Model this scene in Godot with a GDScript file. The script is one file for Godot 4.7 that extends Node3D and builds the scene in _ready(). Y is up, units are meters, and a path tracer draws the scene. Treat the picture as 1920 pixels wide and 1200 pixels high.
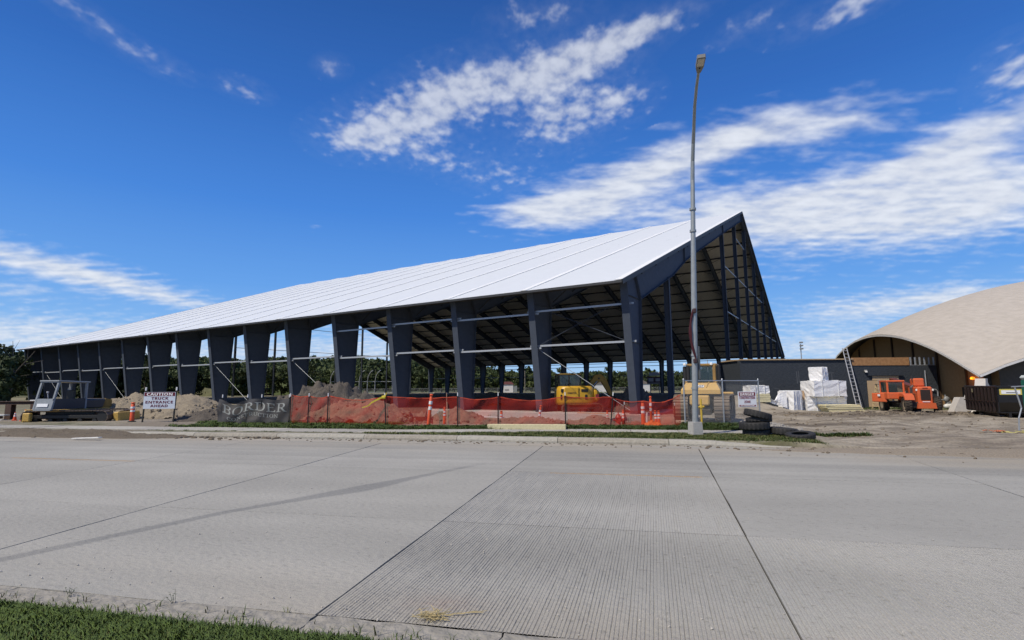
extends Node3D
# A steel-framed sports hall under construction, seen across a concrete street.

const SUN_TO := Vector3(-0.47, 0.82, 0.40)
const HE := 8.634        # eave height above the column feet
const HA := 27.66        # ridge height
const BAY := 6.858
const SPAN := 101.35
const LEAN := 0.1463
const SLOPE := 0.3664

var used := {}
var mats := {}
var texs := {}
var rng := RandomNumberGenerator.new()
var nz := FastNoiseLite.new()

class Geo:
	var st := SurfaceTool.new()
	var road_map := false
	var col = null
	func _init():
		st.begin(Mesh.PRIMITIVE_TRIANGLES)
		st.set_smooth_group(0xFFFFFFFF)
	func smooth(on: bool):
		st.set_smooth_group(1 if on else 0xFFFFFFFF)
	func v(p: Vector3):
		if road_map:
			st.set_uv(Vector2((0.977 * p.x + 0.213 * p.z + 26.0) / 40.0, (0.213 * p.x - 0.977 * p.z - 3.0) / 13.0)); st.set_uv2(Vector2(p.x, p.z) * 0.9)
		if col != null: st.set_color(col)
		st.add_vertex(p)
	# corners run counter-clockwise as seen from the front
	func tri(a: Vector3, b: Vector3, c: Vector3):
		v(a); v(c); v(b)
	func quad(a: Vector3, b: Vector3, c: Vector3, d: Vector3):
		tri(a, b, c); tri(a, c, d)
	func box(c: Vector3, s: Vector3, b := Basis()):
		var h := s * 0.5
		for k in 3:
			for sg in [-1.0, 1.0]:
				var n := Vector3.ZERO; n[k] = sg
				var t := Vector3.ZERO; t[(k + 1) % 3] = 1.0
				var w := n.cross(t)
				var o := n * h
				var th := t * h
				var wh := w * h
				quad(c + b * (o - th - wh), c + b * (o + th - wh), c + b * (o + th + wh), c + b * (o - th + wh))
	func bevel(c: Vector3, s: Vector3, r: float, b := Basis()):
		var h := s * 0.5
		r = min(r, min(h.x, min(h.y, h.z)) * 0.95)
		for k in 3:
			var i := (k + 1) % 3
			var j := (k + 2) % 3
			for sg in [-1.0, 1.0]:
				var p := []
				for q in [[-1, -1], [1, -1], [1, 1], [-1, 1]]:
					var e := Vector3.ZERO
					e[k] = sg * h[k]; e[i] = q[0] * (h[i] - r); e[j] = q[1] * (h[j] - r)
					p.append(c + b * e)
				if sg > 0: quad(p[0], p[1], p[2], p[3])
				else: quad(p[3], p[2], p[1], p[0])
			for si in [-1.0, 1.0]:
				for sj in [-1.0, 1.0]:
					var e0 := Vector3.ZERO; var e1 := Vector3.ZERO
					e0[i] = si * h[i]; e0[j] = sj * (h[j] - r); e1[i] = si * (h[i] - r); e1[j] = sj * h[j]
					var kk := Vector3.ZERO; kk[k] = h[k] - r
					if si * sj > 0: quad(c + b * (e0 - kk), c + b * (e1 - kk), c + b * (e1 + kk), c + b * (e0 + kk))
					else: quad(c + b * (e0 + kk), c + b * (e1 + kk), c + b * (e1 - kk), c + b * (e0 - kk))
		for sx in [-1.0, 1.0]:
			for sy in [-1.0, 1.0]:
				for sz in [-1.0, 1.0]:
					var px := c + b * Vector3(sx * h.x, sy * (h.y - r), sz * (h.z - r))
					var py := c + b * Vector3(sx * (h.x - r), sy * h.y, sz * (h.z - r))
					var pz := c + b * Vector3(sx * (h.x - r), sy * (h.y - r), sz * h.z)
					if sx * sy * sz > 0: tri(px, py, pz)
					else: tri(px, pz, py)
	func bar(a: Vector3, e: Vector3, w: float, h: float, up := Vector3.UP):
		var d := (e - a).normalized()
		var x := up.cross(d)
		if x.length() < 0.01: x = Vector3.RIGHT.cross(d)
		x = x.normalized()
		var y := d.cross(x)
		box((a + e) * 0.5, Vector3(w, h, a.distance_to(e)), Basis(x, y, d))
	func tube(a: Vector3, e: Vector3, r0: float, r1: float, n := 10, caps := true):
		var d := (e - a).normalized()
		var x := (Vector3.UP if abs(d.y) < 0.9 else Vector3.RIGHT).cross(d).normalized()
		var y := d.cross(x)
		for i in n:
			var t0 := TAU * i / n
			var t1 := TAU * (i + 1) / n
			if i == n - 1: t1 = 0.0
			var p0 := x * cos(t0) + y * sin(t0)
			var p1 := x * cos(t1) + y * sin(t1)
			smooth(true)
			quad(a + p0 * r0, a + p1 * r0, e + p1 * r1, e + p0 * r1)
			smooth(false)
			if caps:
				if r1 > 0.0: tri(e, e + p0 * r1, e + p1 * r1)
				if r0 > 0.0: tri(a, a + p1 * r0, a + p0 * r0)
	func pipe(pts: Array, r: float, n := 8):
		for i in pts.size() - 1:
			tube(pts[i], pts[i + 1], r, r, n, true)
	# a polygon (counter-clockwise in x, y) pushed out along z, then placed by xf
	func prism(poly: PackedVector2Array, z0: float, z1: float, xf := Transform3D()):
		if Geometry2D.is_polygon_clockwise(poly) == false:
			pass
		var area := 0.0
		for i in poly.size():
			var p := poly[i]; var q := poly[(i + 1) % poly.size()]
			area += p.x * q.y - q.x * p.y
		if area < 0.0: poly.reverse()
		var ids := Geometry2D.triangulate_polygon(poly)
		for i in range(0, ids.size(), 3):
			var a := poly[ids[i]]; var b := poly[ids[i + 1]]; var c := poly[ids[i + 2]]
			if (b - a).cross(c - a) < 0.0:
				var t := b; b = c; c = t
			tri(xf * Vector3(a.x, a.y, z1), xf * Vector3(b.x, b.y, z1), xf * Vector3(c.x, c.y, z1))
			tri(xf * Vector3(a.x, a.y, z0), xf * Vector3(c.x, c.y, z0), xf * Vector3(b.x, b.y, z0))
		for i in poly.size():
			var p := poly[i]; var q := poly[(i + 1) % poly.size()]
			quad(xf * Vector3(p.x, p.y, z0), xf * Vector3(q.x, q.y, z0), xf * Vector3(q.x, q.y, z1), xf * Vector3(p.x, p.y, z1))
	# (radius, height) pairs turned round the y axis of xf; profile runs upwards on the outside
	func lathe(prof: Array, n: int, xf := Transform3D(), closed := false):
		var m := prof.size()
		smooth(true)
		for i in n:
			var t0 := TAU * i / n
			var t1 := TAU * ((i + 1) % n) / n
			for j in (m if closed else m - 1):
				var p: Vector2 = prof[j]
				var q: Vector2 = prof[(j + 1) % m]
				quad(xf * Vector3(p.x * cos(t1), p.y, p.x * sin(t1)), xf * Vector3(p.x * cos(t0), p.y, p.x * sin(t0)), xf * Vector3(q.x * cos(t0), q.y, q.x * sin(t0)), xf * Vector3(q.x * cos(t1), q.y, q.x * sin(t1)))
		smooth(false)
	func grid(pts: Array, cols: int, sm := true):
		# pts row by row; rows go "up", columns go "right" as seen from the front
		smooth(sm)
		var rows := pts.size() / cols
		for j in rows - 1:
			for i in cols - 1:
				quad(pts[j * cols + i], pts[j * cols + i + 1], pts[(j + 1) * cols + i + 1], pts[(j + 1) * cols + i])
		smooth(false)
	func done() -> ArrayMesh:
		st.generate_normals()
		return st.commit()

func numbered(called: String) -> String:
	if not used.has(called):
		used[called] = 0
		return called
	used[called] += 1
	return "%s_%03d" % [called, used[called]]
func tag(o: Node, label: String, category: String, group := "", kind := ""):
	o.set_meta("label", label); o.set_meta("category", category)
	if group != "": o.set_meta("group", group)
	if kind != "": o.set_meta("kind", kind)
func thing(called: String, label: String, category: String, at := Vector3.ZERO, turn := 0.0, group := "", kind := "") -> Node3D:
	var o := Node3D.new()
	o.name = numbered(called)
	add_child(o)
	o.position = at; o.rotation.y = turn
	tag(o, label, category, group, kind)
	return o
func part(g, called: String, m: Material, parent: Node, kind := "") -> MeshInstance3D:
	var o := MeshInstance3D.new()
	o.name = called
	o.mesh = g.done() if g is Geo else g
	o.material_override = m
	parent.add_child(o, true)
	if kind != "": o.set_meta("kind", kind)
	return o
func solo(g, called: String, m: Material, label: String, category: String, at := Vector3.ZERO, turn := 0.0, group := "", kind := "") -> MeshInstance3D:
	var o := MeshInstance3D.new()
	o.name = numbered(called)
	o.mesh = g.done() if g is Geo else g
	o.material_override = m
	add_child(o)
	o.position = at; o.rotation.y = turn
	tag(o, label, category, group, kind)
	return o

# ---------- materials: base colours are linear, real-world values
func noise_tex(key: String, freq: float, oct: int, a: Color, b: Color, size := 512, seed := 1, power := 1.0, type := 0) -> ImageTexture:
	if texs.has(key): return texs[key]
	var n := FastNoiseLite.new()
	n.seed = seed; n.frequency = freq; n.fractal_octaves = oct
	n.noise_type = FastNoiseLite.TYPE_SIMPLEX_SMOOTH if type == 0 else FastNoiseLite.TYPE_CELLULAR
	var src := n.get_seamless_image(size, size)
	src.convert(Image.FORMAT_L8)
	var d := src.get_data()
	var lut := []
	for i in 256:
		var c := a.lerp(b, pow(i / 255.0, power)).linear_to_srgb()
		lut.append([int(clamp(c.r, 0, 1) * 255), int(clamp(c.g, 0, 1) * 255), int(clamp(c.b, 0, 1) * 255)])
	var o := PackedByteArray(); o.resize(size * size * 3)
	for i in size * size:
		var c: Array = lut[d[i]]
		o[i * 3] = c[0]; o[i * 3 + 1] = c[1]; o[i * 3 + 2] = c[2]
	var t := ImageTexture.create_from_image(Image.create_from_data(size, size, false, Image.FORMAT_RGB8, o))
	texs[key] = t
	return t
func bump_tex(key: String, freq: float, oct: int, strength: float, seed := 3) -> ImageTexture:
	if texs.has(key): return texs[key]
	var n := FastNoiseLite.new()
	n.seed = seed; n.frequency = freq; n.fractal_octaves = oct
	var src := n.get_seamless_image(512, 512)
	src.convert(Image.FORMAT_RGB8)
	src.bump_map_to_normal_map(strength)
	var t := ImageTexture.create_from_image(src)
	texs[key] = t
	return t
func lin(r: float, g: float, b: float) -> Color:
	return Color(r, g, b)
# a plain-coloured material with dust and wear in patches
func mat(key: String, c: Color, rough := 0.7, metal := 0.0, wear := 0.25, scale := 0.6) -> StandardMaterial3D:
	if mats.has(key): return mats[key]
	var m := StandardMaterial3D.new()
	m.resource_name = key
	m.albedo_color = c.linear_to_srgb()
	m.roughness = rough; m.metallic = metal
	if wear > 0.0:
		var k := 1.0 - wear
		m.albedo_texture = noise_tex("wear%d" % int(wear * 100), 0.012, 5, Color(k, k, k), Color(1, 1, 1), 512, 7)
		m.uv1_triplanar = true; m.uv1_world_triplanar = true
		m.uv1_scale = Vector3.ONE * scale
	mats[key] = m
	return m
func toned(key: String, a: Color, b: Color, rough: float, scale: float, freq := 0.02, oct := 5, bump := 0.0, power := 1.0) -> StandardMaterial3D:
	if mats.has(key): return mats[key]
	var m := StandardMaterial3D.new()
	m.resource_name = key
	m.albedo_texture = noise_tex("tone_" + key, freq, oct, a, b, 512, key.hash() % 1000, power)
	m.roughness = rough
	m.uv1_triplanar = true; m.uv1_world_triplanar = true
	m.uv1_scale = Vector3.ONE * scale
	if bump > 0.0:
		m.normal_enabled = true
		m.normal_texture = bump_tex("bump_%s" % key, freq * 1.5, 5, 12.0)
		m.normal_scale = bump
	mats[key] = m
	return m
func glass(key: String, c: Color, alpha: float) -> StandardMaterial3D:
	if mats.has(key): return mats[key]
	var m := StandardMaterial3D.new()
	m.albedo_color = Color(c.linear_to_srgb(), alpha)
	m.transparency = BaseMaterial3D.TRANSPARENCY_ALPHA
	m.roughness = 0.04
	mats[key] = m
	return m
func font(serif := false, weight := 700) -> SystemFont:
	var f := SystemFont.new()
	f.font_names = PackedStringArray(["Droid Serif" if serif else "Droid Sans"])
	f.font_weight = weight
	return f
# lettering, its centre at `at`, stretched to w x h, facing +z of its parent turned by `basis`
func text(s: String, w: float, h: float, m: Material, parent: Node, at: Vector3, basis := Basis(), serif := false, weight := 700) -> MeshInstance3D:
	var t := TextMesh.new()
	t.text = s; t.font = font(serif, weight); t.font_size = 64; t.pixel_size = 0.01; t.depth = 0.02
	t.curve_step = 4.0
	var bb := t.get_aabb()
	var o := MeshInstance3D.new()
	o.name = "lettering"
	o.mesh = t; o.material_override = m
	parent.add_child(o, true)
	var sx: float = w / max(bb.size.x, 0.001)
	var sy: float = h / max(bb.size.y, 0.001)
	var c := bb.get_center()
	var b := basis * Basis.from_scale(Vector3(sx, sy, 0.5))
	o.transform = Transform3D(b, at - b * Vector3(c.x, c.y, 0))
	return o

# ---------- ground: u runs along the street, v across it, away from the camera
func uvp(u: float, v: float, y := 0.0) -> Vector3:
	return Vector3(0.977 * u + 0.213 * v, y, 0.213 * u - 0.977 * v)
func to_u(x: float, z: float) -> float: return 0.977 * x + 0.213 * z
func to_v(x: float, z: float) -> float: return 0.213 * x - 0.977 * z
func kerb_v(u: float) -> float:
	return 15.5 - 0.9 * (1.0 - exp(-pow((u + 8.0) / 14.0, 2.0)))
func ss(a: float, b: float, x: float) -> float: return smoothstep(a, b, x)
# along the hall's long wall (a) and across it (b)
func hall_a(x: float, z: float) -> float: return -(x - 7.7317) * 0.8499 - (z + 34.279) * 0.5270
func hall_b(x: float, z: float) -> float: return (x - 7.7317) * 0.5270 - (z + 34.279) * 0.8499
func H(x: float, z: float) -> float:
	var u := to_u(x, z)
	var v := to_v(x, z)
	if v < 15.2:
		return lerp(0.03, -0.16, ss(3.12, 3.3, v)) if v < 3.4 else -0.16
	var drive := ss(4.0, 6.0, u)
	var left := 1.0 - ss(-20.0, -14.0, u)
	var top: float = lerp(0.13, 0.02, drive)
	var y: float = lerp(-0.16, top, ss(kerb_v(u) - 0.15, kerb_v(u) + 0.25, v))
	if drive > 0.5: y = lerp(-0.16, top, ss(kerb_v(u) - 0.12, kerb_v(u) + 0.1, v))
	var low: float = lerp(-0.3, 0.0, left)
	y = lerp(y, low, ss(lerp(20.0, 17.5, drive), lerp(26.0, 27.0, drive), v) if left < 0.5 else ss(22.0, 40.0, v))
	var a := hall_a(x, z)
	var b := hall_b(x, z)
	# trench dug in front of the foundation
	var tr := ss(20.4, 21.6, v) * ss(-8.5, -5.0, b) * (1.0 - ss(-0.6, -0.2, b)) * ss(-5.0, -1.0, a) * (1.0 - ss(22.0, 27.0, a))
	y = lerp(y, -0.82, tr)
	# floor of the hall
	var fl := ss(-0.3, 0.0, b) * ss(-0.6, 0.3, a)
	y = lerp(y, -0.32, fl)
	# bank by the dark annexe, heaps of churned mud by the loader
	y += 1.15 * exp(-pow((x - 16.6) / 2.6, 2.0) - pow((z + 40.2) / 2.6, 2.0))
	var site := ss(20.5, 23.0, v) if drive < 0.5 else ss(14.5, 17.0, v)
	var nearby := 1.0 - ss(40.0, 60.0, Vector2(x - 5.0, z + 30.0).length())
	if site > 0.0 and nearby > 0.0:
		var rough := 0.07 + 0.16 * exp(-pow((x - 26.0) / 5.0, 2.0) - pow((z + 35.0) / 2.2, 2.0)) + 0.14 * tr
		rough *= 1.0 - 0.6 * fl
		nz.frequency = 0.55
		y += site * nearby * rough * (nz.get_noise_2d(x * 1.2, z * 1.2) + 0.5 * nz.get_noise_2d(x * 4.0 + 90.0, z * 4.0))
		# wheel ruts curving in from the street
		if drive > 0.3:
			var w := x + 0.55 * z + 0.012 * (z + 20.0) * (z + 20.0)
			y -= 0.035 * site * drive * pow(0.5 + 0.5 * sin(w * 2.6 + 1.5 * nz.get_noise_2d(x * 0.3, z * 0.3)), 4.0)
	return y

# ---------- sky
const CLOUDS := [ # azimuth, elevation, half-lengths, tilt (degrees), strength, 0 puffs / 1 sheets
	[-13.0, 26.6, 5.5, 2.3, 12, 1.0, 0], [-7.5, 29.8, 5.0, 2.6, 20, 0.95, 0], [2.0, 31.6, 6.0, 2.4, 12, 1.0, 0], [10.0, 33.4, 4.8, 1.8, 14, 0.95, 0],
	[17.0, 35.2, 4.0, 1.0, 12, 0.9, 0], [5.5, 27.6, 4.6, 2.5, 10, 0.95, 0], [12.5, 29.0, 3.0, 1.6, 5, 0.7, 0], [-17.0, 25.0, 3.0, 1.2, 0, 0.75, 0], [3.5, 37.0, 4.0, 1.2, 5, 0.6, 0],
	[-9.0, 24.0, 3.0, 1.2, 0, 0.5, 0], [-2.0, 22.5, 5.0, 1.8, -8, 0.55, 0],
	[3.0, 19.0, 4.5, 1.4, 4, 0.95, 1], [10.0, 20.6, 6.5, 2.2, 12, 1.0, 1], [18.0, 22.4, 6.0, 2.4, 14, 0.95, 1], [25.0, 24.0, 5.0, 1.6, 6, 0.9, 1], [32.5, 23.4, 5.5, 1.8, -4, 0.85, 1],
	[7.0, 18.2, 7.0, 1.6, 2, 0.9, 1], [27.0, 16.0, 8.0, 2.6, 4, 1.1, 1], [35.0, 15.5, 8.0, 3.0, 2, 1.15, 1], [42.0, 14.5, 7.0, 3.0, 0, 1.15, 1], [40.0, 18.5, 6.0, 1.5, 8, 0.95, 1],
	[44.0, 20.5, 5.0, 1.3, 10, 0.8, 1], [20.0, 17.5, 7.0, 1.8, 8, 0.8, 1],
	[-44.0, 10.4, 6.0, 1.1, -6, 0.95, 1], [-38.0, 9.3, 5.0, 1.0, -8, 0.95, 1], [-32.0, 8.0, 4.5, 0.7, -9, 0.9, 1], [-44.0, 7.8, 3.0, 0.5, 0, 0.7, 1],
	[-42.0, 4.6, 9.0, 1.6, 0, 0.95, 1], [-30.0, 3.2, 12.0, 1.5, 0, 0.7, 1], [-14.0, 4.0, 10.0, 2.4, 0, 0.75, 1],
	[34.0, 6.8, 7.0, 1.3, 2, 0.95, 1], [40.5, 7.2, 4.0, 0.9, 0, 0.8, 1], [31.0, 3.6, 9.0, 1.5, 0, 0.95, 1], [27.0, 10.4, 2.5, 0.5, 0, 0.4, 1],
	[-36.0, 28.2, 2.6, 0.8, -12, 0.55, 0], [-28.2, 27.8, 1.9, 0.8, -6, 0.6, 0], [-19.9, 31.2, 1.3, 0.8, 10, 0.65, 0], [-41.5, 30.0, 2.6, 0.8, -20, 0.5, 0],
	[34.5, 32.2, 4.5, 1.0, 6, 0.8, 0], [45.5, 23.4, 2.2, 2.0, 40, 0.85, 0], [25.5, 33.2, 2.6, 0.8, 15, 0.6, 0], [-21.0, 15.8, 0.8, 0.2, 5, 0.5, 1]]
const SKY_RAMP := [[0.0, 0.44, 0.65, 0.90], [5.0, 0.26, 0.51, 0.88], [10.0, 0.14, 0.375, 0.83], [18.0, 0.066, 0.25, 0.72], [28.0, 0.033, 0.155, 0.53], [40.0, 0.019, 0.095, 0.36], [60.0, 0.013, 0.065, 0.26], [90.0, 0.010, 0.05, 0.21]]
var cover := []
func sky_base(el: float) -> Vector3:
	var i := 0
	while i < SKY_RAMP.size() - 2 and el > SKY_RAMP[i + 1][0]: i += 1
	var t: float = clamp((el - SKY_RAMP[i][0]) / (SKY_RAMP[i + 1][0] - SKY_RAMP[i][0]), 0.0, 1.0)
	return Vector3(lerp(SKY_RAMP[i][1], SKY_RAMP[i + 1][1], t), lerp(SKY_RAMP[i][2], SKY_RAMP[i + 1][2], t), lerp(SKY_RAMP[i][3], SKY_RAMP[i + 1][3], t))
var n1 := FastNoiseLite.new()
var n2 := FastNoiseLite.new()
var cells := FastNoiseLite.new()
func cloud(base: Vector3, puff: float, sheet: float, dx: float, dz: float) -> Vector3:
	var d := 0.0
	var lum := 0.86
	if puff > 0.05:
		var wx := n2.get_noise_2d(dx * 9.0, dz * 9.0) * 0.022
		var wz := n2.get_noise_2d(dx * 9.0 + 50.0, dz * 9.0) * 0.022
		var p := -cells.get_noise_2d((dx + wx) * 15.0, (dz + wz) * 13.0) - 0.35
		var soft := n2.get_noise_2d(dx * 22.0, dz * 18.0)
		d = smoothstep(0.34, 1.2, min(puff, 1.1) * 0.82 + p * 0.55 + soft * 0.30) * 0.70
		d = max(d, min(puff, 1.0) * 0.12 * (0.8 + 1.2 * soft))
		lum = 0.74 + 0.16 * p + 0.10 * soft
	if sheet > 0.05:
		var q := n2.get_noise_2d(dx * 6.0 + 31.0, dz * 9.0) * 0.8
		var wisp := n1.get_noise_2d((dx + dz * 0.35) * 3.2 - 12.0, dz * 8.5)
		var ds := smoothstep(0.05, 1.2, min(sheet, 1.35) * 0.76 + q * 0.42 + wisp * 0.36) * 0.9
		if ds > d:
			d = ds
			lum = 0.82 + 0.14 * q + 0.08 * wisp
	if d < 0.001: return base
	return base.lerp(Vector3(lum * 0.94, lum * 0.975, min(1.0, lum * 1.04)), d)
func build_sky() -> Texture2D:
	n1.seed = 11; n1.frequency = 1.0; n1.fractal_octaves = 4; n1.fractal_gain = 0.55
	cells.seed = 3; cells.noise_type = FastNoiseLite.TYPE_CELLULAR; cells.frequency = 1.0; cells.fractal_type = FastNoiseLite.FRACTAL_NONE; cells.cellular_return_type = FastNoiseLite.RETURN_DISTANCE; cells.cellular_jitter = 0.9
	n2.seed = 29; n2.frequency = 1.0; n2.fractal_octaves = 5; n2.fractal_gain = 0.58
	var n3 := FastNoiseLite.new(); n3.seed = 5; n3.frequency = 1.0; n3.fractal_octaves = 3
	var w := 4096
	var img := Image.create(w, 2048, false, Image.FORMAT_RGB8)
	img.fill_rect(Rect2i(0, 1024, w, 1024), Color8(120, 120, 120))
	var gam := PackedByteArray(); gam.resize(1025)
	for i in 1025: gam[i] = int(255.0 * pow(i / 1024.0, 0.4545) + 0.5)
	# the same kinds of cloud go on all round: a coarser pass for what lies outside the view
	var cw := 512
	var ch := 128
	var data := PackedByteArray(); data.resize(cw * ch * 3)
	for y in ch:
		var el := 90.0 - (y + 0.5) / ch * 90.0
		var base := sky_base(el)
		var ce := cos(deg_to_rad(el))
		var pk := 1.0 / (sin(deg_to_rad(el)) + 0.10)
		for x in cw:
			var a := deg_to_rad((x + 0.5) / cw * 360.0 - 180.0)
			var dx := sin(a) * ce * pk
			var dz := cos(a) * ce * pk
			var puff: float = max(0.0, n3.get_noise_2d(dx * 0.55 + 40.0, dz * 0.55) * 1.6)
			var sheet: float = max(0.0, n3.get_noise_2d(dx * 0.4 - 70.0, dz * 0.5 + 9.0) * 2.0)
			var c := cloud(base, puff, sheet, dx, dz)
			var o := (y * cw + x) * 3
			data[o] = gam[int(clampf(c.x, 0, 1) * 1024.0)]; data[o + 1] = gam[int(clampf(c.y, 0, 1) * 1024.0)]; data[o + 2] = gam[int(clampf(c.z, 0, 1) * 1024.0)]
	var coarse := Image.create_from_data(cw, ch, false, Image.FORMAT_RGB8, data)
	coarse.resize(w, 1024, Image.INTERPOLATE_CUBIC)
	img.blit_rect(coarse, Rect2i(0, 0, w, 1024), Vector2i.ZERO)
	# the sky in view, azimuth -54..54, elevation 0..44, every pixel
	var gx := 217
	var gy := 89
	var cp := PackedFloat32Array(); cp.resize(gx * gy)
	var cs := PackedFloat32Array(); cs.resize(gx * gy)
	for j in gy:
		var el := j * 0.5
		var ce := cos(deg_to_rad(el))
		for i in gx:
			var az := -54.0 + i * 0.5
			var puff := 0.0
			var sheet := 0.0
			for c in CLOUDS:
				var qx: float = (az - c[0]) * ce
				var qy: float = el - c[1]
				if abs(qx) > c[2] * 2.3 or abs(qy) > 2.3 * (c[3] + 0.4 * c[2]): continue
				var ti := deg_to_rad(c[4])
				var lx: float = (qx * cos(ti) + qy * sin(ti)) / c[2]
				var ly: float = (-qx * sin(ti) + qy * cos(ti)) / c[3]
				var g: float = exp(-(lx * lx + ly * ly)) * c[5]
				if c[6] == 0: puff += g
				else: sheet += g
			cp[j * gx + i] = puff; cs[j * gx + i] = sheet
	var fx0 := int((180.0 - 53.5) / 360.0 * w)
	var fx1 := int((180.0 + 53.5) / 360.0 * w)
	var fy0 := int((90.0 - 43.5) / 180.0 * 2048)
	var fw := fx1 - fx0
	var fh := 1024 - fy0
	var fd := PackedByteArray(); fd.resize(fw * fh * 3)
	var out := img.get_data()
	for y in fh:
		var el := 90.0 - (fy0 + y + 0.5) / 2048.0 * 180.0
		var base := sky_base(el)
		var ce := cos(deg_to_rad(el))
		var pk := 1.0 / (sin(deg_to_rad(el)) + 0.10)
		var jf := el * 2.0
		var j := int(jf)
		jf -= j
		var edge_y := smoothstep(43.5, 40.0, el)
		for x in fw:
			var az := (fx0 + x + 0.5) / w * 360.0 - 180.0
			var f := (az + 54.0) * 2.0
			var i := int(f)
			f -= i
			var k := j * gx + i
			var puff: float = lerp(lerp(cp[k], cp[k + 1], f), lerp(cp[k + gx], cp[k + gx + 1], f), jf)
			var sheet: float = lerp(lerp(cs[k], cs[k + 1], f), lerp(cs[k + gx], cs[k + gx + 1], f), jf)
			var c := base
			if puff > 0.05 or sheet > 0.05:
				var a := deg_to_rad(az)
				c = cloud(base, puff, sheet, sin(a) * ce * pk, cos(a) * ce * pk)
			var o := (y * fw + x) * 3
			var r0 := gam[int(clampf(c.x, 0, 1) * 1024.0)]; var r1 := gam[int(clampf(c.y, 0, 1) * 1024.0)]; var r2 := gam[int(clampf(c.z, 0, 1) * 1024.0)]
			var e: float = edge_y * smoothstep(53.5, 49.0, abs(az))
			if e < 1.0:
				var q := ((fy0 + y) * w + fx0 + x) * 3
				r0 = int(lerp(float(out[q]), float(r0), e)); r1 = int(lerp(float(out[q + 1]), float(r1), e)); r2 = int(lerp(float(out[q + 2]), float(r2), e))
			fd[o] = r0; fd[o + 1] = r1; fd[o + 2] = r2
	img.blit_rect(Image.create_from_data(fw, fh, false, Image.FORMAT_RGB8, fd), Rect2i(0, 0, fw, fh), Vector2i(fx0, fy0))
	# a panorama's left edge lies straight ahead (-z)
	var turned := Image.create(w, 2048, false, Image.FORMAT_RGB8)
	turned.blit_rect(img, Rect2i(w / 2, 0, w / 2, 2048), Vector2i.ZERO)
	turned.blit_rect(img, Rect2i(0, 0, w / 2, 2048), Vector2i(w / 2, 0))
	return ImageTexture.create_from_image(turned)

func _ready():
	rng.seed = 20240611
	nz.seed = 4; nz.fractal_octaves = 3
	var cam := Camera3D.new()
	cam.name = "camera"
	add_child(cam)
	cam.position = Vector3(0, 1.6, 0)
	cam.rotation = Vector3(deg_to_rad(7.152), 0, deg_to_rad(-0.369))
	cam.fov = 62.087; cam.near = 0.05; cam.far = 3000.0
	cam.current = true
	var env := Environment.new()
	env.background_mode = Environment.BG_SKY
	var sky := Sky.new()
	var sm := PanoramaSkyMaterial.new()
	sm.panorama = build_sky()
	sky.sky_material = sm
	env.sky = sky
	env.tonemap_mode = Environment.TONE_MAPPER_LINEAR
	env.tonemap_exposure = 1.0
	env.sdfgi_enabled = true; env.ssao_enabled = true; env.ssil_enabled = true
	var we := WorldEnvironment.new()
	we.name = "world_environment"
	we.environment = env
	add_child(we)
	var sun := DirectionalLight3D.new()
	sun.name = "sun"
	add_child(sun)
	sun.look_at_from_position(SUN_TO * 100.0, Vector3.ZERO, Vector3.UP)
	sun.light_energy = 1.25
	sun.light_color = Color(1.0, 0.955, 0.88)
	sun.light_angular_distance = 0.53
	sun.shadow_enabled = true
	build_ground()
	build_street()
	build_arena()
	build_annexe()
	build_dome()
	build_background()
	build_street_things()
	build_fences()
	build_site_things()
	build_machines()
	build_grass()

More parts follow.
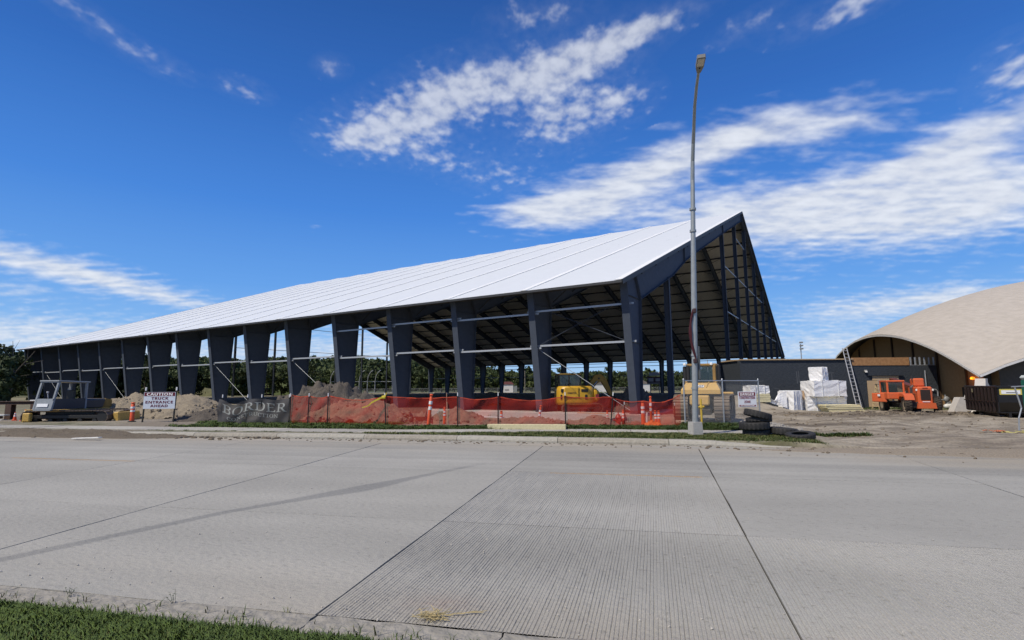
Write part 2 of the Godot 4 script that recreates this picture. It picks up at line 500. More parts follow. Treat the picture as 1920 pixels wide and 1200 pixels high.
# ---------- ground sheet
func spread(a: float, b: float, step: float, far_lo: float, far_hi: float) -> PackedFloat32Array:
	var o := PackedFloat32Array()
	var x := a
	var s := step
	var lo := []
	while x > far_lo:
		s *= 1.16; x -= s; lo.append(x)
	lo.reverse()
	for q in lo: o.append(q)
	x = a
	while x < b:
		o.append(x); x += step
	s = step
	while x < far_hi:
		o.append(x); s *= 1.16; x += s
	return o
const TRACKS := [[40.0, -8.0, 26.0], [34.0, -46.0, 24.0], [2.0, -50.0, 29.0], [60.0, -20.0, 42.0]]
func ground_color(x: float, z: float) -> Color:
	var u := to_u(x, z)
	var v := to_v(x, z)
	nz.frequency = 0.12
	var n1 := nz.get_noise_2d(x, z)
	nz.frequency = 0.9
	var n2 := nz.get_noise_2d(x + 50.0, z)
	var tan_dirt := Color(0.43, 0.385, 0.31).lerp(Color(0.32, 0.275, 0.21), clamp(0.5 + n1 * 0.9 + n2 * 0.5, 0, 1))
	var mud := Color(0.105, 0.085, 0.064).lerp(Color(0.15, 0.125, 0.095), clamp(0.5 + n2, 0, 1))
	var green := Color(0.07, 0.095, 0.03).lerp(Color(0.125, 0.12, 0.055), clamp(0.5 + n2 * 0.8 + n1 * 0.4, 0, 1))
	var a := hall_a(x, z)
	var b := hall_b(x, z)
	if v < 3.4: return Color(0.055, 0.05, 0.03).lerp(green, 0.5)
	if v < 15.2: return mud
	var drive := ss(3.6, 6.0, u)
	var c := tan_dirt
	# churned streaks along the truck track
	if drive > 0.0:
		nz.frequency = 0.5
		var st := nz.get_noise_2d((x - 0.35 * z) * 0.35, (z + 0.35 * x) * 2.6)
		c = c.lerp(mud.lerp(tan_dirt, 0.35), drive * clamp(st * 3.4 - 0.1 + 0.7 * n1, 0, 0.9))
		for q in TRACKS:
			var dd: float = abs(Vector2(x - q[0], z - q[1]).length() - q[2])
			for o in [0.0, 1.9]:
				c = c.lerp(mud.lerp(tan_dirt, 0.25), drive * 0.75 * (1.0 - ss(0.16, 0.34, abs(dd - o))) * clamp(0.55 + n2 * 1.3, 0, 1) * ss(16.0, 17.5, v))
		var churn := exp(-pow((x - 25.0) / 7.0, 2.0) - pow((z + 34.9) / 2.0, 2.0)) * 1.8 + exp(-pow((x - 13.0) / 4.5, 2.0) - pow((z + 24.5 + 0.1 * x) / 0.9, 2.0)) * 1.2
		c = c.lerp(mud, clamp(churn + n2 * 0.6 * min(churn * 2.0, 1.0), 0, 1))
		c = c.lerp(green, ss(-37.0, -40.0, z) * clamp(0.25 + n2 * 1.5, 0, 1) * (1.0 - ss(24.0, 30.0, x) * 0.2) * ss(19.0, 22.0, x))
		c = c.lerp(green, ss(31.0, 32.5, x) * ss(-36.0, -38.5, z) * 0.9)
	# verges and the strip behind the pavement
	if drive < 1.0:
		var strip := (1.0 - ss(19.4, 20.6, v + n2)) * (1.0 - drive)
		c = c.lerp(green, strip * clamp(0.75 + n2, 0, 1))
		if u < -14.5: c = c.lerp(mud.lerp(tan_dirt, 0.5), ss(-14.5, -17.0, u) * (1.0 - ss(24.0, 27.0, v)) * clamp(0.8 + n1, 0, 1))
		if u < -12.0 and v > 20.0: c = c.lerp(green.lerp(tan_dirt, 0.4), ss(22.0, 30.0, v) * (1.0 - ss(-4.0, 0.0, b)))
		# spoil in the trench
		var tr := ss(20.4, 21.6, v) * ss(-8.5, -5.0, b) * (1.0 - ss(-0.6, -0.2, b)) * ss(-5.0, -1.0, a) * (1.0 - ss(22.0, 27.0, a))
		c = c.lerp(Color(0.2, 0.15, 0.11).lerp(mud, clamp(0.4 + n2, 0, 1)), tr)
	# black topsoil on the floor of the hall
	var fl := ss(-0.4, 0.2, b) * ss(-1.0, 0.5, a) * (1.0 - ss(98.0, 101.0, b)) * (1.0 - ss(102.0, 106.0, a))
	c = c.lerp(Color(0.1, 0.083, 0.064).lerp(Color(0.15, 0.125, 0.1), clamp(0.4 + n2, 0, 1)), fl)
	# ball field and rough grass beyond
	if b > 101.0 or a > 104.0 or v > 75.0:
		var far := ss(101.0, 103.0, b) if b > 101.0 else max(ss(104.0, 108.0, a), ss(75.0, 85.0, v) * (1.0 - fl))
		var field := Color(0.30, 0.255, 0.17).lerp(Color(0.13, 0.15, 0.06), clamp(0.45 + n1 * 1.8, 0, 1))
		c = c.lerp(field, far)
	return c
func build_ground():
	var xs := spread(-34.0, 42.0, 0.28, -420.0, 460.0)
	var zs := spread(-50.0, -1.0, 0.28, -520.0, 40.0)
	var nx := xs.size()
	var n := zs.size()
	var vs := PackedVector3Array(); vs.resize(nx * n)
	var cs := PackedColorArray(); cs.resize(nx * n)
	for j in n:
		for i in nx:
			vs[j * nx + i] = Vector3(xs[i], H(xs[i], zs[j]), zs[j])
			cs[j * nx + i] = ground_color(xs[i], zs[j])
	var ids := PackedInt32Array()
	for j in n - 1:
		for i in nx - 1:
			var p := j * nx + i
			ids.append_array(PackedInt32Array([p, p + 1, p + nx + 1, p, p + nx + 1, p + nx]))
	var ns := PackedVector3Array(); ns.resize(nx * n)
	for j in n:
		for i in nx:
			var i0: int = max(i - 1, 0); var i1: int = min(i + 1, nx - 1)
			var j0: int = max(j - 1, 0); var j1: int = min(j + 1, n - 1)
			var gx: float = (vs[j * nx + i1].y - vs[j * nx + i0].y) / (xs[i1] - xs[i0])
			var gz: float = (vs[j1 * nx + i].y - vs[j0 * nx + i].y) / (zs[j1] - zs[j0])
			ns[j * nx + i] = Vector3(-gx, 1, -gz).normalized()
	var ar := []; ar.resize(Mesh.ARRAY_MAX)
	ar[Mesh.ARRAY_VERTEX] = vs; ar[Mesh.ARRAY_NORMAL] = ns; ar[Mesh.ARRAY_COLOR] = cs; ar[Mesh.ARRAY_INDEX] = ids
	var me := ArrayMesh.new()
	me.add_surface_from_arrays(Mesh.PRIMITIVE_TRIANGLES, ar)
	var m := StandardMaterial3D.new()
	m.vertex_color_use_as_albedo = true
	m.albedo_texture = noise_tex("soil_grain", 0.03, 5, Color(0.62, 0.61, 0.6), Color(1.2, 1.2, 1.2), 512, 19)
	m.normal_enabled = true
	m.normal_texture = bump_tex("soil_bump", 0.03, 5, 10.0)
	m.normal_scale = 0.8
	m.uv1_triplanar = true; m.uv1_world_triplanar = true; m.uv1_scale = Vector3.ONE * 0.55
	m.roughness = 0.95
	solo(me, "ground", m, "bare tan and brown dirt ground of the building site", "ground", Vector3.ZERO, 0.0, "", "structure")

# ---------- street
const TU0 := -26.0
const TUW := 40.0
const TV0 := 3.0
const TVH := 13.0
func seg_dist(p: Vector2, a: Vector2, b: Vector2) -> float:
	return p.distance_to(Geometry2D.get_closest_point_to_segment(p, a, b))
func road_texture() -> Array:
	var w := 1600
	var h := 800
	var fine := FastNoiseLite.new(); fine.seed = 3; fine.frequency = 0.3; fine.fractal_octaves = 4
	var broad := FastNoiseLite.new(); broad.seed = 8; broad.frequency = 0.006; broad.fractal_octaves = 4
	var streak := FastNoiseLite.new(); streak.seed = 13; streak.frequency = 0.02; streak.fractal_octaves = 5
	var i1 := fine.get_image(w, h, false, false, false); i1.convert(Image.FORMAT_L8)
	var i2 := broad.get_image(w, h, false, false, false); i2.convert(Image.FORMAT_L8)
	var i3 := streak.get_image(128, h, false, false, false); i3.convert(Image.FORMAT_L8); i3.resize(w, h, Image.INTERPOLATE_CUBIC)
	var d1 := i1.get_data(); var d2 := i2.get_data(); var d3 := i3.get_data()
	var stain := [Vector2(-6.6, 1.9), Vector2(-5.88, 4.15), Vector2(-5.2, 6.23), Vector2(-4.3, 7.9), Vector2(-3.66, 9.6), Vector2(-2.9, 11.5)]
	var out := PackedByteArray(); out.resize(w * h * 3)
	var r := RandomNumberGenerator.new(); r.seed = 77
	for y in h:
		var v := TV0 + (y + 0.5) / h * TVH
		# film of site dirt thickens towards the far gutter, in streaks
		var dirt_v := smoothstep(12.0, 15.0, v)
		var lane := 0.045 * exp(-pow((v - 5.2) / 0.5, 2.0)) + 0.04 * exp(-pow((v - 8.2) / 0.6, 2.0)) + 0.05 * exp(-pow((v - 11.9) / 0.6, 2.0)) + 0.04 * exp(-pow((v - 13.5) / 0.5, 2.0))
		for x in w:
			var k := y * w + x
			var u := TU0 + (x + 0.5) / w * TUW
			var f := d1[k] / 255.0 - 0.5
			var b := d2[k] / 255.0 - 0.5
			var s := d3[k] / 255.0 - 0.5
			var g := 0.40 * (1.0 + 0.30 * f + 0.26 * b + 0.48 * s * (0.25 + smoothstep(8.5, 13.5, v))) - lane * (0.7 + s)
			var cr := g * 0.985
			var cg := g * 0.968
			var cb := g * 0.885
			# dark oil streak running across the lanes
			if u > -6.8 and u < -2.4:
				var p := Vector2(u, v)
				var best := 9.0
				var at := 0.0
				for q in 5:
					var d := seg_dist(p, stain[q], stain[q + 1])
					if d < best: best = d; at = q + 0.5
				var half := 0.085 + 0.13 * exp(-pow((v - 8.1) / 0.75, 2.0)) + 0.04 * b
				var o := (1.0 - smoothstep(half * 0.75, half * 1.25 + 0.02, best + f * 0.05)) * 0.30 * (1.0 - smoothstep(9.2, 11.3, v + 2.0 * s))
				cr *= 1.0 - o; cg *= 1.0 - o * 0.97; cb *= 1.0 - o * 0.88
			var dm := dirt_v * (0.55 + 1.6 * s + 0.8 * b)
			dm = max(dm, smoothstep(3.0, 8.0, u + 3.0 * b) * smoothstep(10.4, 13.6, v + 1.2 * s + 1.5 * b) * (0.9 + 1.2 * s))
			dm = max(dm, (1.0 - smoothstep(-17.0, -9.0, u)) * smoothstep(13.0, 15.0, v) * (0.8 + s))
			dm = max(dm, 0.42 * smoothstep(5.0, 3.6, v) * (0.4 + 2.4 * b + f))
			if dm > 0.0:
				dm = clamp(dm, 0, 0.85)
				cr = lerp(cr, 0.36 + 0.12 * f + 0.16 * s, dm); cg = lerp(cg, 0.32 + 0.11 * f + 0.15 * s, dm); cb = lerp(cb, 0.255 + 0.09 * f + 0.12 * s, dm)
			# rusty patch by the straw
			if u > -2.3 and u < -0.6 and v < 5.0:
				var rp: float = exp(-pow((u + 1.42) / 0.26, 2.0) - pow((v - 3.98) / 0.17, 2.0)) * clamp(0.8 + f * 2.0, 0, 1) * 0.4
				cr = lerp(cr, 0.36, rp); cg = lerp(cg, 0.25, rp); cb = lerp(cb, 0.19, rp)
			# worn orange-yellow lane dashes
			if abs(v - 10.12) < 0.12 and ((u > -14.4 and u < -10.9) or (u > -1.5 and u < 1.2) or (u > 11.0)):
				var pd: float = (1.0 - smoothstep(0.045, 0.06, abs(v - 10.12))) * clamp(0.62 + f * 1.6 + s * 0.8, 0, 1)
				cr = lerp(cr, 0.52, pd); cg = lerp(cg, 0.31, pd); cb = lerp(cb, 0.12, pd)
			# pits
			if f < -0.27: cr *= 0.72; cg *= 0.72; cb *= 0.72
			out[k * 3] = int(255.0 * pow(clamp(cr, 0, 1), 0.4545)); out[k * 3 + 1] = int(255.0 * pow(clamp(cg, 0, 1), 0.4545)); out[k * 3 + 2] = int(255.0 * pow(clamp(cb, 0, 1), 0.4545))
	var alb := ImageTexture.create_from_image(Image.create_from_data(w, h, false, Image.FORMAT_RGB8, out))
	i1.convert(Image.FORMAT_RGB8)
	i1.bump_map_to_normal_map(3.0)
	return [alb, ImageTexture.create_from_image(i1)]
var JOINTS := []
func joint_u(j: int, v: float) -> float: return JOINTS[j][0] + JOINTS[j][1] * (v - 4.0)
func concrete(key: String, a: Color, b: Color, scale := 0.8) -> StandardMaterial3D:
	return toned(key, a, b, 0.9, scale, 0.02, 5, 0.5)
const FLAT := Basis(Vector3(1, 0, 0), Vector3(0, 0, -1), Vector3(0, 1, 0))
func slab_piece(cs: Array, y0: float, y1: float, jit := 0.006, cut := 7) -> Geo:
	# cs: corners (u, v), counter-clockwise seen from above; ragged arrises
	var poly := PackedVector2Array()
	for i in cs.size():
		var a: Vector2 = cs[i]
		var b: Vector2 = cs[(i + 1) % cs.size()]
		for k in cut:
			var q := a.lerp(b, float(k) / cut)
			if k > 0: q += (b - a).orthogonal().normalized() * rng.randf_range(-jit, jit)
			var p := uvp(q.x, q.y)
			poly.append(Vector2(p.x, -p.z))
	var g := Geo.new()
	g.road_map = true
	g.prism(poly, y0, y1, Transform3D(FLAT, Vector3.ZERO))
	return g
func build_street():
	JOINTS = []
	for k in 14: JOINTS.append([-6.25 - 3.9 * (14 - k), -0.12])
	JOINTS.append([-6.25, -0.078]); JOINTS.append([-2.23, -0.01]); JOINTS.append([1.02, 0.062])
	for k in 9: JOINTS.append([4.9 + 3.8 * k, 0.1])
	var road := thing("road", "wide grey concrete street of jointed slabs in the foreground", "road", Vector3.ZERO, 0.0, "", "structure")
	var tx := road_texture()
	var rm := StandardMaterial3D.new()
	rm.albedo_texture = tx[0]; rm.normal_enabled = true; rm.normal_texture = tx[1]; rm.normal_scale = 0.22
	rm.roughness = 0.93
	rm.detail_enabled = true
	rm.detail_blend_mode = BaseMaterial3D.BLEND_MODE_MUL
	rm.detail_uv_layer = BaseMaterial3D.DETAIL_UV_2
	rm.detail_albedo = noise_tex("speckle", 0.14, 3, Color(0.56, 0.56, 0.56), Color(1.34, 1.34, 1.34), 512, 23)
	var tones := [rm]
	for k in [0.94, 0.97, 0.92]:
		var q := rm.duplicate() as StandardMaterial3D
		q.albedo_color = Color(k, k, k * 0.995).linear_to_srgb() if k <= 1.0 else Color.WHITE
		tones.append(q)
	var rows := [3.62, 6.32, 10.17, 14.55]
	var gap := 0.008
	for j in JOINTS.size() - 1:
		for k in 3:
			var v0: float = rows[k] + gap * 0.5
			var v1: float = rows[k + 1] - gap * 0.5
			var m: Material = tones[(j * 7 + k * 3) % 4]
			var grooved := (j == 15 and k < 2) or (j == 16 and k == 0)
			if grooved:
				var g := Geo.new()
				g.road_map = true
				var n := 116
				var prof := [[0.0, 0.0], [0.6, 0.0], [0.8, -0.0055]]
				var vn := 9
				var pts := []
				for b in vn + 1:
					var v: float = lerp(v0, v1, float(b) / vn)
					var ua := joint_u(j, v) + gap
					var ub := joint_u(j + 1, v) - gap
					for i in n:
						var w := 0.0 if i == 0 else rng.randf_range(-0.08, 0.08)
						for q in prof:
							var p := uvp(lerp(ua, ub, (i + q[0] + w * q[0]) / n), v, q[1] * rng.randf_range(0.5, 1.3))
							pts.append(p)
					pts.append(uvp(ub, v, 0.0))
				g.grid(pts, n * 3 + 1, false)
				# sides
				for e in [[joint_u(j, v0) + gap, v0, joint_u(j, v1) + gap, v1], [joint_u(j + 1, v1) - gap, v1, joint_u(j + 1, v0) - gap, v0]]:
					var a := uvp(e[0], e[1]); var b2 := uvp(e[2], e[3])
					g.quad(a, b2, b2 + Vector3(0, -0.05, 0), a + Vector3(0, -0.05, 0))
				part(g, "slab", m, road)
				continue
			var ga: float = gap * (1.6 if j in [14, 15, 16] else 1.0)
			var cs := [Vector2(joint_u(j, v0) + ga, v0), Vector2(joint_u(j + 1, v0) - ga, v0), Vector2(joint_u(j + 1, v1) - ga, v1), Vector2(joint_u(j, v1) + ga, v1)]
			part(slab_piece(cs, -0.05, rng.randf_range(-0.0015, 0.0015)), "slab", m, road)
	# bituminous bed that shows in the joints
	var bed := Geo.new()
	bed.quad(uvp(-62, 3.0, -0.02), uvp(38, 3.0, -0.02), uvp(38, 15.2, -0.02), uvp(-62, 15.2, -0.02))
	part(bed, "joint_filler", mat("tar", lin(0.02, 0.019, 0.018), 0.9, 0.0, 0.3, 2.0), road)
	# gutter pans along both edges
	var pan := concrete("gutter", Color(0.22, 0.21, 0.18), Color(0.35, 0.33, 0.29), 0.7)
	for j in 14:
		var a := -10.3 + j * 1.35
		var g := Geo.new()
		var cs := [Vector2(a, 3.05), Vector2(a + 1.335, 3.05), Vector2(a + 1.335, 3.6), Vector2(a, 3.6)]
		part(slab_piece(cs, -0.05, 0.006 + rng.randf_range(-0.002, 0.002), 0.014, 9), "gutter_pan", pan, road)
	for j in 33:
		var a := -60.0 + j * 3.0
		var vv := kerb_v(a + 1.5)
		var cs := [Vector2(a + 0.008, 14.56), Vector2(a + 2.992, 14.56), Vector2(a + 2.992, kerb_v(a + 3.0) + 0.03), Vector2(a + 0.008, kerb_v(a) + 0.03)]
		part(slab_piece(cs, -0.05, 0.002), "gutter_pan", rm, road)
	# kerb stones, far side
	var kerb := thing("kerb", "pale concrete kerb along the far side of the street", "kerb", Vector3.ZERO, 0.0, "", "structure")
	var km := [concrete("kerb_a", Color(0.3, 0.285, 0.24), Color(0.44, 0.42, 0.37), 0.7), concrete("kerb_b", Color(0.24, 0.22, 0.18), Color(0.4, 0.375, 0.32), 0.9)]
	var u := -60.0
	var at := 0
	while u < 3.4:
		var le := 3.05
		if u + le > 5.0: le = 4.4 - u
		var g := Geo.new()
		var prof := [Vector2(0.0, -0.05), Vector2(0.0, 0.05), Vector2(0.03, 0.12), Vector2(0.075, 0.14), Vector2(0.30, 0.145), Vector2(0.30, -0.05)]
		var n := 6
		var last := []
		for i in n + 1:
			var uu := u + 0.008 + (le - 0.016) * i / n
			var ring := []
			var drop: float = 1.0 - 0.85 * ss(1.6, 4.2, uu)   # dropped towards the drive
			for p in prof: ring.append(uvp(uu, kerb_v(uu) + 0.04 + p.x, p.y * (drop if p.y > 0 else 1.0) + rng.randf_range(-0.004, 0.004)))
			if i > 0:
				for q in prof.size() - 1: g.quad(last[q], ring[q], ring[q + 1], last[q + 1])
			if i == 0 or i == n:
				for q in range(1, prof.size() - 1):
					if i == 0: g.tri(ring[0], ring[q], ring[q + 1])
					else: g.tri(ring[0], ring[q + 1], ring[q])
			last = ring
		part(g, "kerb_stone", km[at % 2], kerb)
		u += le; at += 1
	# pavement
	var walk := thing("sidewalk", "pale concrete sidewalk behind the far kerb", "sidewalk", Vector3.ZERO, 0.0, "", "structure")
	var wm := [concrete("walk_a", Color(0.36, 0.345, 0.3), Color(0.47, 0.455, 0.41), 0.6), concrete("walk_b", Color(0.33, 0.315, 0.27), Color(0.45, 0.43, 0.385), 0.5), concrete("walk_c", Color(0.3, 0.29, 0.26), Color(0.42, 0.4, 0.36), 0.7)]
	for j in 44:
		var a := -60.0 + j * 1.5
		if a > 3.2: break
		var f0: float = walk_v(a)
		var f1: float = walk_v(a + 1.5)
		var cs := [Vector2(a + 0.008, f0), Vector2(a + 1.492, f1), Vector2(a + 1.492, f1 + 1.25), Vector2(a + 0.008, f0 + 1.25)]
		part(slab_piece(cs, 0.02, 0.15 + rng.randf_range(-0.006, 0.006) - 0.05 * ss(3.0, 6.0, a), 0.006, 4), "slab", wm[(j * 5 + j / 3) % 3], walk)
func walk_v(u: float) -> float:
	return lerp(16.35, 17.45, ss(-9.0, -1.0, u))

# ---------- the hall under construction
func roof_y(z: float) -> float:
	var q: float = min(z, SPAN - z)
	return HE + SLOPE * (q + LEAN * HE)
const ZY := Basis(Vector3(0, 0, 1), Vector3(0, 1, 0), Vector3(-1, 0, 0))
func strip(g: Geo, a: Vector3, b: Vector3, w: float, th := 0.03):
	var d := (b - a).normalized()
	g.box((a + b) * 0.5, Vector3(w, th, a.distance_to(b)), Basis(Vector3.RIGHT, d.cross(Vector3.RIGHT), d))
func mz(z: float, flip: bool) -> float: return SPAN - z if flip else z
func column_mesh(flip: bool) -> ArrayMesh:
	var g := Geo.new()
	var outline := [Vector2(0, 0), Vector2(1.25, 0), Vector2(1.7, 7.6), Vector2(0.8, roof_y(0.8) - 0.34), Vector2(-1.2, roof_y(-1.2) - 0.34)]
	var poly := PackedVector2Array()
	for p in outline: poly.append(Vector2(mz(p.x, flip), p.y))
	g.prism(poly, -0.015, 0.015, Transform3D(ZY, Vector3.ZERO))
	for e in [[0, 4, 0.5], [1, 2, 0.4], [2, 3, 0.4], [4, 3, 0.42]]:
		var a: Vector2 = outline[e[0]]; var b: Vector2 = outline[e[1]]
		strip(g, Vector3(0, a.y, mz(a.x, flip)), Vector3(0, b.y, mz(b.x, flip)), e[2])
	# base plate, stiffeners across the web
	g.box(Vector3(0, 0.03, mz(0.62, flip)), Vector3(0.55, 0.05, 1.5))
	for q in [[7.6, -1.1, 1.7], [4.6, -0.66, 1.5]]:
		strip(g, Vector3(0, q[0], mz(q[1], flip)), Vector3(0, q[0], mz(q[2], flip)), 0.22, 0.02)
	return g.done()
func rafter_mesh(flip: bool) -> ArrayMesh:
	var g := Geo.new()
	var low := [Vector2(1.75, 7.62), Vector2(10.5, 10.85), Vector2(15.0, 13.0), Vector2(20.1, 14.95), Vector2(35.3, 20.6), Vector2(50.675, 26.25)]
	var outline := low.duplicate()
	outline.append(Vector2(50.675, roof_y(50.675) - 0.34)); outline.append(Vector2(0.86, roof_y(0.86) - 0.34))
	var poly := PackedVector2Array()
	for p in outline: poly.append(Vector2(mz(p.x, flip), p.y))
	g.prism(poly, -0.014, 0.014, Transform3D(ZY, Vector3.ZERO))
	for i in 5: strip(g, Vector3(0, low[i].y, mz(low[i].x, flip)), Vector3(0, low[i + 1].y, mz(low[i + 1].x, flip)), 0.38)
	strip(g, Vector3(0, roof_y(0.86) - 0.34, mz(0.86, flip)), Vector3(0, roof_y(50.6) - 0.34, mz(50.6, flip)), 0.36)
	strip(g, Vector3(0, 7.66, mz(1.78, flip)), Vector3(0, roof_y(0.9) - 0.36, mz(0.9, flip)), 0.4)
	for z in [14.6, 34.6, 50.4]:
		var yb: float = 12.8 if z < 20 else (20.35 if z < 40 else 26.2)
		strip(g, Vector3(0, yb, mz(z, flip)), Vector3(0, roof_y(z) - 0.36, mz(z, flip)), 0.34, 0.06)
	return g.done()
func build_arena():
	var hall := thing("sports_hall", "huge open steel-framed hall under construction with white pitched roof", "building", Vector3(7.7317, -0.1693, -34.279), PI - 0.5551)
	var steel := mat("steel_paint", lin(0.082, 0.098, 0.128), 0.65, 0.0, 0.22, 0.35)
	steel.metallic_specular = 0.15
	var galv := mat("galvanised", lin(0.46, 0.49, 0.52), 0.5, 0.3, 0.2, 1.2)
	var dark := mat("steel_dark", lin(0.045, 0.047, 0.05), 0.6, 0.0, 0.2, 0.5)
	var white := mat("roof_white", lin(0.76, 0.80, 0.825), 0.45, 0.0, 0.05, 0.11)
	var welt := mat("roof_welt", lin(0.86, 0.88, 0.88), 0.5, 0.0, 0.04, 0.2)
	var lining := mat("lining", lin(0.84, 0.79, 0.69), 0.85, 0.0, 0.22, 0.25)
	# translucency added to membrane and lining, so sun brightens the dark underside
	for m in [white, lining]:
		m.backlight_enabled = true; m.backlight = Color(0.36, 0.36, 0.36)
	var cm := [column_mesh(false), column_mesh(true)]
	var rm := [rafter_mesh(false), rafter_mesh(true)]
	for s in 16:
		for f in 2:
			var c := part(cm[f], "column", steel, hall); c.position.x = s * BAY
			var r := part(rm[f], "rafter", steel, hall); r.position.x = s * BAY
	# roof skin: one membrane panel to each bay and slope
	for f in 2:
		var top := []
		var und := []
		var nx := 9
		for j in 9:
			var z: float = lerp(-2.1, 50.66, j / 8.0)
			for i in nx:
				var q := float(i) / (nx - 1)
				var sag := -0.20 * sin(PI * q) * (0.35 + 0.65 * sin(PI * j / 8.0 * 0.9 + 0.2))
				top.append(Vector3(q * BAY, roof_y(z) + sag, mz(z, f == 1)))
				und.append(Vector3(q * BAY, roof_y(z) + sag - 0.06, mz(z, f == 1)))
		var g := Geo.new()
		var g2 := Geo.new()
		var rv := []
		for j in 9:
			for i in nx: rv.append(top[j * nx + nx - 1 - i])
		g.grid(rv if f == 0 else top, nx)
		var ru := []
		for j in 9:
			for i in nx: ru.append(und[j * nx + nx - 1 - i])
		g2.grid(und if f == 0 else ru, nx)
		var pm := g.done()
		var lm := g2.done()
		var sg := Geo.new()
		var a := Vector3(0, roof_y(-2.1) + 0.02, mz(-2.1, f == 1))
		var b := Vector3(0, roof_y(50.6) + 0.02, mz(50.6, f == 1))
		strip(sg, a, b, 0.5, 0.035)
		var seam := sg.done()
		for s in 16:
			if s < 15:
				var p := part(pm, "roof_panel", white, hall); p.position.x = s * BAY
				part(lm, "lining", lining, p)
			var q := part(seam, "roof_seam", welt, hall); q.position.x = s * BAY
		# eave gutter and gable trims
		var e := Geo.new()
		e.box(Vector3(7.5 * BAY, roof_y(-2.1) - 0.12, mz(-2.16, f == 1)), Vector3(15 * BAY + 0.5, 0.16, 0.1))
		part(e, "gutter", dark, hall)
		for x in [-0.24, 15 * BAY + 0.24]:
			var t := Geo.new()
			strip(t, Vector3(x, roof_y(-2.1) - 0.13, mz(-2.1, f == 1)), Vector3(x, roof_y(50.6) - 0.13, mz(50.6, f == 1)), 0.1, 0.3)
			part(t, "gable_trim", dark, hall)
		# eave strut and purlins
		var pl := Geo.new()
		pl.box(Vector3.ZERO, Vector3(15 * BAY + 0.3, 0.24, 0.09))
		var pmesh := pl.done()
		for k in 16:
			var z := -1.1 + k * 3.42
			if z > 50.5: break
			var p := part(pmesh, "purlin", dark, hall)
			p.position = Vector3(7.5 * BAY, roof_y(z) - 0.33, mz(z, f == 1))
	# flange braces between rafters and purlins, too many and fine to pick apart
	var br := Geo.new()
	for s in 16:
		for f in 2:
			for k in range(1, 15):
				var z := -1.1 + k * 3.42
				var depth: float = clamp(2.1 - 0.022 * z, 1.2, 2.1)
				for sg in [-1.0, 1.0]:
					if (s == 0 and sg < 0) or (s == 15 and sg > 0): continue
					br.bar(Vector3(s * BAY, roof_y(z) - depth * 0.9, mz(z, f == 1)), Vector3(s * BAY + sg * 1.9, roof_y(z) - 0.4, mz(z, f == 1)), 0.05, 0.05)
	part(br, "flange_braces", dark, hall, "stuff")
	# wall girts on the long sides
	var gl := Geo.new()
	gl.box(Vector3.ZERO, Vector3(BAY + 0.9, 0.12, 0.06))
	gl.box(Vector3(0, 0.06, 0.06), Vector3(BAY + 0.9, 0.02, 0.12))
	var gm := gl.done()
	for s in 15:
		for y in [4.5, 6.9]:
			if y > 5.0 and s > 3: continue
			var o := part(gm, "girt", galv, hall)
			o.position = Vector3((s + 0.5) * BAY, y + (0.1 if s % 2 == 0 else -0.06), -LEAN * y + 0.2 + (0.05 if s % 2 == 0 else 0.0))
		for y in [4.5, 6.9, 7.75]:
			var o := part(gm, "girt", galv if y < 5 else steel, hall)
			o.position = Vector3((s + 0.5) * BAY, y, SPAN + LEAN * y + 0.1)
			o.rotation.y = PI
	# end-wall posts and girts
	var pz := [9.2, 34.5, 44.2, 53.2, 62.2, 71.2, 80.8, 91.0]
	for x in [0.12, 15 * BAY - 0.12]:
		for i in pz.size():
			var z: float = pz[i]
			var q: float = min(z, SPAN - z)
			var y: float = roof_y(q) - (2.0 if q < 12 else (1.65 if q < 25 else 1.35))
			var g := Geo.new()
			g.box(Vector3(-0.21, y * 0.5, 0), Vector3(0.025, y, 0.34))
			g.box(Vector3(0.21, y * 0.5, 0), Vector3(0.025, y, 0.34))
			g.box(Vector3(0, y * 0.5, 0), Vector3(0.42, y, 0.02))
			g.box(Vector3(0, 0.02, 0), Vector3(0.6, 0.04, 0.6))
			var o := part(g, "wall_post", steel, hall)
			o.position = Vector3(x, 0, z)
		for y in [10.75, 16.45, 22.3]:
			for i in range(1, pz.size() - 1):
				if roof_y(pz[i]) < y + 2.0 or roof_y(pz[i + 1]) < y + 2.0: continue
				var g := Geo.new()
				g.box(Vector3(0, 0, 0), Vector3(0.08, 0.11, pz[i + 1] - pz[i] - 0.36))
				var o := part(g, "girt", galv, hall)
				o.position = Vector3(x, y, (pz[i] + pz[i + 1]) * 0.5)
	# rod bracing in some bays
	for s in [0, 4, 6, 10, 13]:
		for q in [[0.1, 4.4, 1], [0.1, 4.4, -1], [4.6, 7.4, 1], [4.6, 7.4, -1]]:
			if (q[0] < 1.0 and q[2] < 0) or (q[0] > 1.0 and s > 0): continue
			var g := Geo.new()
			var y0: float = q[0] if q[2] > 0 else q[1]
			var y1: float = q[1] if q[2] > 0 else q[0]
			g.tube(Vector3(s * BAY + 0.1, y0, 0.1 - LEAN * y0 * 0.6), Vector3((s + 1) * BAY - 0.1, y1, 0.1 - LEAN * y1 * 0.6), 0.02, 0.02, 6)
			part(g, "brace_rod", galv if q[0] < 1.0 else steel, hall)
	# concrete foundation walls
	var fc := concrete("foundation", Color(0.42, 0.4, 0.36), Color(0.56, 0.54, 0.5), 0.5)
	for f in 2:
		var g := Geo.new()
		g.bevel(Vector3(7.5 * BAY, -0.6, mz(0.5, f == 1)), Vector3(15 * BAY + 1.2, 1.19, 1.9), 0.03)
		part(g, "foundation_wall", fc, hall)
	for x in [0.05, 15 * BAY - 0.05]:
		var g := Geo.new()
		g.bevel(Vector3(x, -0.62, SPAN * 0.5), Vector3(0.9, 1.19, SPAN - 3.0), 0.03)
		part(g, "foundation_wall", fc, hall)
	# starter bars and form ties left standing against the wall
	var bars := Geo.new()
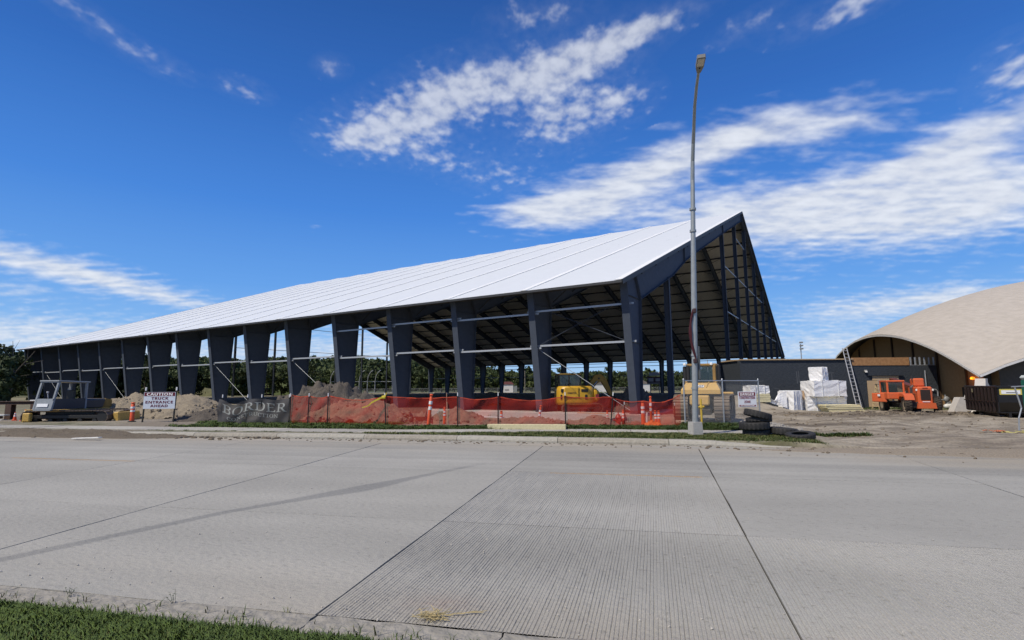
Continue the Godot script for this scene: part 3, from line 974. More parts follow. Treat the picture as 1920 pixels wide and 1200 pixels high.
	for k in 26:
		var x := -0.2 + k * 1.1 + rng.randf_range(-0.3, 0.3)
		var n := 2 if k % 3 else 3
		for i in n: bars.tube(Vector3(x + i * 0.16, -0.95, -0.47), Vector3(x + i * 0.16 + 0.02, -0.3 + rng.randf_range(-0.12, 0.1), -0.47), 0.012, 0.012, 5)
	part(bars, "starter_bars", mat("rust_bar", lin(0.16, 0.09, 0.06), 0.8), hall, "stuff")

# ---------- dark block annexe beside the hall
func build_annexe():
	var an := thing("block_annexe", "low charcoal block annexe with flat roof and boarded doorway", "building", Vector3(18.6, -0.4, -43.6))
	var dark := toned("charcoal_wall", Color(0.027, 0.034, 0.044), Color(0.04, 0.049, 0.061), 0.8, 0.35, 0.02, 4, 0.25)
	var wood := toned("cap_wood", Color(0.34, 0.24, 0.14), Color(0.5, 0.38, 0.24), 0.8, 0.8)
	var ply := toned("brown_board", Color(0.27, 0.13, 0.05), Color(0.42, 0.23, 0.1), 0.75, 0.5, 0.015, 5)
	var osb := toned("osb", Color(0.36, 0.24, 0.13), Color(0.62, 0.47, 0.3), 0.85, 1.1, 0.05, 3)
	var met := mat("stud_metal", lin(0.5, 0.53, 0.56), 0.4, 0.5)
	# front wall in four pieces round the doorway (x 11.3-12.35, y 0-2.4)
	var g := Geo.new()
	g.box(Vector3(4.62, 2.0, -0.1), Vector3(9.24, 4.0, 0.2))
	part(g, "wall", dark, an)
	g = Geo.new(); g.box(Vector3(10.27, 1.76, -0.13), Vector3(2.06, 3.52, 0.2)); part(g, "wall", dark, an)
	g = Geo.new(); g.box(Vector3(11.82, 2.98, -0.13), Vector3(1.04, 1.08, 0.2)); part(g, "wall", dark, an)
	g = Geo.new(); g.box(Vector3(14.2, 1.76, -0.13), Vector3(3.7, 3.52, 0.2)); part(g, "wall", dark, an)
	g = Geo.new(); g.box(Vector3(0.1, 2.0, -2.2), Vector3(0.2, 4.0, 4.0)); part(g, "wall", dark, an)
	g = Geo.new(); g.box(Vector3(15.95, 1.76, -2.2), Vector3(0.2, 3.52, 3.9)); part(g, "wall", dark, an)
	g = Geo.new(); g.box(Vector3(8.0, 3.3, -2.2), Vector3(15.6, 0.1, 3.9)); part(g, "roof_slab", mat("bitumen", lin(0.05, 0.05, 0.05), 0.9), an)
	# timber cap along the parapet
	for k in 3:
		g = Geo.new()
		g.bevel(Vector3(1.53 + k * 3.09, 4.06, -0.06), Vector3(3.07, 0.1, 0.36), 0.01)
		part(g, "cap_board", wood, an)
	g = Geo.new(); g.box(Vector3(0.05, 4.06, -2.3), Vector3(0.34, 0.1, 3.8)); part(g, "cap_board", wood, an)
	# plywood fascia boards and bare studs
	for k in 2:
		g = Geo.new()
		g.box(Vector3(10.32 + k * 2.36, 3.86, 0.0), Vector3(2.34, 0.64, 0.03))
		part(g, "fascia_board", ply, an)
	for k in 6:
		g = Geo.new()
		g.box(Vector3(14.05 + k * 0.38, 3.86, -0.1), Vector3(0.07, 0.66, 0.12))
		part(g, "stud", met, an)
	g = Geo.new(); g.box(Vector3(12.6, 3.55, -0.1), Vector3(6.7, 0.04, 0.14)); part(g, "track_rail", met, an)
	# oriented-strand boards round the door
	var bx := [[10.75, 1.25, 0.95, 2.1], [12.85, 1.25, 0.95, 2.1], [11.8, 2.5, 2.15, 0.36]]
	for q in bx:
		g = Geo.new(); g.box(Vector3(q[0], q[1], 0.0), Vector3(q[2], q[3], 0.025)); part(g, "strand_board", osb, an)
	g = Geo.new(); g.box(Vector3(11.8, 2.74, 0.05), Vector3(2.9, 0.07, 0.16)); part(g, "door_lintel", dark, an)
	g = Geo.new(); g.box(Vector3(11.2, 1.2, 0.06), Vector3(0.12, 2.3, 0.16)); part(g, "door_jamb", met, an)
	g = Geo.new(); g.box(Vector3(11.82, 1.2, -1.2), Vector3(1.2, 2.6, 0.05)); part(g, "inner_door", mat("dark_door", lin(0.02, 0.02, 0.02), 0.6), an)
	# wall lamp, unlit
	g = Geo.new(); g.bevel(Vector3(10.2, 3.08, 0.06), Vector3(0.22, 0.2, 0.14), 0.04)
	var lm := part(g, "wall_lamp", mat("lamp_grey", lin(0.35, 0.35, 0.34), 0.5), an)
	g = Geo.new(); g.bevel(Vector3(10.2, 3.02, 0.15), Vector3(0.2, 0.14, 0.06), 0.03)
	part(g, "lens", mat("lamp_lens", lin(0.85, 0.84, 0.78), 0.3, 0.0, 0.0), lm)
	# grey conduit at the right end
	g = Geo.new()
	g.pipe([Vector3(15.0, 3.1, 0.08), Vector3(15.0, 1.62, 0.08), Vector3(15.75, 1.55, 0.1), Vector3(15.85, 1.4, 0.1), Vector3(15.85, 0.5, 0.1)], 0.05)
	part(g, "conduit", met, an)
	# chalk marks and plaster smears
	var chalk := mat("chalk", lin(0.13, 0.14, 0.155), 0.9, 0.0, 0.3, 3.0)
	for q in [[4.6, 2.6, 0.05, 1.0, 0.0], [4.75, 2.65, 0.04, 0.9, 0.0], [1.55, 2.3, 0.6, 0.04, 0.15], [7.2, 2.95, 0.9, 0.04, 0.0], [7.1, 2.5, 0.06, 0.7, -0.25], [7.45, 2.45, 0.05, 0.9, 0.0], [5.25, 1.95, 0.35, 0.05, 0.1], [5.1, 1.5, 0.4, 0.04, 0.2], [2.9, 1.7, 0.5, 0.03, -0.2]]:
		g = Geo.new()
		g.box(Vector3.ZERO, Vector3(q[2], q[3], 0.006))
		var o := part(g, "chalk_mark", chalk, an)
		o.position = Vector3(q[0], q[1], 0.004); o.rotation.z = q[4]

# ---------- shell-roofed building at the right
func build_dome():
	var base := Vector3(33.0, -0.35, -38.0)
	var dm := thing("shell_dome", "tan shell-roofed dome with arched edges and brown walls", "building", base)
	var shell := toned("shell_tan", Color(0.40, 0.365, 0.315), Color(0.52, 0.475, 0.42), 0.9, 0.12, 0.02, 5, 0.35)
	var trim := mat("shell_trim", lin(0.75, 0.74, 0.72), 0.6)
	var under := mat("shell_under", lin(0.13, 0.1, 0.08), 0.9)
	var brown := toned("brown_panel", Color(0.29, 0.18, 0.085), Color(0.37, 0.24, 0.12), 0.8, 0.3)
	var seam := mat("panel_seam", lin(0.07, 0.042, 0.022), 0.8)
	# plan points of the feet and the crown, world coordinates
	var feet := [Vector3(36.7, 1.9, -62.0), Vector3(31.9, 1.95, -36.5), Vector3(74.0, 1.95, -29.0), Vector3(96.0, 1.95, -60.0), Vector3(78.0, 1.95, -96.0)]
	var crown := Vector3(68.0, 13.8, -62.0)
	# left-hand arch as surveyed: share along the chord, height
	var arch := [[0.0, 2.6], [0.05, 3.9], [0.097, 4.75], [0.168, 5.4], [0.274, 6.04], [0.368, 6.27], [0.45, 6.3], [0.512, 6.18], [0.58, 5.95], [0.635, 5.69], [0.726, 5.08], [0.807, 4.4], [0.88, 3.64], [0.946, 2.86], [1.0, 2.2]]
	var rim := []
	for k in feet.size():
		var a: Vector3 = feet[k]
		var b: Vector3 = feet[(k + 1) % feet.size()]
		var n := 28
		for i in n:
			var t := float(i) / n
			var p := a.lerp(b, t)
			var y := 0.0
			if k == 0:
				var j := 0
				while j < arch.size() - 2 and t > arch[j + 1][0]: j += 1
				y = lerp(arch[j][1], arch[j + 1][1], (t - arch[j][0]) / (arch[j + 1][0] - arch[j][0]))
			else:
				y = 2.2 + 4.4 * pow(sin(PI * t), 0.85)
			rim.append(Vector3(p.x, y, p.z) - base)
	var cr := crown - base
	var rings := 14
	var cols := rim.size() + 1
	var pts := []
	for j in rings + 1:
		var r := float(j) / rings
		for i in cols:
			var b: Vector3 = rim[i % rim.size()]
			var q := b.lerp(cr, r)
			q.y = lerp(b.y, cr.y, 1.0 - pow(1.0 - r, 1.85))
			pts.append(q)
	var g := Geo.new()
	g.grid(pts, cols)
	part(g, "shell_roof", shell, dm)
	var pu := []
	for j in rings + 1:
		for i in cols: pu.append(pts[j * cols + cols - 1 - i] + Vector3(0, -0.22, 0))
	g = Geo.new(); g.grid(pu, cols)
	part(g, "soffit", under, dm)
	for k in feet.size():
		g = Geo.new()
		for i in 28:
			var a: Vector3 = rim[k * 28 + i]
			var b: Vector3 = rim[(k * 28 + i + 1) % rim.size()]
			g.bar(a + Vector3(0, -0.1, 0), b + Vector3(0, -0.1, 0), 0.08, 0.15)
		part(g, "edge_beam", trim, dm)
	# walls of brown panels standing back under the arches
	for k in 2:
		var a: Vector3 = feet[k] - base
		var b: Vector3 = feet[k + 1] - base
		var d := (b - a); d.y = 0
		var inn := Vector3(-d.z, 0, d.x).normalized()
		if inn.dot(cr - a) < 0: inn = -inn
		var n := 7 if k == 0 else 10
		for i in n:
			var t0 := 0.03 + 0.94 * i / n
			var t1 := 0.03 + 0.94 * (i + 1) / n - 0.004
			var g2 := Geo.new()
			var m := 4
			for s in m:
				var q := []
				for t in [lerp(t0, t1, float(s) / m), lerp(t0, t1, float(s + 1) / m)]:
					var p: Vector3 = a + d * t + inn * 1.7
					var f: float = t * 28.0
					var i0 := int(f)
					var y: float = lerp(rim[k * 28 + i0].y, rim[(k * 28 + i0 + 1) % rim.size()].y, f - i0)
					q.append([Vector3(p.x, -0.1, p.z), Vector3(p.x, y + 0.3, p.z)])
				g2.quad(q[0][0], q[1][0], q[1][1], q[0][1])
			part(g2, "wall_panel", brown if k == 0 else mat("grey_panel", lin(0.09, 0.08, 0.065), 0.8), dm)
			var g3 := Geo.new()
			var ps := a + d * t0 + inn * 1.62
			var f0 := t0 * 28.0
			var ys: float = lerp(rim[k * 28 + int(f0)].y, rim[k * 28 + int(f0) + 1].y, f0 - int(f0))
			g3.box(Vector3(ps.x, ys * 0.5, ps.z), Vector3(0.12, ys, 0.12))
			part(g3, "mullion", seam, dm)
	# white buttress: the shell runs down to a splayed foot
	var f1: Vector3 = feet[1] - base
	f1.y = 0.0
	var foot := mat("buttress", lin(0.6, 0.57, 0.53), 0.75, 0.0, 0.18, 0.6)
	g = Geo.new()
	var prof := [[0.0, 2.3, 0.55], [0.25, 1.7, 0.6], [0.62, 1.1, 0.7], [1.05, 0.55, 0.85], [1.5, 0.0, 1.05]]
	var dirv := Vector3(-0.82, 0, 0.57)
	var sid := Vector3(0.57, 0, 0.82)
	for i in 4:
		var A := []
		var B := []
		for q in [prof[i], prof[i + 1]]:
			var c: Vector3 = f1 + dirv * q[0]; c.y = q[1]
			var c2: Vector3 = c - dirv * (0.5 + 0.25 * i)
			A.append(c - sid * q[2] * 0.5); A.append(c + sid * q[2] * 0.5)
			B.append(c2 - sid * q[2] * 0.5); B.append(c2 + sid * q[2] * 0.5)
		g.quad(A[2], A[3], A[1], A[0])
		g.quad(A[3], B[3], B[1], A[1])
		g.quad(B[2], A[2], A[0], B[0])
	part(g, "buttress", foot, dm)
	g = Geo.new()
	var wing := PackedVector2Array([Vector2(-0.2, 2.2), Vector2(0.25, 2.15), Vector2(1.15, 0.95), Vector2(1.5, 0.0), Vector2(-0.5, 0.0)])
	g.prism(wing, -0.15, 0.15, Transform3D(Basis(Vector3(0.92, 0, -0.39), Vector3.UP, Vector3(0.39, 0, 0.92)), f1 + Vector3(0.3, 0, -0.2)))
	part(g, "buttress", foot, dm)
	# small lit bulkhead lamp on the brown wall, a dark door below it, window at the right
	var wl := Geo.new()
	var wallp: Vector3 = feet[0].lerp(feet[1], 0.87) - base + Vector3(1.5, 0, 0.25)
	wl.lathe([Vector2(0.0, -0.12), Vector2(0.12, -0.08), Vector2(0.15, 0.0), Vector2(0.12, 0.09), Vector2(0.0, 0.12)], 12, Transform3D(Basis(), Vector3(wallp.x, 2.35, wallp.z)))
	var em := StandardMaterial3D.new()
	em.albedo_color = Color(0.9, 0.6, 0.25); em.emission_enabled = true; em.emission = Color(1.0, 0.55, 0.15); em.emission_energy_multiplier = 1.6
	part(wl, "bulkhead_lamp", em, dm)
	var om := OmniLight3D.new()
	om.name = "bulkhead_glow"
	dm.add_child(om)
	om.position = Vector3(wallp.x - 0.28, 2.35, wallp.z + 0.05)
	om.light_color = Color(1.0, 0.62, 0.25); om.light_energy = 0.25; om.light_size = 0.12; om.omni_range = 6.0; om.omni_attenuation = 2.0; om.shadow_enabled = true
	g = Geo.new(); g.box(Vector3(wallp.x - 0.02, 0.75, wallp.z - 0.2), Vector3(0.12, 1.9, 1.5)); part(g, "door", mat("dark_door", lin(0.02, 0.02, 0.02), 0.6), dm)
	g = Geo.new(); g.box(Vector3(4.2, 1.45, -1.55), Vector3(2.2, 1.3, 0.1)); var wn := part(g, "window", mat("pale_frame", lin(0.5, 0.52, 0.54), 0.5), dm)
	g = Geo.new(); g.box(Vector3(4.2, 1.45, -1.49), Vector3(1.9, 1.05, 0.03)); part(g, "pane", mat("pane_grey", lin(0.3, 0.33, 0.36), 0.1, 0.0, 0.0), wn)

# ---------- trees, hills and the far side
func crown_mesh(seed: int, h: float, r: float, leaves: int, leaf: float, base := 0.22, dark := Color(0.022, 0.038, 0.012), pale := Color(0.075, 0.105, 0.03)) -> ArrayMesh:
	var q := RandomNumberGenerator.new(); q.seed = seed
	var clumps := []
	var n := 34
	for i in n:
		var y := q.randf_range(base, 0.96)
		var rr: float = r * sqrt(max(0.05, 1.0 - pow((y - 0.52) / 0.52, 2.0))) * q.randf_range(0.35, 0.95)
		var a := q.randf() * TAU
		clumps.append([Vector3(cos(a) * rr, y * h, sin(a) * rr), r * q.randf_range(0.22, 0.42), q.randf()])
	var vs := PackedVector3Array(); var ns := PackedVector3Array(); var cs := PackedColorArray()
	for i in leaves:
		var c: Array = clumps[q.randi() % n]
		var d := Vector3(q.randfn(), q.randfn() * 0.8 + 0.2, q.randfn()).normalized()
		var p: Vector3 = c[0] + d * c[1] * pow(q.randf(), 0.4)
		var nn := (d + Vector3(q.randfn(), q.randfn(), q.randfn()) * 0.55).normalized()
		var t := nn.cross(Vector3(q.randfn(), q.randfn(), q.randfn())).normalized()
		var b := nn.cross(t)
		var s := leaf * q.randf_range(0.6, 1.3)
		var col := dark.lerp(pale, clamp(c[2] * 0.6 + q.randf() * 0.5, 0, 1))
		var k := [p - t * s, p - b * s * 0.6, p + t * s, p + b * s * 0.6]
		for j in [0, 2, 1, 0, 3, 2]:
			vs.append(k[j]); ns.append(nn); cs.append(col)
	var ar := []; ar.resize(Mesh.ARRAY_MAX)
	ar[Mesh.ARRAY_VERTEX] = vs; ar[Mesh.ARRAY_NORMAL] = ns; ar[Mesh.ARRAY_COLOR] = cs
	var me := ArrayMesh.new()
	me.add_surface_from_arrays(Mesh.PRIMITIVE_TRIANGLES, ar)
	return me
func trunk_geo(seed: int, h: float, r: float) -> ArrayMesh:
	var q := RandomNumberGenerator.new(); q.seed = seed
	var g := Geo.new()
	var p := Vector3(0, -0.3, 0)
	var rad := h * 0.022
	for k in 5:
		var e := p + Vector3(q.randfn() * h * 0.012, h * 0.16, q.randfn() * h * 0.012)
		g.tube(p, e, rad, rad * 0.8, 7, false)
		if k > 0:
			for j in 3:
				var a := q.randf() * TAU
				g.tube(e, e + Vector3(cos(a) * r * 0.6, h * 0.16, sin(a) * r * 0.6), rad * 0.5, rad * 0.12, 5, false)
		p = e; rad *= 0.8
	return g.done()
func leaf_mat() -> StandardMaterial3D:
	if mats.has("leaf"): return mats["leaf"]
	var m := StandardMaterial3D.new()
	m.vertex_color_use_as_albedo = true
	m.roughness = 0.75
	m.cull_mode = BaseMaterial3D.CULL_DISABLED
	m.backlight_enabled = true; m.backlight = Color(0.25, 0.3, 0.08)
	mats["leaf"] = m
	return m
func hill_h(az: float) -> float:
	var k := [[-70, 16.0], [-48, 19.0], [-38, 17.0], [-30, 18.5], [-22, 20.0], [-14, 19.5], [-8, 18.5], [-4, 15.0], [0, 9.5], [6, 7.0], [14, 8.0], [22, 7.0], [40, 6.0], [70, 5.0]]
	var i := 0
	while i < k.size() - 2 and az > k[i + 1][0]: i += 1
	return lerp(k[i][1], k[i + 1][1], clamp((az - k[i][0]) / float(k[i + 1][0] - k[i][0]), 0, 1))
func inside_hall(x: float, z: float) -> bool:
	var a := hall_a(x, z)
	var b := hall_b(x, z)
	return a > -6.0 and a < 109.0 and b > -6.0 and b < 108.0
func build_background():
	var bark := mat("bark", lin(0.09, 0.07, 0.05), 0.95)
	var lm := leaf_mat()
	# wooded hills
	var pts := []
	var cols := 60
	var prof := [[215.0, -0.01], [250.0, 0.14], [290.0, 0.42], [330.0, 0.78], [365.0, 1.0], [420.0, 0.8], [500.0, 0.3]]
	nz.frequency = 0.02
	for q in prof:
		for i in cols:
			var az: float = lerp(-68.0, 68.0, i / float(cols - 1))
			var d: float = q[0] + 14.0 * nz.get_noise_2d(i * 9.0, 3.0)
			var y: float = -0.35 + q[1] * (hill_h(az) - 6.0 + 2.5 * nz.get_noise_2d(i * 14.0, q[0]))
			pts.append(Vector3(sin(deg_to_rad(az)) * d, y, -cos(deg_to_rad(az)) * d))
	var g := Geo.new()
	g.grid(pts, cols)
	solo(g, "hills", toned("hill_floor", Color(0.035, 0.05, 0.02), Color(0.07, 0.09, 0.035), 0.95, 0.05), "low green hills on the skyline", "hills", Vector3.ZERO, 0.0, "", "structure")
	var crowns := []
	for k in 3: crowns.append(crown_mesh(900 + k, 8.5, 3.9, 420, 0.85, 0.05))
	for k in 3:
		var mm := MultiMesh.new()
		mm.transform_format = MultiMesh.TRANSFORM_3D
		mm.mesh = crowns[k]
		var xf := []
		while xf.size() < 620:
			var az := rng.randf_range(-56.0, 34.0)
			var t := pow(rng.randf(), 0.75)
			var d: float = lerp(225.0, 372.0, t)
			var base: float = -0.35 + smoothstep(0.0, 1.0, t) * (hill_h(az) - 6.5)
			var s := rng.randf_range(0.65, 1.15)
			xf.append(Transform3D(Basis(Vector3.UP, rng.randf() * TAU).scaled(Vector3(s, s * rng.randf_range(0.75, 1.05), s)), Vector3(sin(deg_to_rad(az)) * d, base - 0.6, -cos(deg_to_rad(az)) * d)))
		mm.instance_count = xf.size()
		for i in xf.size(): mm.set_instance_transform(i, xf[i])
		var o := MultiMeshInstance3D.new()
		o.name = numbered("hill_woodland")
		o.multimesh = mm; o.material_override = lm
		add_child(o)
		tag(o, "dense green woodland covering the far hills", "woodland", "woods on the hills", "stuff")
	# single trees of the belt behind the ball field
	var kinds := []
	for k in 5:
		var h: float = [8.5, 9.5, 7.5, 10.5, 6.5][k]
		var r: float = [3.2, 3.4, 3.3, 2.9, 3.0][k]
		var t := Node3D.new()
		part(crown_mesh(40 + k, h, r, 1500, 0.42, 0.10, Color(0.02, 0.036, 0.011), [Color(0.07, 0.1, 0.028), Color(0.085, 0.115, 0.03), Color(0.06, 0.09, 0.028), Color(0.075, 0.1, 0.03), Color(0.1, 0.125, 0.035)][k]), "crown", lm, t)
		part(trunk_geo(60 + k, h, r), "trunk", bark, t)
		kinds.append(t)
	var looks := ["leafy dark green tree in the belt beyond the ball field", "broad green tree in the belt beyond the ball field", "round green tree in the belt beyond the ball field", "tall green tree in the belt beyond the ball field", "low yellow-green tree in the belt beyond the ball field"]
	for i in 96:
		var az: float = lerp(-46.5, 24.5, (i + rng.randf_range(-0.4, 0.4)) / 95.0)
		var d := rng.randf_range(152.0, 205.0)
		var k := rng.randi() % 5
		var t: Node3D = kinds[k].duplicate()
		t.name = numbered("deciduous_tree")
		add_child(t)
		t.position = Vector3(sin(deg_to_rad(az)) * d, -0.35, -cos(deg_to_rad(az)) * d)
		while inside_hall(t.position.x, t.position.z) or (az > -20.0 and d < 203.0):
			d += 4.0
			t.position = Vector3(sin(deg_to_rad(az)) * d, -0.35, -cos(deg_to_rad(az)) * d)
		var s: float = rng.randf_range(0.72, 1.05) * (1.0 - 0.22 * ss(0.0, 8.0, az)) * max(1.0, d / 180.0)
		t.scale = Vector3(s, s, s) * (1.0 if az < 0 else 0.95)
		t.rotation.y = rng.randf() * TAU
		tag(t, looks[k], "tree", looks[k].replace("tree in", "trees in"))
	for t in kinds: t.free()
	# big tree and thicket at the left edge, with a dead one between
	for q in [["large dark tree at the left edge of the view", -72.0, -68.0, 1.25, 3], ["green tree behind the left end of the hall", -79.0, -82.0, 0.95, 1], ["low bushy tree at the left edge beyond the steel beam", -64.0, -66.0, 0.62, 4]]:
		var t := thing("deciduous_tree", q[0], "tree", Vector3(q[1], -0.2, q[2]))
		var h: float = 9.2 * q[3]
		part(crown_mesh(140 + q[4], h, h * 0.42, 3000, 0.3, 0.08, Color(0.014, 0.026, 0.01), Color(0.05, 0.075, 0.022)), "crown", lm, t)
		part(trunk_geo(160 + q[4], h, h * 0.4), "trunk", bark, t)
	for i in 14:
		var p := Vector3(-58.0 - i * 3.3 + rng.randf_range(-2, 2), -0.25, -78.0 - rng.randf_range(0.0, 22.0))
		var t := thing("deciduous_tree", "dark green shrub-like tree in the thicket at the far left", "tree", p, rng.randf() * TAU, "thicket trees at the far left")
		var h := rng.randf_range(3.6, 5.6)
		part(crown_mesh(180 + i % 4, 5.0, 2.4, 900, 0.3, 0.04, Color(0.014, 0.026, 0.01), Color(0.05, 0.078, 0.022)), "crown", lm, t)
		part(trunk_geo(190 + i % 4, 5.0, 2.2), "trunk", bark, t)
		t.scale = Vector3.ONE * h / 5.0
	var dead := thing("dead_tree", "bare grey dead tree with forked branches left of the hall", "tree", Vector3(-66.2, -0.2, -70.5))
	dead.scale = Vector3.ONE * 0.86
	g = Geo.new()
	g.tube(Vector3(0, -0.3, 0), Vector3(0.4, 4.5, 0), 0.22, 0.14, 7)
	part(g, "trunk", mat("dead_bark", lin(0.16, 0.14, 0.12), 0.95), dead)
	for q in [[Vector3(0.4, 4.5, 0), Vector3(-0.1, 9.6, 0.2), 0.1], [Vector3(0.4, 4.5, 0), Vector3(3.6, 8.0, 0.3), 0.1], [Vector3(1.6, 5.9, 0.1), Vector3(4.6, 6.6, -0.2), 0.07], [Vector3(0.3, 6.5, 0.1), Vector3(-1.4, 8.3, 0), 0.06], [Vector3(0.3, 4.0, 0), Vector3(3.0, 4.4, 0.2), 0.06], [Vector3(2.4, 6.9, 0.2), Vector3(2.6, 8.4, 0.4), 0.05], [Vector3(0.1, 8.2, 0.1), Vector3(0.9, 9.7, 0.1), 0.04]]:
		g = Geo.new(); g.tube(q[0], q[1], q[2], q[2] * 0.25, 5)
		part(g, "branch", mat("dead_bark", lin(0.16, 0.14, 0.12), 0.95), dead)
	# grassy bank beyond the hall, left of centre
	solo(mound_mesh(19.0, 8.0, 3.7, 71, 0.12), "grass_bank", toned("bank_grass", Color(0.055, 0.08, 0.025), Color(0.1, 0.125, 0.045), 0.95, 0.3), "long grassy bank beyond the hall's left half", "bank", Vector3(-68.0, -0.45, -154.0), 0.3, "", "structure")
	solo(mound_mesh(8.0, 5.0, 2.3, 72, 0.2), "grass_bank", toned("bank_dry", Color(0.09, 0.1, 0.045), Color(0.16, 0.15, 0.075), 0.95, 0.3), "small dry grass bank beyond the hall beside the long bank", "bank", Vector3(-80.0, -0.45, -137.0), 0.1, "", "structure")
	# ball-field buildings and fences
	var shed := thing("field_shed", "small white shed with maroon roof on the ball field", "shed", Vector3(-1.5, -0.35, -182.0))
	shed.scale = Vector3.ONE * 1.2
	g = Geo.new(); g.box(Vector3(0, 1.15, 0), Vector3(2.9, 2.3, 2.6)); part(g, "wall", mat("shed_white", lin(0.75, 0.75, 0.74), 0.7), shed)
	g = Geo.new(); g.prism(PackedVector2Array([Vector2(-1.75, 0), Vector2(1.75, 0), Vector2(0.9, 0.75), Vector2(-0.9, 0.75)]), -1.5, 1.5, Transform3D(Basis(), Vector3(0, 2.3, 0))); part(g, "roof", mat("shed_roof", lin(0.22, 0.08, 0.08), 0.7), shed)
	g = Geo.new(); g.box(Vector3(2.0, 0.95, 0.2), Vector3(1.1, 1.9, 2.0)); part(g, "lean_to", mat("shed_grey", lin(0.25, 0.28, 0.28), 0.7), shed)
	g = Geo.new(); g.box(Vector3(-0.3, 0.75, 1.31), Vector3(1.2, 0.5, 0.03)); part(g, "notice", mat("notice_grey", lin(0.35, 0.35, 0.36), 0.7), shed)
	var sb := thing("scoreboard", "dark maroon and white scoreboard on posts beyond the hall", "scoreboard", Vector3(37.2, -0.35, -140.0))
	g = Geo.new(); g.box(Vector3(0, 3.4, 0), Vector3(3.9, 1.9, 0.3)); part(g, "panel", mat("score_maroon", lin(0.1, 0.035, 0.045), 0.5), sb)
	g = Geo.new(); g.box(Vector3(0, 5.0, 0), Vector3(2.6, 0.9, 0.3)); part(g, "header", mat("score_white", lin(0.6, 0.55, 0.56), 0.5), sb)
	for q in [[-1.0, 3.5, 1.3, 0.9], [0.95, 3.5, 1.5, 0.8], [0.0, 2.65, 3.4, 0.18]]:
		g = Geo.new(); g.box(Vector3(q[0], q[1], 0.17), Vector3(q[2], q[3], 0.04)); part(g, "score_field", mat("score_white", lin(0.6, 0.55, 0.56), 0.5), sb)
	for x in [-1.2, 1.2]:
		g = Geo.new(); g.tube(Vector3(x, 0, 0), Vector3(x, 2.6, 0), 0.1, 0.1, 8); part(g, "post", mat("post_grey", lin(0.3, 0.3, 0.3), 0.5), sb)
	var wire := mat("fence_grey", lin(0.34, 0.36, 0.37), 0.6, 0.2)
	for q in [[Vector3(-62, 0, -192), Vector3(-14, 0, -194)], [Vector3(-14, 0, -194), Vector3(38, 0, -192)], [Vector3(38, 0, -192), Vector3(92, 0, -172)]]:
		var lab: String = ["grey chain-link field fence left of the white shed", "grey chain-link field fence behind the white shed", "grey chain-link field fence below the scoreboard"][[-62.0, -14.0, 38.0].find(q[0].x)]
		var f := thing("field_fence", lab, "fence", Vector3(0, -0.35, 0))
		var n := 13
		for i in n:
			g = Geo.new(); var p: Vector3 = q[0].lerp(q[1], i / float(n - 1)); g.tube(p, p + Vector3(0, 1.5, 0), 0.04, 0.04, 6); part(g, "post", wire, f)
		g = Geo.new(); g.tube(q[0] + Vector3(0, 1.5, 0), q[1] + Vector3(0, 1.5, 0), 0.035, 0.035, 6); part(g, "rail", wire, f)
		var wg := Geo.new()
		var le: float = q[0].distance_to(q[1])
		for i in int(le / 0.35):
			for s in [-1.0, 1.0]:
				var t: float = (i * 0.35) / le
				var t2: float = clamp(t + s * 1.45 / le, 0, 1)
				wg.bar(q[0].lerp(q[1], t) + Vector3(0, 0.02, 0), q[0].lerp(q[1], t2) + Vector3(0, 1.46, 0), 0.018, 0.018)
		part(wg, "wire_mesh", wire, f, "stuff")
	# curved backstop posts
	var bs := thing("backstop", "curved grey backstop frame beyond the dark dirt mound", "backstop", Vector3(0, -0.35, 0))
	bs.scale = Vector3.ONE * 1.56
	for q in [[-40.5, -119.0], [-38.5, -119.4], [-34.5, -120.5], [-32.8, -121.0], [-31.2, -121.5], [-27.5, -122.5]]:
		g = Geo.new()
		g.pipe([Vector3(q[0], 0, q[1]), Vector3(q[0], 2.6, q[1]), Vector3(q[0] + 0.25, 3.8, q[1] + 0.3), Vector3(q[0] + 0.9, 4.7, q[1] + 0.9), Vector3(q[0] + 1.6, 5.1, q[1] + 1.5)], 0.07, 6)
		part(g, "curved_post", mat("post_pale", lin(0.5, 0.52, 0.53), 0.5, 0.3), bs)
	for y in [0.1, 2.6]:
		g = Geo.new(); g.tube(Vector3(-40.5, y, -119), Vector3(-27.5, y, -122.5), 0.05, 0.05, 6); part(g, "rail", mat("post_pale", lin(0.5, 0.52, 0.53), 0.5, 0.3), bs)
	var pole := mat("wood_pole", lin(0.26, 0.23, 0.19), 0.9)
	for q in [["thin grey field pole right of the white shed", 4.3, -184.0, 7.4], ["wooden field pole between far columns left of centre", -30.0, -197.0, 7.2], ["slim white field pole near the left field fence", -40.0, -196.0, 6.4], ["slim pale pole standing right of the bulldozer cab", 57.5, -157.0, 9.4], ["second pale pole right of the bulldozer cab", 61.5, -158.0, 9.6]]:
		g = Geo.new(); g.tube(Vector3(0, 0, 0), Vector3(0, q[3], 0), 0.16, 0.1, 8)
		solo(g, "field_pole", pole if q[0].begins_with("wood") or q[0].begins_with("thin") else mat("post_pale", lin(0.5, 0.52, 0.53), 0.5, 0.3), q[0], "pole", Vector3(q[1], -0.35, q[2]))
	# stadium light mast above the annexe
	var mast := thing("stadium_light_mast", "tall slim floodlight mast rising above the dark annexe", "light mast", Vector3(86.9, -0.35, -160.0))
	g = Geo.new(); g.tube(Vector3.ZERO, Vector3(0, 14.2, 0), 0.24, 0.13, 8); part(g, "pole", mat("mast_grey", lin(0.42, 0.43, 0.44), 0.5, 0.3), mast)
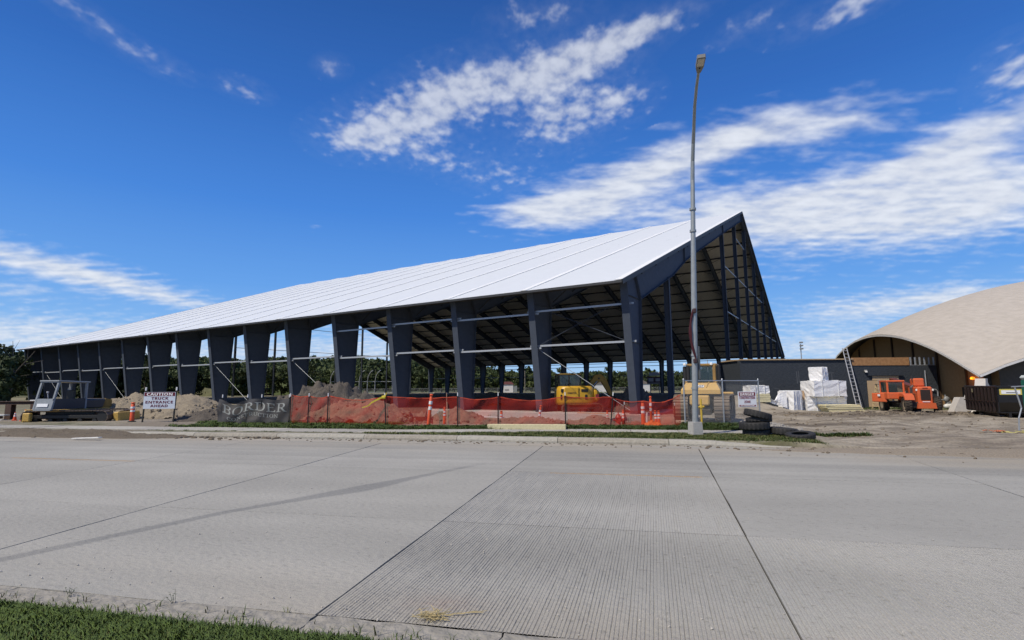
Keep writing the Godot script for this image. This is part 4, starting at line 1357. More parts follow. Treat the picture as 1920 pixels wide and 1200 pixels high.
	for k in 3:
		g = Geo.new(); g.box(Vector3(0, 12.6 + k * 0.95, 0.2), Vector3(1.0 if k == 2 else 0.8, 0.2, 0.2)); var c := part(g, "crossarm", mat("mast_grey", lin(0.42, 0.43, 0.44), 0.5, 0.3), mast)
		for s in [-0.35, 0.05, 0.4]:
			g = Geo.new(); g.bevel(Vector3(s, 12.75 + k * 0.95, 0.45), Vector3(0.3, 0.4, 0.3), 0.06); part(g, "floodlight", mat("mast_lamp", lin(0.3, 0.31, 0.32), 0.4), c)
	# pale houses far off, seen under the roof
	for q in [["distant pale house low under the scoreboard", 30.5, -186.0, 5.0], ["distant white house right of the scoreboard post", 44.5, -184.0, 4.4]]:
		var o := thing("distant_house", q[0], "house", Vector3(q[1], -0.35, q[2]))
		g = Geo.new(); g.box(Vector3(0, 1.3, 0), Vector3(q[3], 2.6, 4.0)); part(g, "wall", mat("shed_white", lin(0.75, 0.75, 0.74), 0.7), o)
		g = Geo.new(); g.prism(PackedVector2Array([Vector2(-q[3] * 0.56, 0), Vector2(q[3] * 0.56, 0), Vector2(0, 1.2)]), -2.2, 2.2, Transform3D(Basis(), Vector3(0, 2.6, 0))); part(g, "roof", mat("house_roof", lin(0.2, 0.17, 0.15), 0.8), o)

# a heap: half-lengths rx, rz, height h
func mound_mesh(rx: float, rz: float, h: float, seed: int, lump := 0.3, n := 60) -> ArrayMesh:
	var f := FastNoiseLite.new(); f.seed = seed; f.frequency = 1.0; f.fractal_octaves = 4
	var pts := []
	for j in n:
		for i in n:
			var p := Vector2(i, n - 1 - j) / (n - 1.0) * 2.0 - Vector2.ONE
			var w := p.length()
			var e: float = max(0.0, 1.0 - pow(w * (1.0 + 0.28 * f.get_noise_2d(p.x * 1.5, p.y * 1.5)), 1.5))
			var y: float = h * e * (1.0 + lump * 0.65 * f.get_noise_2d(p.x * 2.2 + 7.0, p.y * 2.2)) + h * lump * (0.42 * f.get_noise_2d(p.x * 9.0, p.y * 9.0) + 0.42 * abs(f.get_noise_2d(p.x * 24.0, p.y * 24.0))) * min(1.0, e * 4.0)
			pts.append(Vector3(p.x * rx, y - 0.12 * (1.0 if e <= 0.0 else 0.0), p.y * rz))
	var g := Geo.new()
	g.grid(pts, n, true)
	return g.done()
func mound(label: String, x: float, z: float, rx: float, rz: float, h: float, turn: float, m: Material, seed: int, clods := 60, lump := 0.3) -> Node3D:
	var o := thing("dirt_mound", label, "dirt mound", Vector3(x, H(x, z) - 0.03, z), turn, "", "")
	part(mound_mesh(rx, rz, h, seed, lump), "heap", m, o)
	if clods > 0:
		var q := RandomNumberGenerator.new(); q.seed = seed
		var g := Geo.new()
		for i in clods:
			var a := q.randf() * TAU
			var w := sqrt(q.randf()) * 1.05
			var s := q.randf_range(0.04, 0.17)
			var y: float = h * max(0.0, 1.0 - pow(w, 1.5)) * 0.95
			g.bevel(Vector3(cos(a) * w * rx, y + s * 0.2, sin(a) * w * rz), Vector3(s, s * 0.7, s * 1.2), s * 0.3, Basis.from_euler(Vector3(q.randf() * 3.0, q.randf() * 3.0, q.randf() * 3.0)))
		part(g, "clods", m, o, "stuff")
	return o

# ---------- things beside the street
func tyre_mesh(r: float, w: float, lug := 0.0, n := 40) -> ArrayMesh:
	# axle along y
	var g := Geo.new()
	var h := w * 0.5
	var hole := r * 0.55
	g.lathe([Vector2(hole, -h * 0.72), Vector2(hole * 1.12, -h * 0.88), Vector2(r * 0.82, -h), Vector2(r * 0.94, -h * 0.9), Vector2(r, -h * 0.62), Vector2(r, h * 0.62), Vector2(r * 0.94, h * 0.9), Vector2(r * 0.82, h), Vector2(hole * 1.12, h * 0.88), Vector2(hole, h * 0.72), Vector2(r * 0.72, h * 0.5), Vector2(r * 0.88, 0.0), Vector2(r * 0.72, -h * 0.5)], n, Transform3D(), true)
	var k := 22
	for i in k:
		for s in [-1.0, 1.0]:
			var a := TAU * (i + (0.5 if s > 0 else 0.0)) / k
			var b := Basis(Vector3.UP, -a)
			g.box(b * Vector3(r + lug * 0.5 - 0.004, s * h * 0.42, 0), Vector3(lug + 0.012, h * 0.62, TAU * r / k * 0.5), b * Basis(Vector3.RIGHT, 0.35 * s))
	return g.done()
func build_street_things():
	var rubber := toned("rubber", Color(0.012, 0.012, 0.013), Color(0.034, 0.033, 0.032), 0.75, 1.6)
	# street lamp
	var galv := mat("lamp_galv", lin(0.36, 0.385, 0.385), 0.45, 0.3, 0.22, 0.8)
	var lamp := thing("street_lamp", "tall curved-arm grey street lamp with faded maroon banner", "street lamp", Vector3(5.42, 0.13, -16.06))
	var o := Vector3(5.42, 0.13, -16.06)
	var g := Geo.new()
	var bt := [Vector3(0.165, 0, 0.165), Vector3(0.145, 0.40, 0.145)]
	for k in 4:
		var a := Basis(Vector3.UP, k * PI / 2 + 0.2)
		g.quad(a * Vector3(-bt[0].x, -0.1, bt[0].z), a * Vector3(bt[0].x, -0.1, bt[0].z), a * Vector3(bt[1].x, bt[1].y, bt[1].z), a * Vector3(-bt[1].x, bt[1].y, bt[1].z))
	var tq := []
	for k in 4: tq.append(Basis(Vector3.UP, k * PI / 2 + 0.2) * Vector3(-bt[1].x, bt[1].y, bt[1].z))
	g.quad(tq[0], tq[1], tq[2], tq[3])
	part(g, "concrete_base", concrete("lamp_base", Color(0.36, 0.35, 0.32), Color(0.5, 0.49, 0.46), 1.2), lamp)
	g = Geo.new()
	var pp := [[Vector3(5.43, 0.5, -16.06), 0.088], [Vector3(5.57, 4.24, -16.06), 0.083], [Vector3(5.71, 8.0, -16.06), 0.064]]
	for i in 2: g.tube(pp[i][0] - o, pp[i + 1][0] - o, pp[i][1], pp[i + 1][1], 16, false)
	var pole := part(g, "pole", galv, lamp)
	for y in [1.35, 2.35, 6.2, 6.9]:
		g = Geo.new(); g.tube(Vector3(0.01 + y * 0.0375 - 0.02, y, 0), Vector3(0.012 + y * 0.0375 - 0.02, y + 0.07, 0), 0.1, 0.1, 14); part(g, "band_clamp", galv, pole)
	g = Geo.new()
	var ap := [Vector3(5.71, 8.0, -16.06), Vector3(5.715, 8.6, -15.98), Vector3(5.69, 9.1, -15.78), Vector3(5.62, 9.5, -15.45), Vector3(5.50, 9.86, -14.98), Vector3(5.35, 10.1, -14.35), Vector3(5.20, 10.22, -13.72)]
	for i in 6: g.tube(ap[i] - o, ap[i + 1] - o, 0.064 - 0.004 * i, 0.06 - 0.004 * i, 12, false)
	part(g, "arm", galv, lamp)
	var hd := Basis(Vector3(0.977, 0, 0.213), Vector3(0.015, 0.997, -0.07).normalized(), Vector3(-0.213, 0.07, 0.975).normalized()).orthonormalized()
	g = Geo.new()
	g.prism(PackedVector2Array([Vector2(-0.05, -0.02), Vector2(0.05, -0.02), Vector2(0.105, 0.22), Vector2(0.11, 0.6), Vector2(0.095, 0.63), Vector2(-0.095, 0.63), Vector2(-0.11, 0.6), Vector2(-0.105, 0.22)]), -0.05, 0.05, Transform3D(hd * Basis(Vector3(1, 0, 0), Vector3(0, 0, 1), Vector3(0, -1, 0)), ap[6] - o))
	var head := part(g, "lamp_head", mat("lamp_head_grey", lin(0.28, 0.28, 0.27), 0.5, 0.2), lamp)
	g = Geo.new(); g.bevel(ap[6] - o + hd * Vector3(0, -0.056, 0.43), Vector3(0.17, 0.02, 0.3), 0.008, hd); part(g, "lens", mat("lamp_led", lin(0.55, 0.53, 0.47), 0.35, 0.0, 0.0), head)
	g = Geo.new(); g.tube(ap[6] - o + hd * Vector3(0, -0.05, 0.2), ap[6] - o + hd * Vector3(0, -0.08, 0.2), 0.02, 0.02, 8); part(g, "photocell", mat("steel_dark", lin(0.045, 0.047, 0.05)), head)
	# rolled banner tied to the pole
	var cloth := toned("banner_cloth", Color(0.03, 0.004, 0.008), Color(0.085, 0.012, 0.02), 0.9, 2.2, 0.03)
	g = Geo.new()
	var last = null
	for i in 15:
		var t := i / 14.0
		var y: float = lerp(3.75, 2.22, t)
		var cx: float = -0.02 + y * 0.0375 - 0.13 * sin(PI * t) - 0.05 + 0.09 * t
		var w: float = 0.022 + 0.026 * sin(PI * t) + 0.008 * sin(t * 17.0)
		var ring := []
		for k in 7:
			var a := TAU * k / 7.0
			ring.append(Vector3(cx + cos(a) * w, y, 0.1 + sin(a) * w * 0.55 * (1.0 + 0.3 * sin(k * 3.0 + t * 9.0))))
		if last != null:
			for k in 7: g.quad(ring[k], last[k], last[(k + 1) % 7], ring[(k + 1) % 7])
		last = ring
	var ban := part(g, "banner", cloth, lamp)
	ban.set_meta("label", "rolled maroon cloth banner tied to the pole")
	for y in [3.72, 2.2]:
		g = Geo.new(); g.bevel(Vector3(0.09 + (y - 3) * 0.03, y, 0.06), Vector3(0.1, 0.14, 0.18), 0.02); part(g, "banner_bracket", mat("bracket_dark", lin(0.06, 0.03, 0.03), 0.6), lamp)
	g = Geo.new(); g.bevel(Vector3(0.2, 2.15, 0.0), Vector3(0.07, 1.0, 0.09), 0.015); part(g, "conduit_box", mat("conduit_grey", lin(0.13, 0.14, 0.14), 0.5, 0.3), lamp)
	# old tyres dumped by the drive
	var tm := tyre_mesh(0.39, 0.21)
	var spots := [["bottom tyre of the black tyre stack, half in the grass", Vector3(7.2, 0.22, -16.0), Vector3(0.04, 0.3, 0.03)], ["largest tyre lying second from the bottom of the stack", Vector3(7.14, 0.42, -15.98), Vector3(-0.03, 1.1, 0.02)], ["thin tyre tucked under the tilted top tyre", Vector3(7.3, 0.58, -16.02), Vector3(0.05, 2.0, -0.12)], ["tilted top tyre of the black tyre stack", Vector3(7.26, 0.735, -15.98), Vector3(0.12, 0.4, -0.22)], ["black tyre lying flat just right of the tyre stack", Vector3(7.92, 0.26, -15.82), Vector3(0.06, 0.6, -0.06)], ["outermost black tyre at the right, leaning on its neighbour", Vector3(8.05, 0.19, -15.18), Vector3(-0.1, 1.7, 0.08)]]
	for q in spots:
		var t := solo(tm, "tyre", rubber, q[0], "tyre", q[1], 0.0, "old tyres dumped by the drive")
		t.rotation = q[2]
		t.scale = Vector3.ONE * (1.08 if "largest" in q[0] else (0.92 if "thin" in q[0] else 0.98))
		if "thin" in q[0] or "outermost" in q[0]: t.scale.y *= 0.8
	# pale timber lying on the verge, white plank in the gutter
	g = Geo.new(); g.bevel(Vector3.ZERO, Vector3(2.72, 0.19, 0.28), 0.012)
	solo(g, "timber_beam", toned("pale_timber", Color(0.5, 0.45, 0.26), Color(0.64, 0.59, 0.38), 0.8, 1.0), "long pale yellow timber beam lying behind the sidewalk", "timber", Vector3(0.48, 0.21, -18.72), -0.16)
	g = Geo.new(); g.bevel(Vector3.ZERO, Vector3(1.05, 0.04, 0.14), 0.01)
	var pl := solo(g, "white_plank", mat("white_board", lin(0.72, 0.71, 0.68), 0.6), "short white plank lying in the dirt by the far kerb", "plank", Vector3(-13.6, 0.06, -17.3), -0.2)
	pl.rotation.z = 0.04
	# straw, weeds and pebbles in the near gutter
	g = Geo.new()
	for i in 90:
		var a := rng.randf() * TAU
		var p := Vector3(-0.56 + rng.randfn() * 0.05, 0.012 + abs(rng.randfn()) * 0.018, -3.93 + rng.randfn() * 0.03)
		var le := rng.randf_range(0.04, 0.13)
		g.bar(p, p + Vector3(cos(a) * le, rng.randf_range(-0.008, 0.02), sin(a) * le * 0.6), 0.0028, 0.0028)
	for i in 10:
		var p := Vector3(-0.48 + i * 0.022, 0.012, -3.97 - i * 0.004)
		g.bar(p, p + Vector3(0.09, 0.004, -0.012 + rng.randf_range(-0.02, 0.02)), 0.0028, 0.0028)
	solo(g, "straw_tuft", toned("straw", Color(0.42, 0.33, 0.15), Color(0.62, 0.52, 0.28), 0.8, 8.0), "small tuft of dry straw at the edge of the near gutter", "straw", Vector3.ZERO, 0.0)
	var peb := Geo.new()
	for i in 150:
		var u := rng.randf_range(-6.0, 3.5)
		var v: float = 3.6 + abs(rng.randfn()) * 0.35
		if i > 100: v = rng.randf_range(3.7, 8.0)
		var s := rng.randf_range(0.006, 0.018)
		peb.bevel(uvp(u, v, s * 0.3), Vector3(s, s * 0.7, s * 1.2), s * 0.3, Basis.from_euler(Vector3(rng.randf() * 3, rng.randf() * 3, 0)))
	solo(peb, "pebbles", concrete("pebble", Color(0.3, 0.28, 0.24), Color(0.6, 0.57, 0.52), 6.0), "loose pebbles scattered along the near gutter", "pebbles", Vector3.ZERO, 0.0, "", "stuff")
	# crumbs of dirt along the far gutter and over the drive mouth
	var crumb := Geo.new()
	for i in 420:
		var u := rng.randf_range(-26.0, 12.0)
		var v: float = kerb_v(u) - 0.05 - abs(rng.randfn()) * 0.28
		if u > 3.0: v = 14.6 + rng.randfn() * 0.9
		var s := rng.randf_range(0.02, 0.075)
		if u < -11.0: s *= 1.6
		crumb.bevel(uvp(u, v, s * 0.15), Vector3(s * 1.5, s * 0.6, s), s * 0.25, Basis.from_euler(Vector3(rng.randf() * 0.6, rng.randf() * 6, 0)))
	solo(crumb, "dirt_crumbs", toned("crumb", Color(0.09, 0.07, 0.05), Color(0.2, 0.165, 0.12), 0.95, 3.0), "dark dirt crumbs along the far gutter", "dirt", Vector3.ZERO, 0.0, "", "stuff")
	# clods and ruts of churned dirt over the drive
	var clod := Geo.new()
	for i in 900:
		var x := rng.randf_range(9.0, 31.0)
		var z := rng.randf_range(-36.5, -17.0)
		if i < 420: z = -34.9 + rng.randfn() * 1.1; x = 25.5 + rng.randfn() * 4.5
		if to_v(x, z) < 16.0: continue
		var s: float = rng.randf_range(0.03, 0.1) * (1.9 if i < 420 else 1.0)
		clod.bevel(Vector3(x, H(x, z) + s * 0.1, z), Vector3(s * 1.6, s * 0.7, s), s * 0.3, Basis.from_euler(Vector3(rng.randf() * 0.8, rng.randf() * 6, rng.randf() * 0.5)))
	solo(clod, "dirt_clods", toned("clod", Color(0.1, 0.08, 0.06), Color(0.27, 0.225, 0.165), 0.95, 2.0), "loose clods of churned dirt over the drive", "dirt", Vector3.ZERO, 0.0, "", "stuff")
	# long low spill of mud in the gutter at the left
	var sp := mound_mesh(5.6, 0.75, 0.16, 91, 1.3)
	solo(mound_mesh(7.5, 1.0, 0.05, 92, 0.5), "mud_spill", toned("mud_tan", Color(0.2, 0.165, 0.12), Color(0.36, 0.31, 0.24), 0.95, 1.2, 0.03, 5, 0.8), "thin spill of tan dirt across the mouth of the drive", "mud", uvp(10.2, 14.75, -0.004), -0.215, "", "stuff")
	solo(sp, "mud_spill", toned("mud", Color(0.085, 0.07, 0.055), Color(0.17, 0.145, 0.115), 0.95, 1.2, 0.03, 5, 0.8), "dark strip of mud along the far kerb at the left", "mud", uvp(-19.6, 15.2, 0.0), -0.215, "", "stuff")

# ---------- fences, signs and markers along the site edge
func t_post(called: String, label: String, base: Vector3, top: Vector3, parent: Node = null) -> Node3D:
	var h := base.distance_to(top)
	var r: Node3D
	if parent == null: r = thing(called, label, "post", base)
	else:
		r = Node3D.new(); r.name = called; parent.add_child(r, true); r.position = base
	return r
func fence_post(parent: Node, base: Vector3, lean: Vector2, h: float):
	var dark := mat("post_green_black", lin(0.02, 0.022, 0.02), 0.6)
	var tip := mat("post_white", lin(0.8, 0.8, 0.79), 0.6, 0.0, 0.08)
	var up := Vector3(lean.x, 1, lean.y).normalized()
	var g := Geo.new()
	g.bar(base - up * 0.15, base + up * (h - 0.13), 0.045, 0.012)
	g.bar(base - up * 0.15, base + up * (h - 0.13), 0.012, 0.045)
	var p := part(g, "post", dark, parent)
	g = Geo.new()
	g.bar(base + up * (h - 0.13), base + up * h, 0.05, 0.03)
	part(g, "white_tip", tip, p)
func delineator(label: String, x: float, z: float, h: float, r: float, lean := Vector2.ZERO, bands := 2):
	var y := H(x, z)
	var orange := mat("delineator_orange", lin(0.75, 0.1, 0.025), 0.5, 0.0, 0.15, 2.0)
	var white := mat("reflector_white", lin(0.82, 0.82, 0.82), 0.4, 0.0, 0.08, 3.0)
	var black := mat("rubber_base", lin(0.02, 0.02, 0.02), 0.9)
	var o := thing("delineator_post", label, "delineator", Vector3(x, y, z), 0.0, "orange and white delineator posts")
	var g := Geo.new()
	g.tube(Vector3(0, 0.03, 0), Vector3(0, h * 0.9, 0), r * 1.1, r * 0.92, 12)
	g.tube(Vector3(0, h * 0.9, 0), Vector3(0, h * 0.93, 0), r * 0.92, r * 0.6, 12, false)
	g.lathe([Vector2(r * 0.35, h * 0.93), Vector2(r * 1.0, h * 0.945), Vector2(r * 1.0, h * 0.99), Vector2(r * 0.35, h)], 12)
	part(g, "tube", orange, o)
	for k in bands:
		g = Geo.new()
		var y0 := h * (0.78 - k * 0.17)
		g.tube(Vector3(0, y0 - h * 0.1, 0), Vector3(0, y0, 0), r * 1.1, r * 1.08, 12, false)
		part(g, "reflective_band", white, o)
	g = Geo.new(); g.lathe([Vector2(0.02, -0.02), Vector2(0.17, -0.02), Vector2(0.16, 0.03), Vector2(r, 0.06), Vector2(0.02, 0.06)], 8)
	part(g, "base", black, o)
	o.rotation = Vector3(lean.y, 0, -lean.x)
func cone(label: String, x: float, z: float, h: float):
	var o := thing("traffic_cone", label, "traffic cone", Vector3(x, H(x, z), z), rng.randf() * 3.0, "orange traffic cones")
	var orange := mat("delineator_orange", lin(0.75, 0.1, 0.025), 0.5)
	var g := Geo.new()
	g.tube(Vector3(0, 0.03, 0), Vector3(0, h, 0), h * 0.2, h * 0.045, 14)
	part(g, "body", orange, o)
	for k in 2:
		g = Geo.new()
		var y0 := h * (0.5 + k * 0.25)
		var ra: float = lerp(h * 0.2, h * 0.045, (y0 - 0.03) / (h - 0.03)) + 0.004
		var rb: float = lerp(h * 0.2, h * 0.045, (y0 + h * 0.15 - 0.03) / (h - 0.03)) + 0.004
		g.tube(Vector3(0, y0, 0), Vector3(0, y0 + h * 0.15, 0), ra, rb, 14, false)
		part(g, "reflective_band", mat("reflector_white", lin(0.82, 0.82, 0.82), 0.4), o)
	g = Geo.new(); g.bevel(Vector3(0, 0.015, 0), Vector3(h * 0.5, 0.04, h * 0.5), 0.01); part(g, "base", mat("delineator_orange", lin(0.75, 0.1, 0.025)), o)
func build_fences():
	# orange mesh fence
	var fence := thing("safety_fence", "orange plastic mesh safety fence on dark posts along the trench", "fence")
	var line := [[-9.15, -22.15], [-8.35, -22.0], [-7.5, -21.85], [-4.95, -21.1], [-2.1, -20.65], [-0.55, -20.5], [2.0, -20.45], [3.7, -20.4], [5.0, -20.5], [6.35, -20.3]]
	var tops := [1.2, 1.19, 1.18, 1.14, 1.12, 1.12, 1.12, 1.1, 0.92, 1.15]
	var net := StandardMaterial3D.new()
	net.albedo_color = Color(lin(0.42, 0.035, 0.02).linear_to_srgb(), 0.42)
	net.transparency = BaseMaterial3D.TRANSPARENCY_ALPHA
	net.albedo_texture = null
	net.roughness = 0.7; net.metallic_specular = 0.2
	net.cull_mode = BaseMaterial3D.CULL_DISABLED
	var band := net.duplicate() as StandardMaterial3D
	band.albedo_color = Color(lin(0.6, 0.1, 0.055).linear_to_srgb(), 0.8)
	nz.frequency = 0.6
	for s in line.size() - 1:
		var g := Geo.new()
		var g2 := Geo.new()
		var n := 14
		var pts := []
		var m := 8
		for j in m + 1:
			for i in n + 1:
				var t := i / float(n)
				var x: float = lerp(line[s][0], line[s + 1][0], t)
				var z: float = lerp(line[s][1], line[s + 1][1], t)
				var y0 := H(x, z) - 0.02
				var y1: float = lerp(tops[s], tops[s + 1], t) + 0.1 - (0.05 + 0.05 * (s % 3)) * sin(PI * t) + 0.02 * nz.get_noise_2d(x * 5.0, 9.0)
				var w := j / float(m)
				var bulge := 0.16 * nz.get_noise_2d(x * 2.0, w * 3.0) * sin(PI * t) + 0.035 * sin(x * 9.0 + w * 4.0) * sin(PI * t)
				pts.append(Vector3(x, lerp(y0, y1, w), z + bulge - 0.06))
		g.grid(pts, n + 1)
		part(g, "mesh_panel", net, fence)
		for i in n: g2.bar(pts[m * (n + 1) + i], pts[m * (n + 1) + i + 1], 0.012, 0.03)
		part(g2, "top_cord", band, fence)
	var leans := [0.0, 0.03, 0.0, 0.05, -0.02, 0.0, 0.0, -0.02, 0.08, 0.0]
	for i in line.size():
		if i == 8 or i == 9: continue
		var b := Vector3(line[i][0], H(line[i][0], line[i][1]), line[i][1])
		fence_post(fence, b, Vector2(-0.06 if i == 3 else (0.1 if i == 7 else leans[i] * 0.5), 0.0), 1.26)
	# second net run turning back beside the drive
	var f2 := thing("safety_fence", "short sagging orange mesh fence turning back towards the bulldozer", "fence")
	var g := Geo.new()
	var pts := []
	for j in 7:
		for i in 13:
			var t := i / 12.0
			var p := Vector3(4.9, 0, -23.6).lerp(Vector3(7.7, 0, -25.6), t)
			pts.append(Vector3(p.x, H(p.x, p.z) + j / 6.0 * (0.75 + 0.35 * t * t), p.z + 0.05 * sin(i * 1.3 + j)))
	g.grid(pts, 13)
	part(g, "mesh_panel", net, f2)
	for t in [0.0, 1.0]:
		var p := Vector3(4.9, 0, -23.6).lerp(Vector3(7.7, 0, -25.6), t)
		fence_post(f2, Vector3(p.x, H(p.x, p.z), p.z), Vector2.ZERO, 1.1)
	# yellow tape knotted to a post
	g = Geo.new()
	var tp := [Vector3(-5.0, 1.28, -21.05), Vector3(-5.25, 1.15, -21.0), Vector3(-5.5, 1.02, -20.98), Vector3(-5.62, 0.9, -20.97), Vector3(-5.85, 0.83, -20.96)]
	for i in 4: g.bar(tp[i], tp[i + 1], 0.03 + 0.02 * (i % 2), 0.07 - 0.012 * i)
	g.bevel(Vector3(-5.05, 1.22, -21.03), Vector3(0.16, 0.13, 0.07), 0.03)
	g.bar(Vector3(-5.0, 1.2, -21.03), Vector3(-4.94, 1.4, -21.03), 0.04, 0.03)
	solo(g, "barrier_tape", mat("tape_yellow", lin(0.75, 0.6, 0.05), 0.5), "loose yellow barrier tape knotted to an orange-fence post", "tape")
	# black windscreen with the builder's name
	var sc := thing("fence_screen", "black mesh fence screen with a builder's name in pale letters", "banner")
	var scm := StandardMaterial3D.new()
	scm.albedo_color = Color(lin(0.055, 0.055, 0.06).linear_to_srgb(), 0.86)
	scm.transparency = BaseMaterial3D.TRANSPARENCY_ALPHA
	scm.roughness = 0.8; scm.cull_mode = BaseMaterial3D.CULL_DISABLED
	var A := Vector3(-12.45, 0.1, -22.75)
	var B := Vector3(-9.2, 0.1, -22.15)
	g = Geo.new()
	pts = []
	for j in 15:
		for i in 37: pts.append(screen_at(A, B, i / 36.0, j / 14.0))
	g.grid(pts, 37)
	part(g, "cloth", scm, sc)
	var pale := mat("screen_letter", lin(0.33, 0.35, 0.34), 0.8, 0.0, 0.25, 3.0)
	draped_text("BORDER", 0.06, 0.97, 0.52, 0.86, pale, sc, A, B)
	draped_text("CONSTRUCTION", 0.14, 0.86, 0.29, 0.43, pale, sc, A, B)
	for t in [0.04, 0.4, 0.6, 0.985]:
		var p := A.lerp(B, t)
		fence_post(sc, Vector3(p.x, H(p.x, p.z - 0.05), p.z - 0.06), Vector2(0.02, 0), 1.22)
	# caution sign on two stakes
	var cs := thing("caution_sign", "white and maroon sign on two stakes warning of trucks entering", "sign", Vector3(-15.87, 0.13, -24.15), 0.05)
	var maroon := mat("sign_maroon", lin(0.13, 0.01, 0.025), 0.5, 0.0, 0.12, 2.0)
	var white := mat("sign_white", lin(0.62, 0.68, 0.76), 0.45, 0.0, 0.1, 2.0)
	var letter := mat("sign_letter", lin(0.85, 0.85, 0.85), 0.5, 0.0, 0.0)
	for x in [-0.66, 0.68]:
		g = Geo.new()
		g.bar(Vector3(x - 0.04, -0.2, -0.03), Vector3(x + 0.02, 1.4, -0.03), 0.05, 0.05)
		var st := part(g, "stake", mat("post_green_black", lin(0.02, 0.022, 0.02)), cs)
		g = Geo.new(); g.bar(Vector3(x + 0.02, 1.4, -0.03), Vector3(x + 0.027, 1.55, -0.03), 0.052, 0.052); part(g, "white_tip", mat("post_white", lin(0.8, 0.8, 0.79)), st)
	var face := Node3D.new(); face.name = "sign_face"
	g = Geo.new(); g.box(Vector3(0, 0.96, 0), Vector3(1.38, 0.74, 0.012)); var sf := part(g, "sign_face", white, cs)
	face.free()
	sf.rotation.z = 0.0
	g = Geo.new(); g.box(Vector3(0, 1.235, 0.008), Vector3(1.34, 0.165, 0.004)); part(g, "header_band", maroon, sf)
	text("CAUTION", 1.12, 0.125, letter, sf, Vector3(0, 1.235, 0.012))
	text("TRUCK", 0.74, 0.12, maroon, sf, Vector3(0.02, 1.055, 0.008))
	text("ENTRANCE", 1.2, 0.12, maroon, sf, Vector3(0.0, 0.885, 0.008))
	text("AHEAD", 0.76, 0.115, maroon, sf, Vector3(0.0, 0.72, 0.008))
	# chain-link fence panel and danger sign
	var cl := thing("chain_link_fence", "grey chain-link fence panel in front of the yellow bulldozer", "fence")
	var galv := mat("chain_galv", lin(0.45, 0.47, 0.48), 0.4, 0.5, 0.15)
	var cp := [Vector3(6.5, 0, -20.35), Vector3(8.3, 0, -21.2), Vector3(10.25, 0, -22.35)]
	for i in 3:
		g = Geo.new()
		var y := H(cp[i].x, cp[i].z)
		g.tube(Vector3(cp[i].x, y - 0.1, cp[i].z), Vector3(cp[i].x, 1.82, cp[i].z), 0.03, 0.03, 8)
		g.lathe([Vector2(0.035, 1.8), Vector2(0.03, 1.86), Vector2(0.0, 1.88)], 8, Transform3D(Basis(), Vector3(cp[i].x, 0, cp[i].z)))
		part(g, "post", galv, cl)
	for i in 2:
		g = Geo.new(); g.tube(cp[i] + Vector3(0, 1.78, 0), cp[i + 1] + Vector3(0, 1.78, 0), 0.022, 0.022, 8); part(g, "top_rail", galv, cl)
		var wg := Geo.new()
		var le: float = cp[i].distance_to(cp[i + 1])
		var pitch := 0.075
		var h := 1.7
		for k in range(-int(h / pitch), int(le / pitch)):
			for s in [0, 1]:
				var a := k * pitch
				var x0: float = max(a, 0.0)
				var x1: float = min(a + h, le)
				if x1 - x0 < 0.02: continue
				var y0 := x0 - a
				var y1 := x1 - a
				if s == 1: y0 = h - y0; y1 = h - y1
				wg.tube(cp[i].lerp(cp[i + 1], x0 / le) + Vector3(0, y0 + 0.08, 0.012 * s), cp[i].lerp(cp[i + 1], x1 / le) + Vector3(0, y1 + 0.08, 0.012 * s), 0.0035, 0.0035, 4, false)
		part(wg, "wire_mesh", galv, cl, "stuff")
	var ds := thing("danger_sign", "white sign headed danger hung on the chain-link fence", "sign", Vector3(9.44, 1.04, -21.62), 0.12)
	var red := mat("sign_red", lin(0.2, 0.012, 0.03), 0.5, 0.0, 0.1, 2.0)
	var wht := mat("sign_bright", lin(0.78, 0.8, 0.83), 0.45, 0.0, 0.08, 2.0)
	g = Geo.new(); g.box(Vector3.ZERO, Vector3(0.78, 0.62, 0.01)); var df := part(g, "sign_face", wht, ds)
	g = Geo.new(); g.box(Vector3(0, 0.2, 0.007), Vector3(0.7, 0.155, 0.004)); part(g, "header_band", red, df)
	g = Geo.new(); g.box(Vector3(0, -0.255, 0.007), Vector3(0.7, 0.06, 0.004)); part(g, "footer_band", red, df)
	text("DANGER", 0.6, 0.115, letter, df, Vector3(0, 0.2, 0.011))
	text("CONSTRUCTION", 0.66, 0.1, red, df, Vector3(0, 0.06, 0.007))
	text("ZONE", 0.26, 0.1, red, df, Vector3(0, -0.1, 0.007))
	text("NO TRESPASSING", 0.58, 0.04, letter, df, Vector3(0, -0.255, 0.011))
	# markers
	delineator("tall leaning orange delineator standing against the orange fence", -3.2, -20.5, 1.22, 0.062, Vector2(0.09, 0))
	delineator("small orange delineator right of the tall leaning one", -2.98, -23.6, 0.78, 0.05)
	delineator("orange delineator with a pale top above the timber beam", -0.55, -24.8, 0.72, 0.065, Vector2(0.05, 0))
	delineator("orange delineator leaning right beside the hall column", 1.2, -25.8, 1.05, 0.055, Vector2(0.16, 0))
	delineator("orange delineator standing close behind the red hydrant", 4.86, -23.7, 0.74, 0.06)
	delineator("thick orange delineator left of the orange netting heap", 5.22, -21.6, 0.98, 0.07)
	delineator("orange delineator right of the orange netting heap", 5.88, -21.7, 0.64, 0.055)
	delineator("orange delineator leaning left near the bulldozer tracks", 6.45, -24.2, 0.75, 0.055, Vector2(-0.08, 0))
	delineator("tall orange delineator standing between hydrant and bulldozer inside the fence", 6.9, -26.9, 1.5, 0.06)
	delineator("small orange delineator beside the yellow excavator", 5.9, -33.6, 0.95, 0.06)
	delineator("tall orange delineator with white bands left of the caution sign", -17.25, -24.45, 0.88, 0.085, Vector2.ZERO, 2)
	cone("small traffic cone under the rusty steel beam", -24.0, -26.0, 0.4)
	cone("traffic cone standing at the rusty beam's right leg", -23.25, -25.7, 0.55)
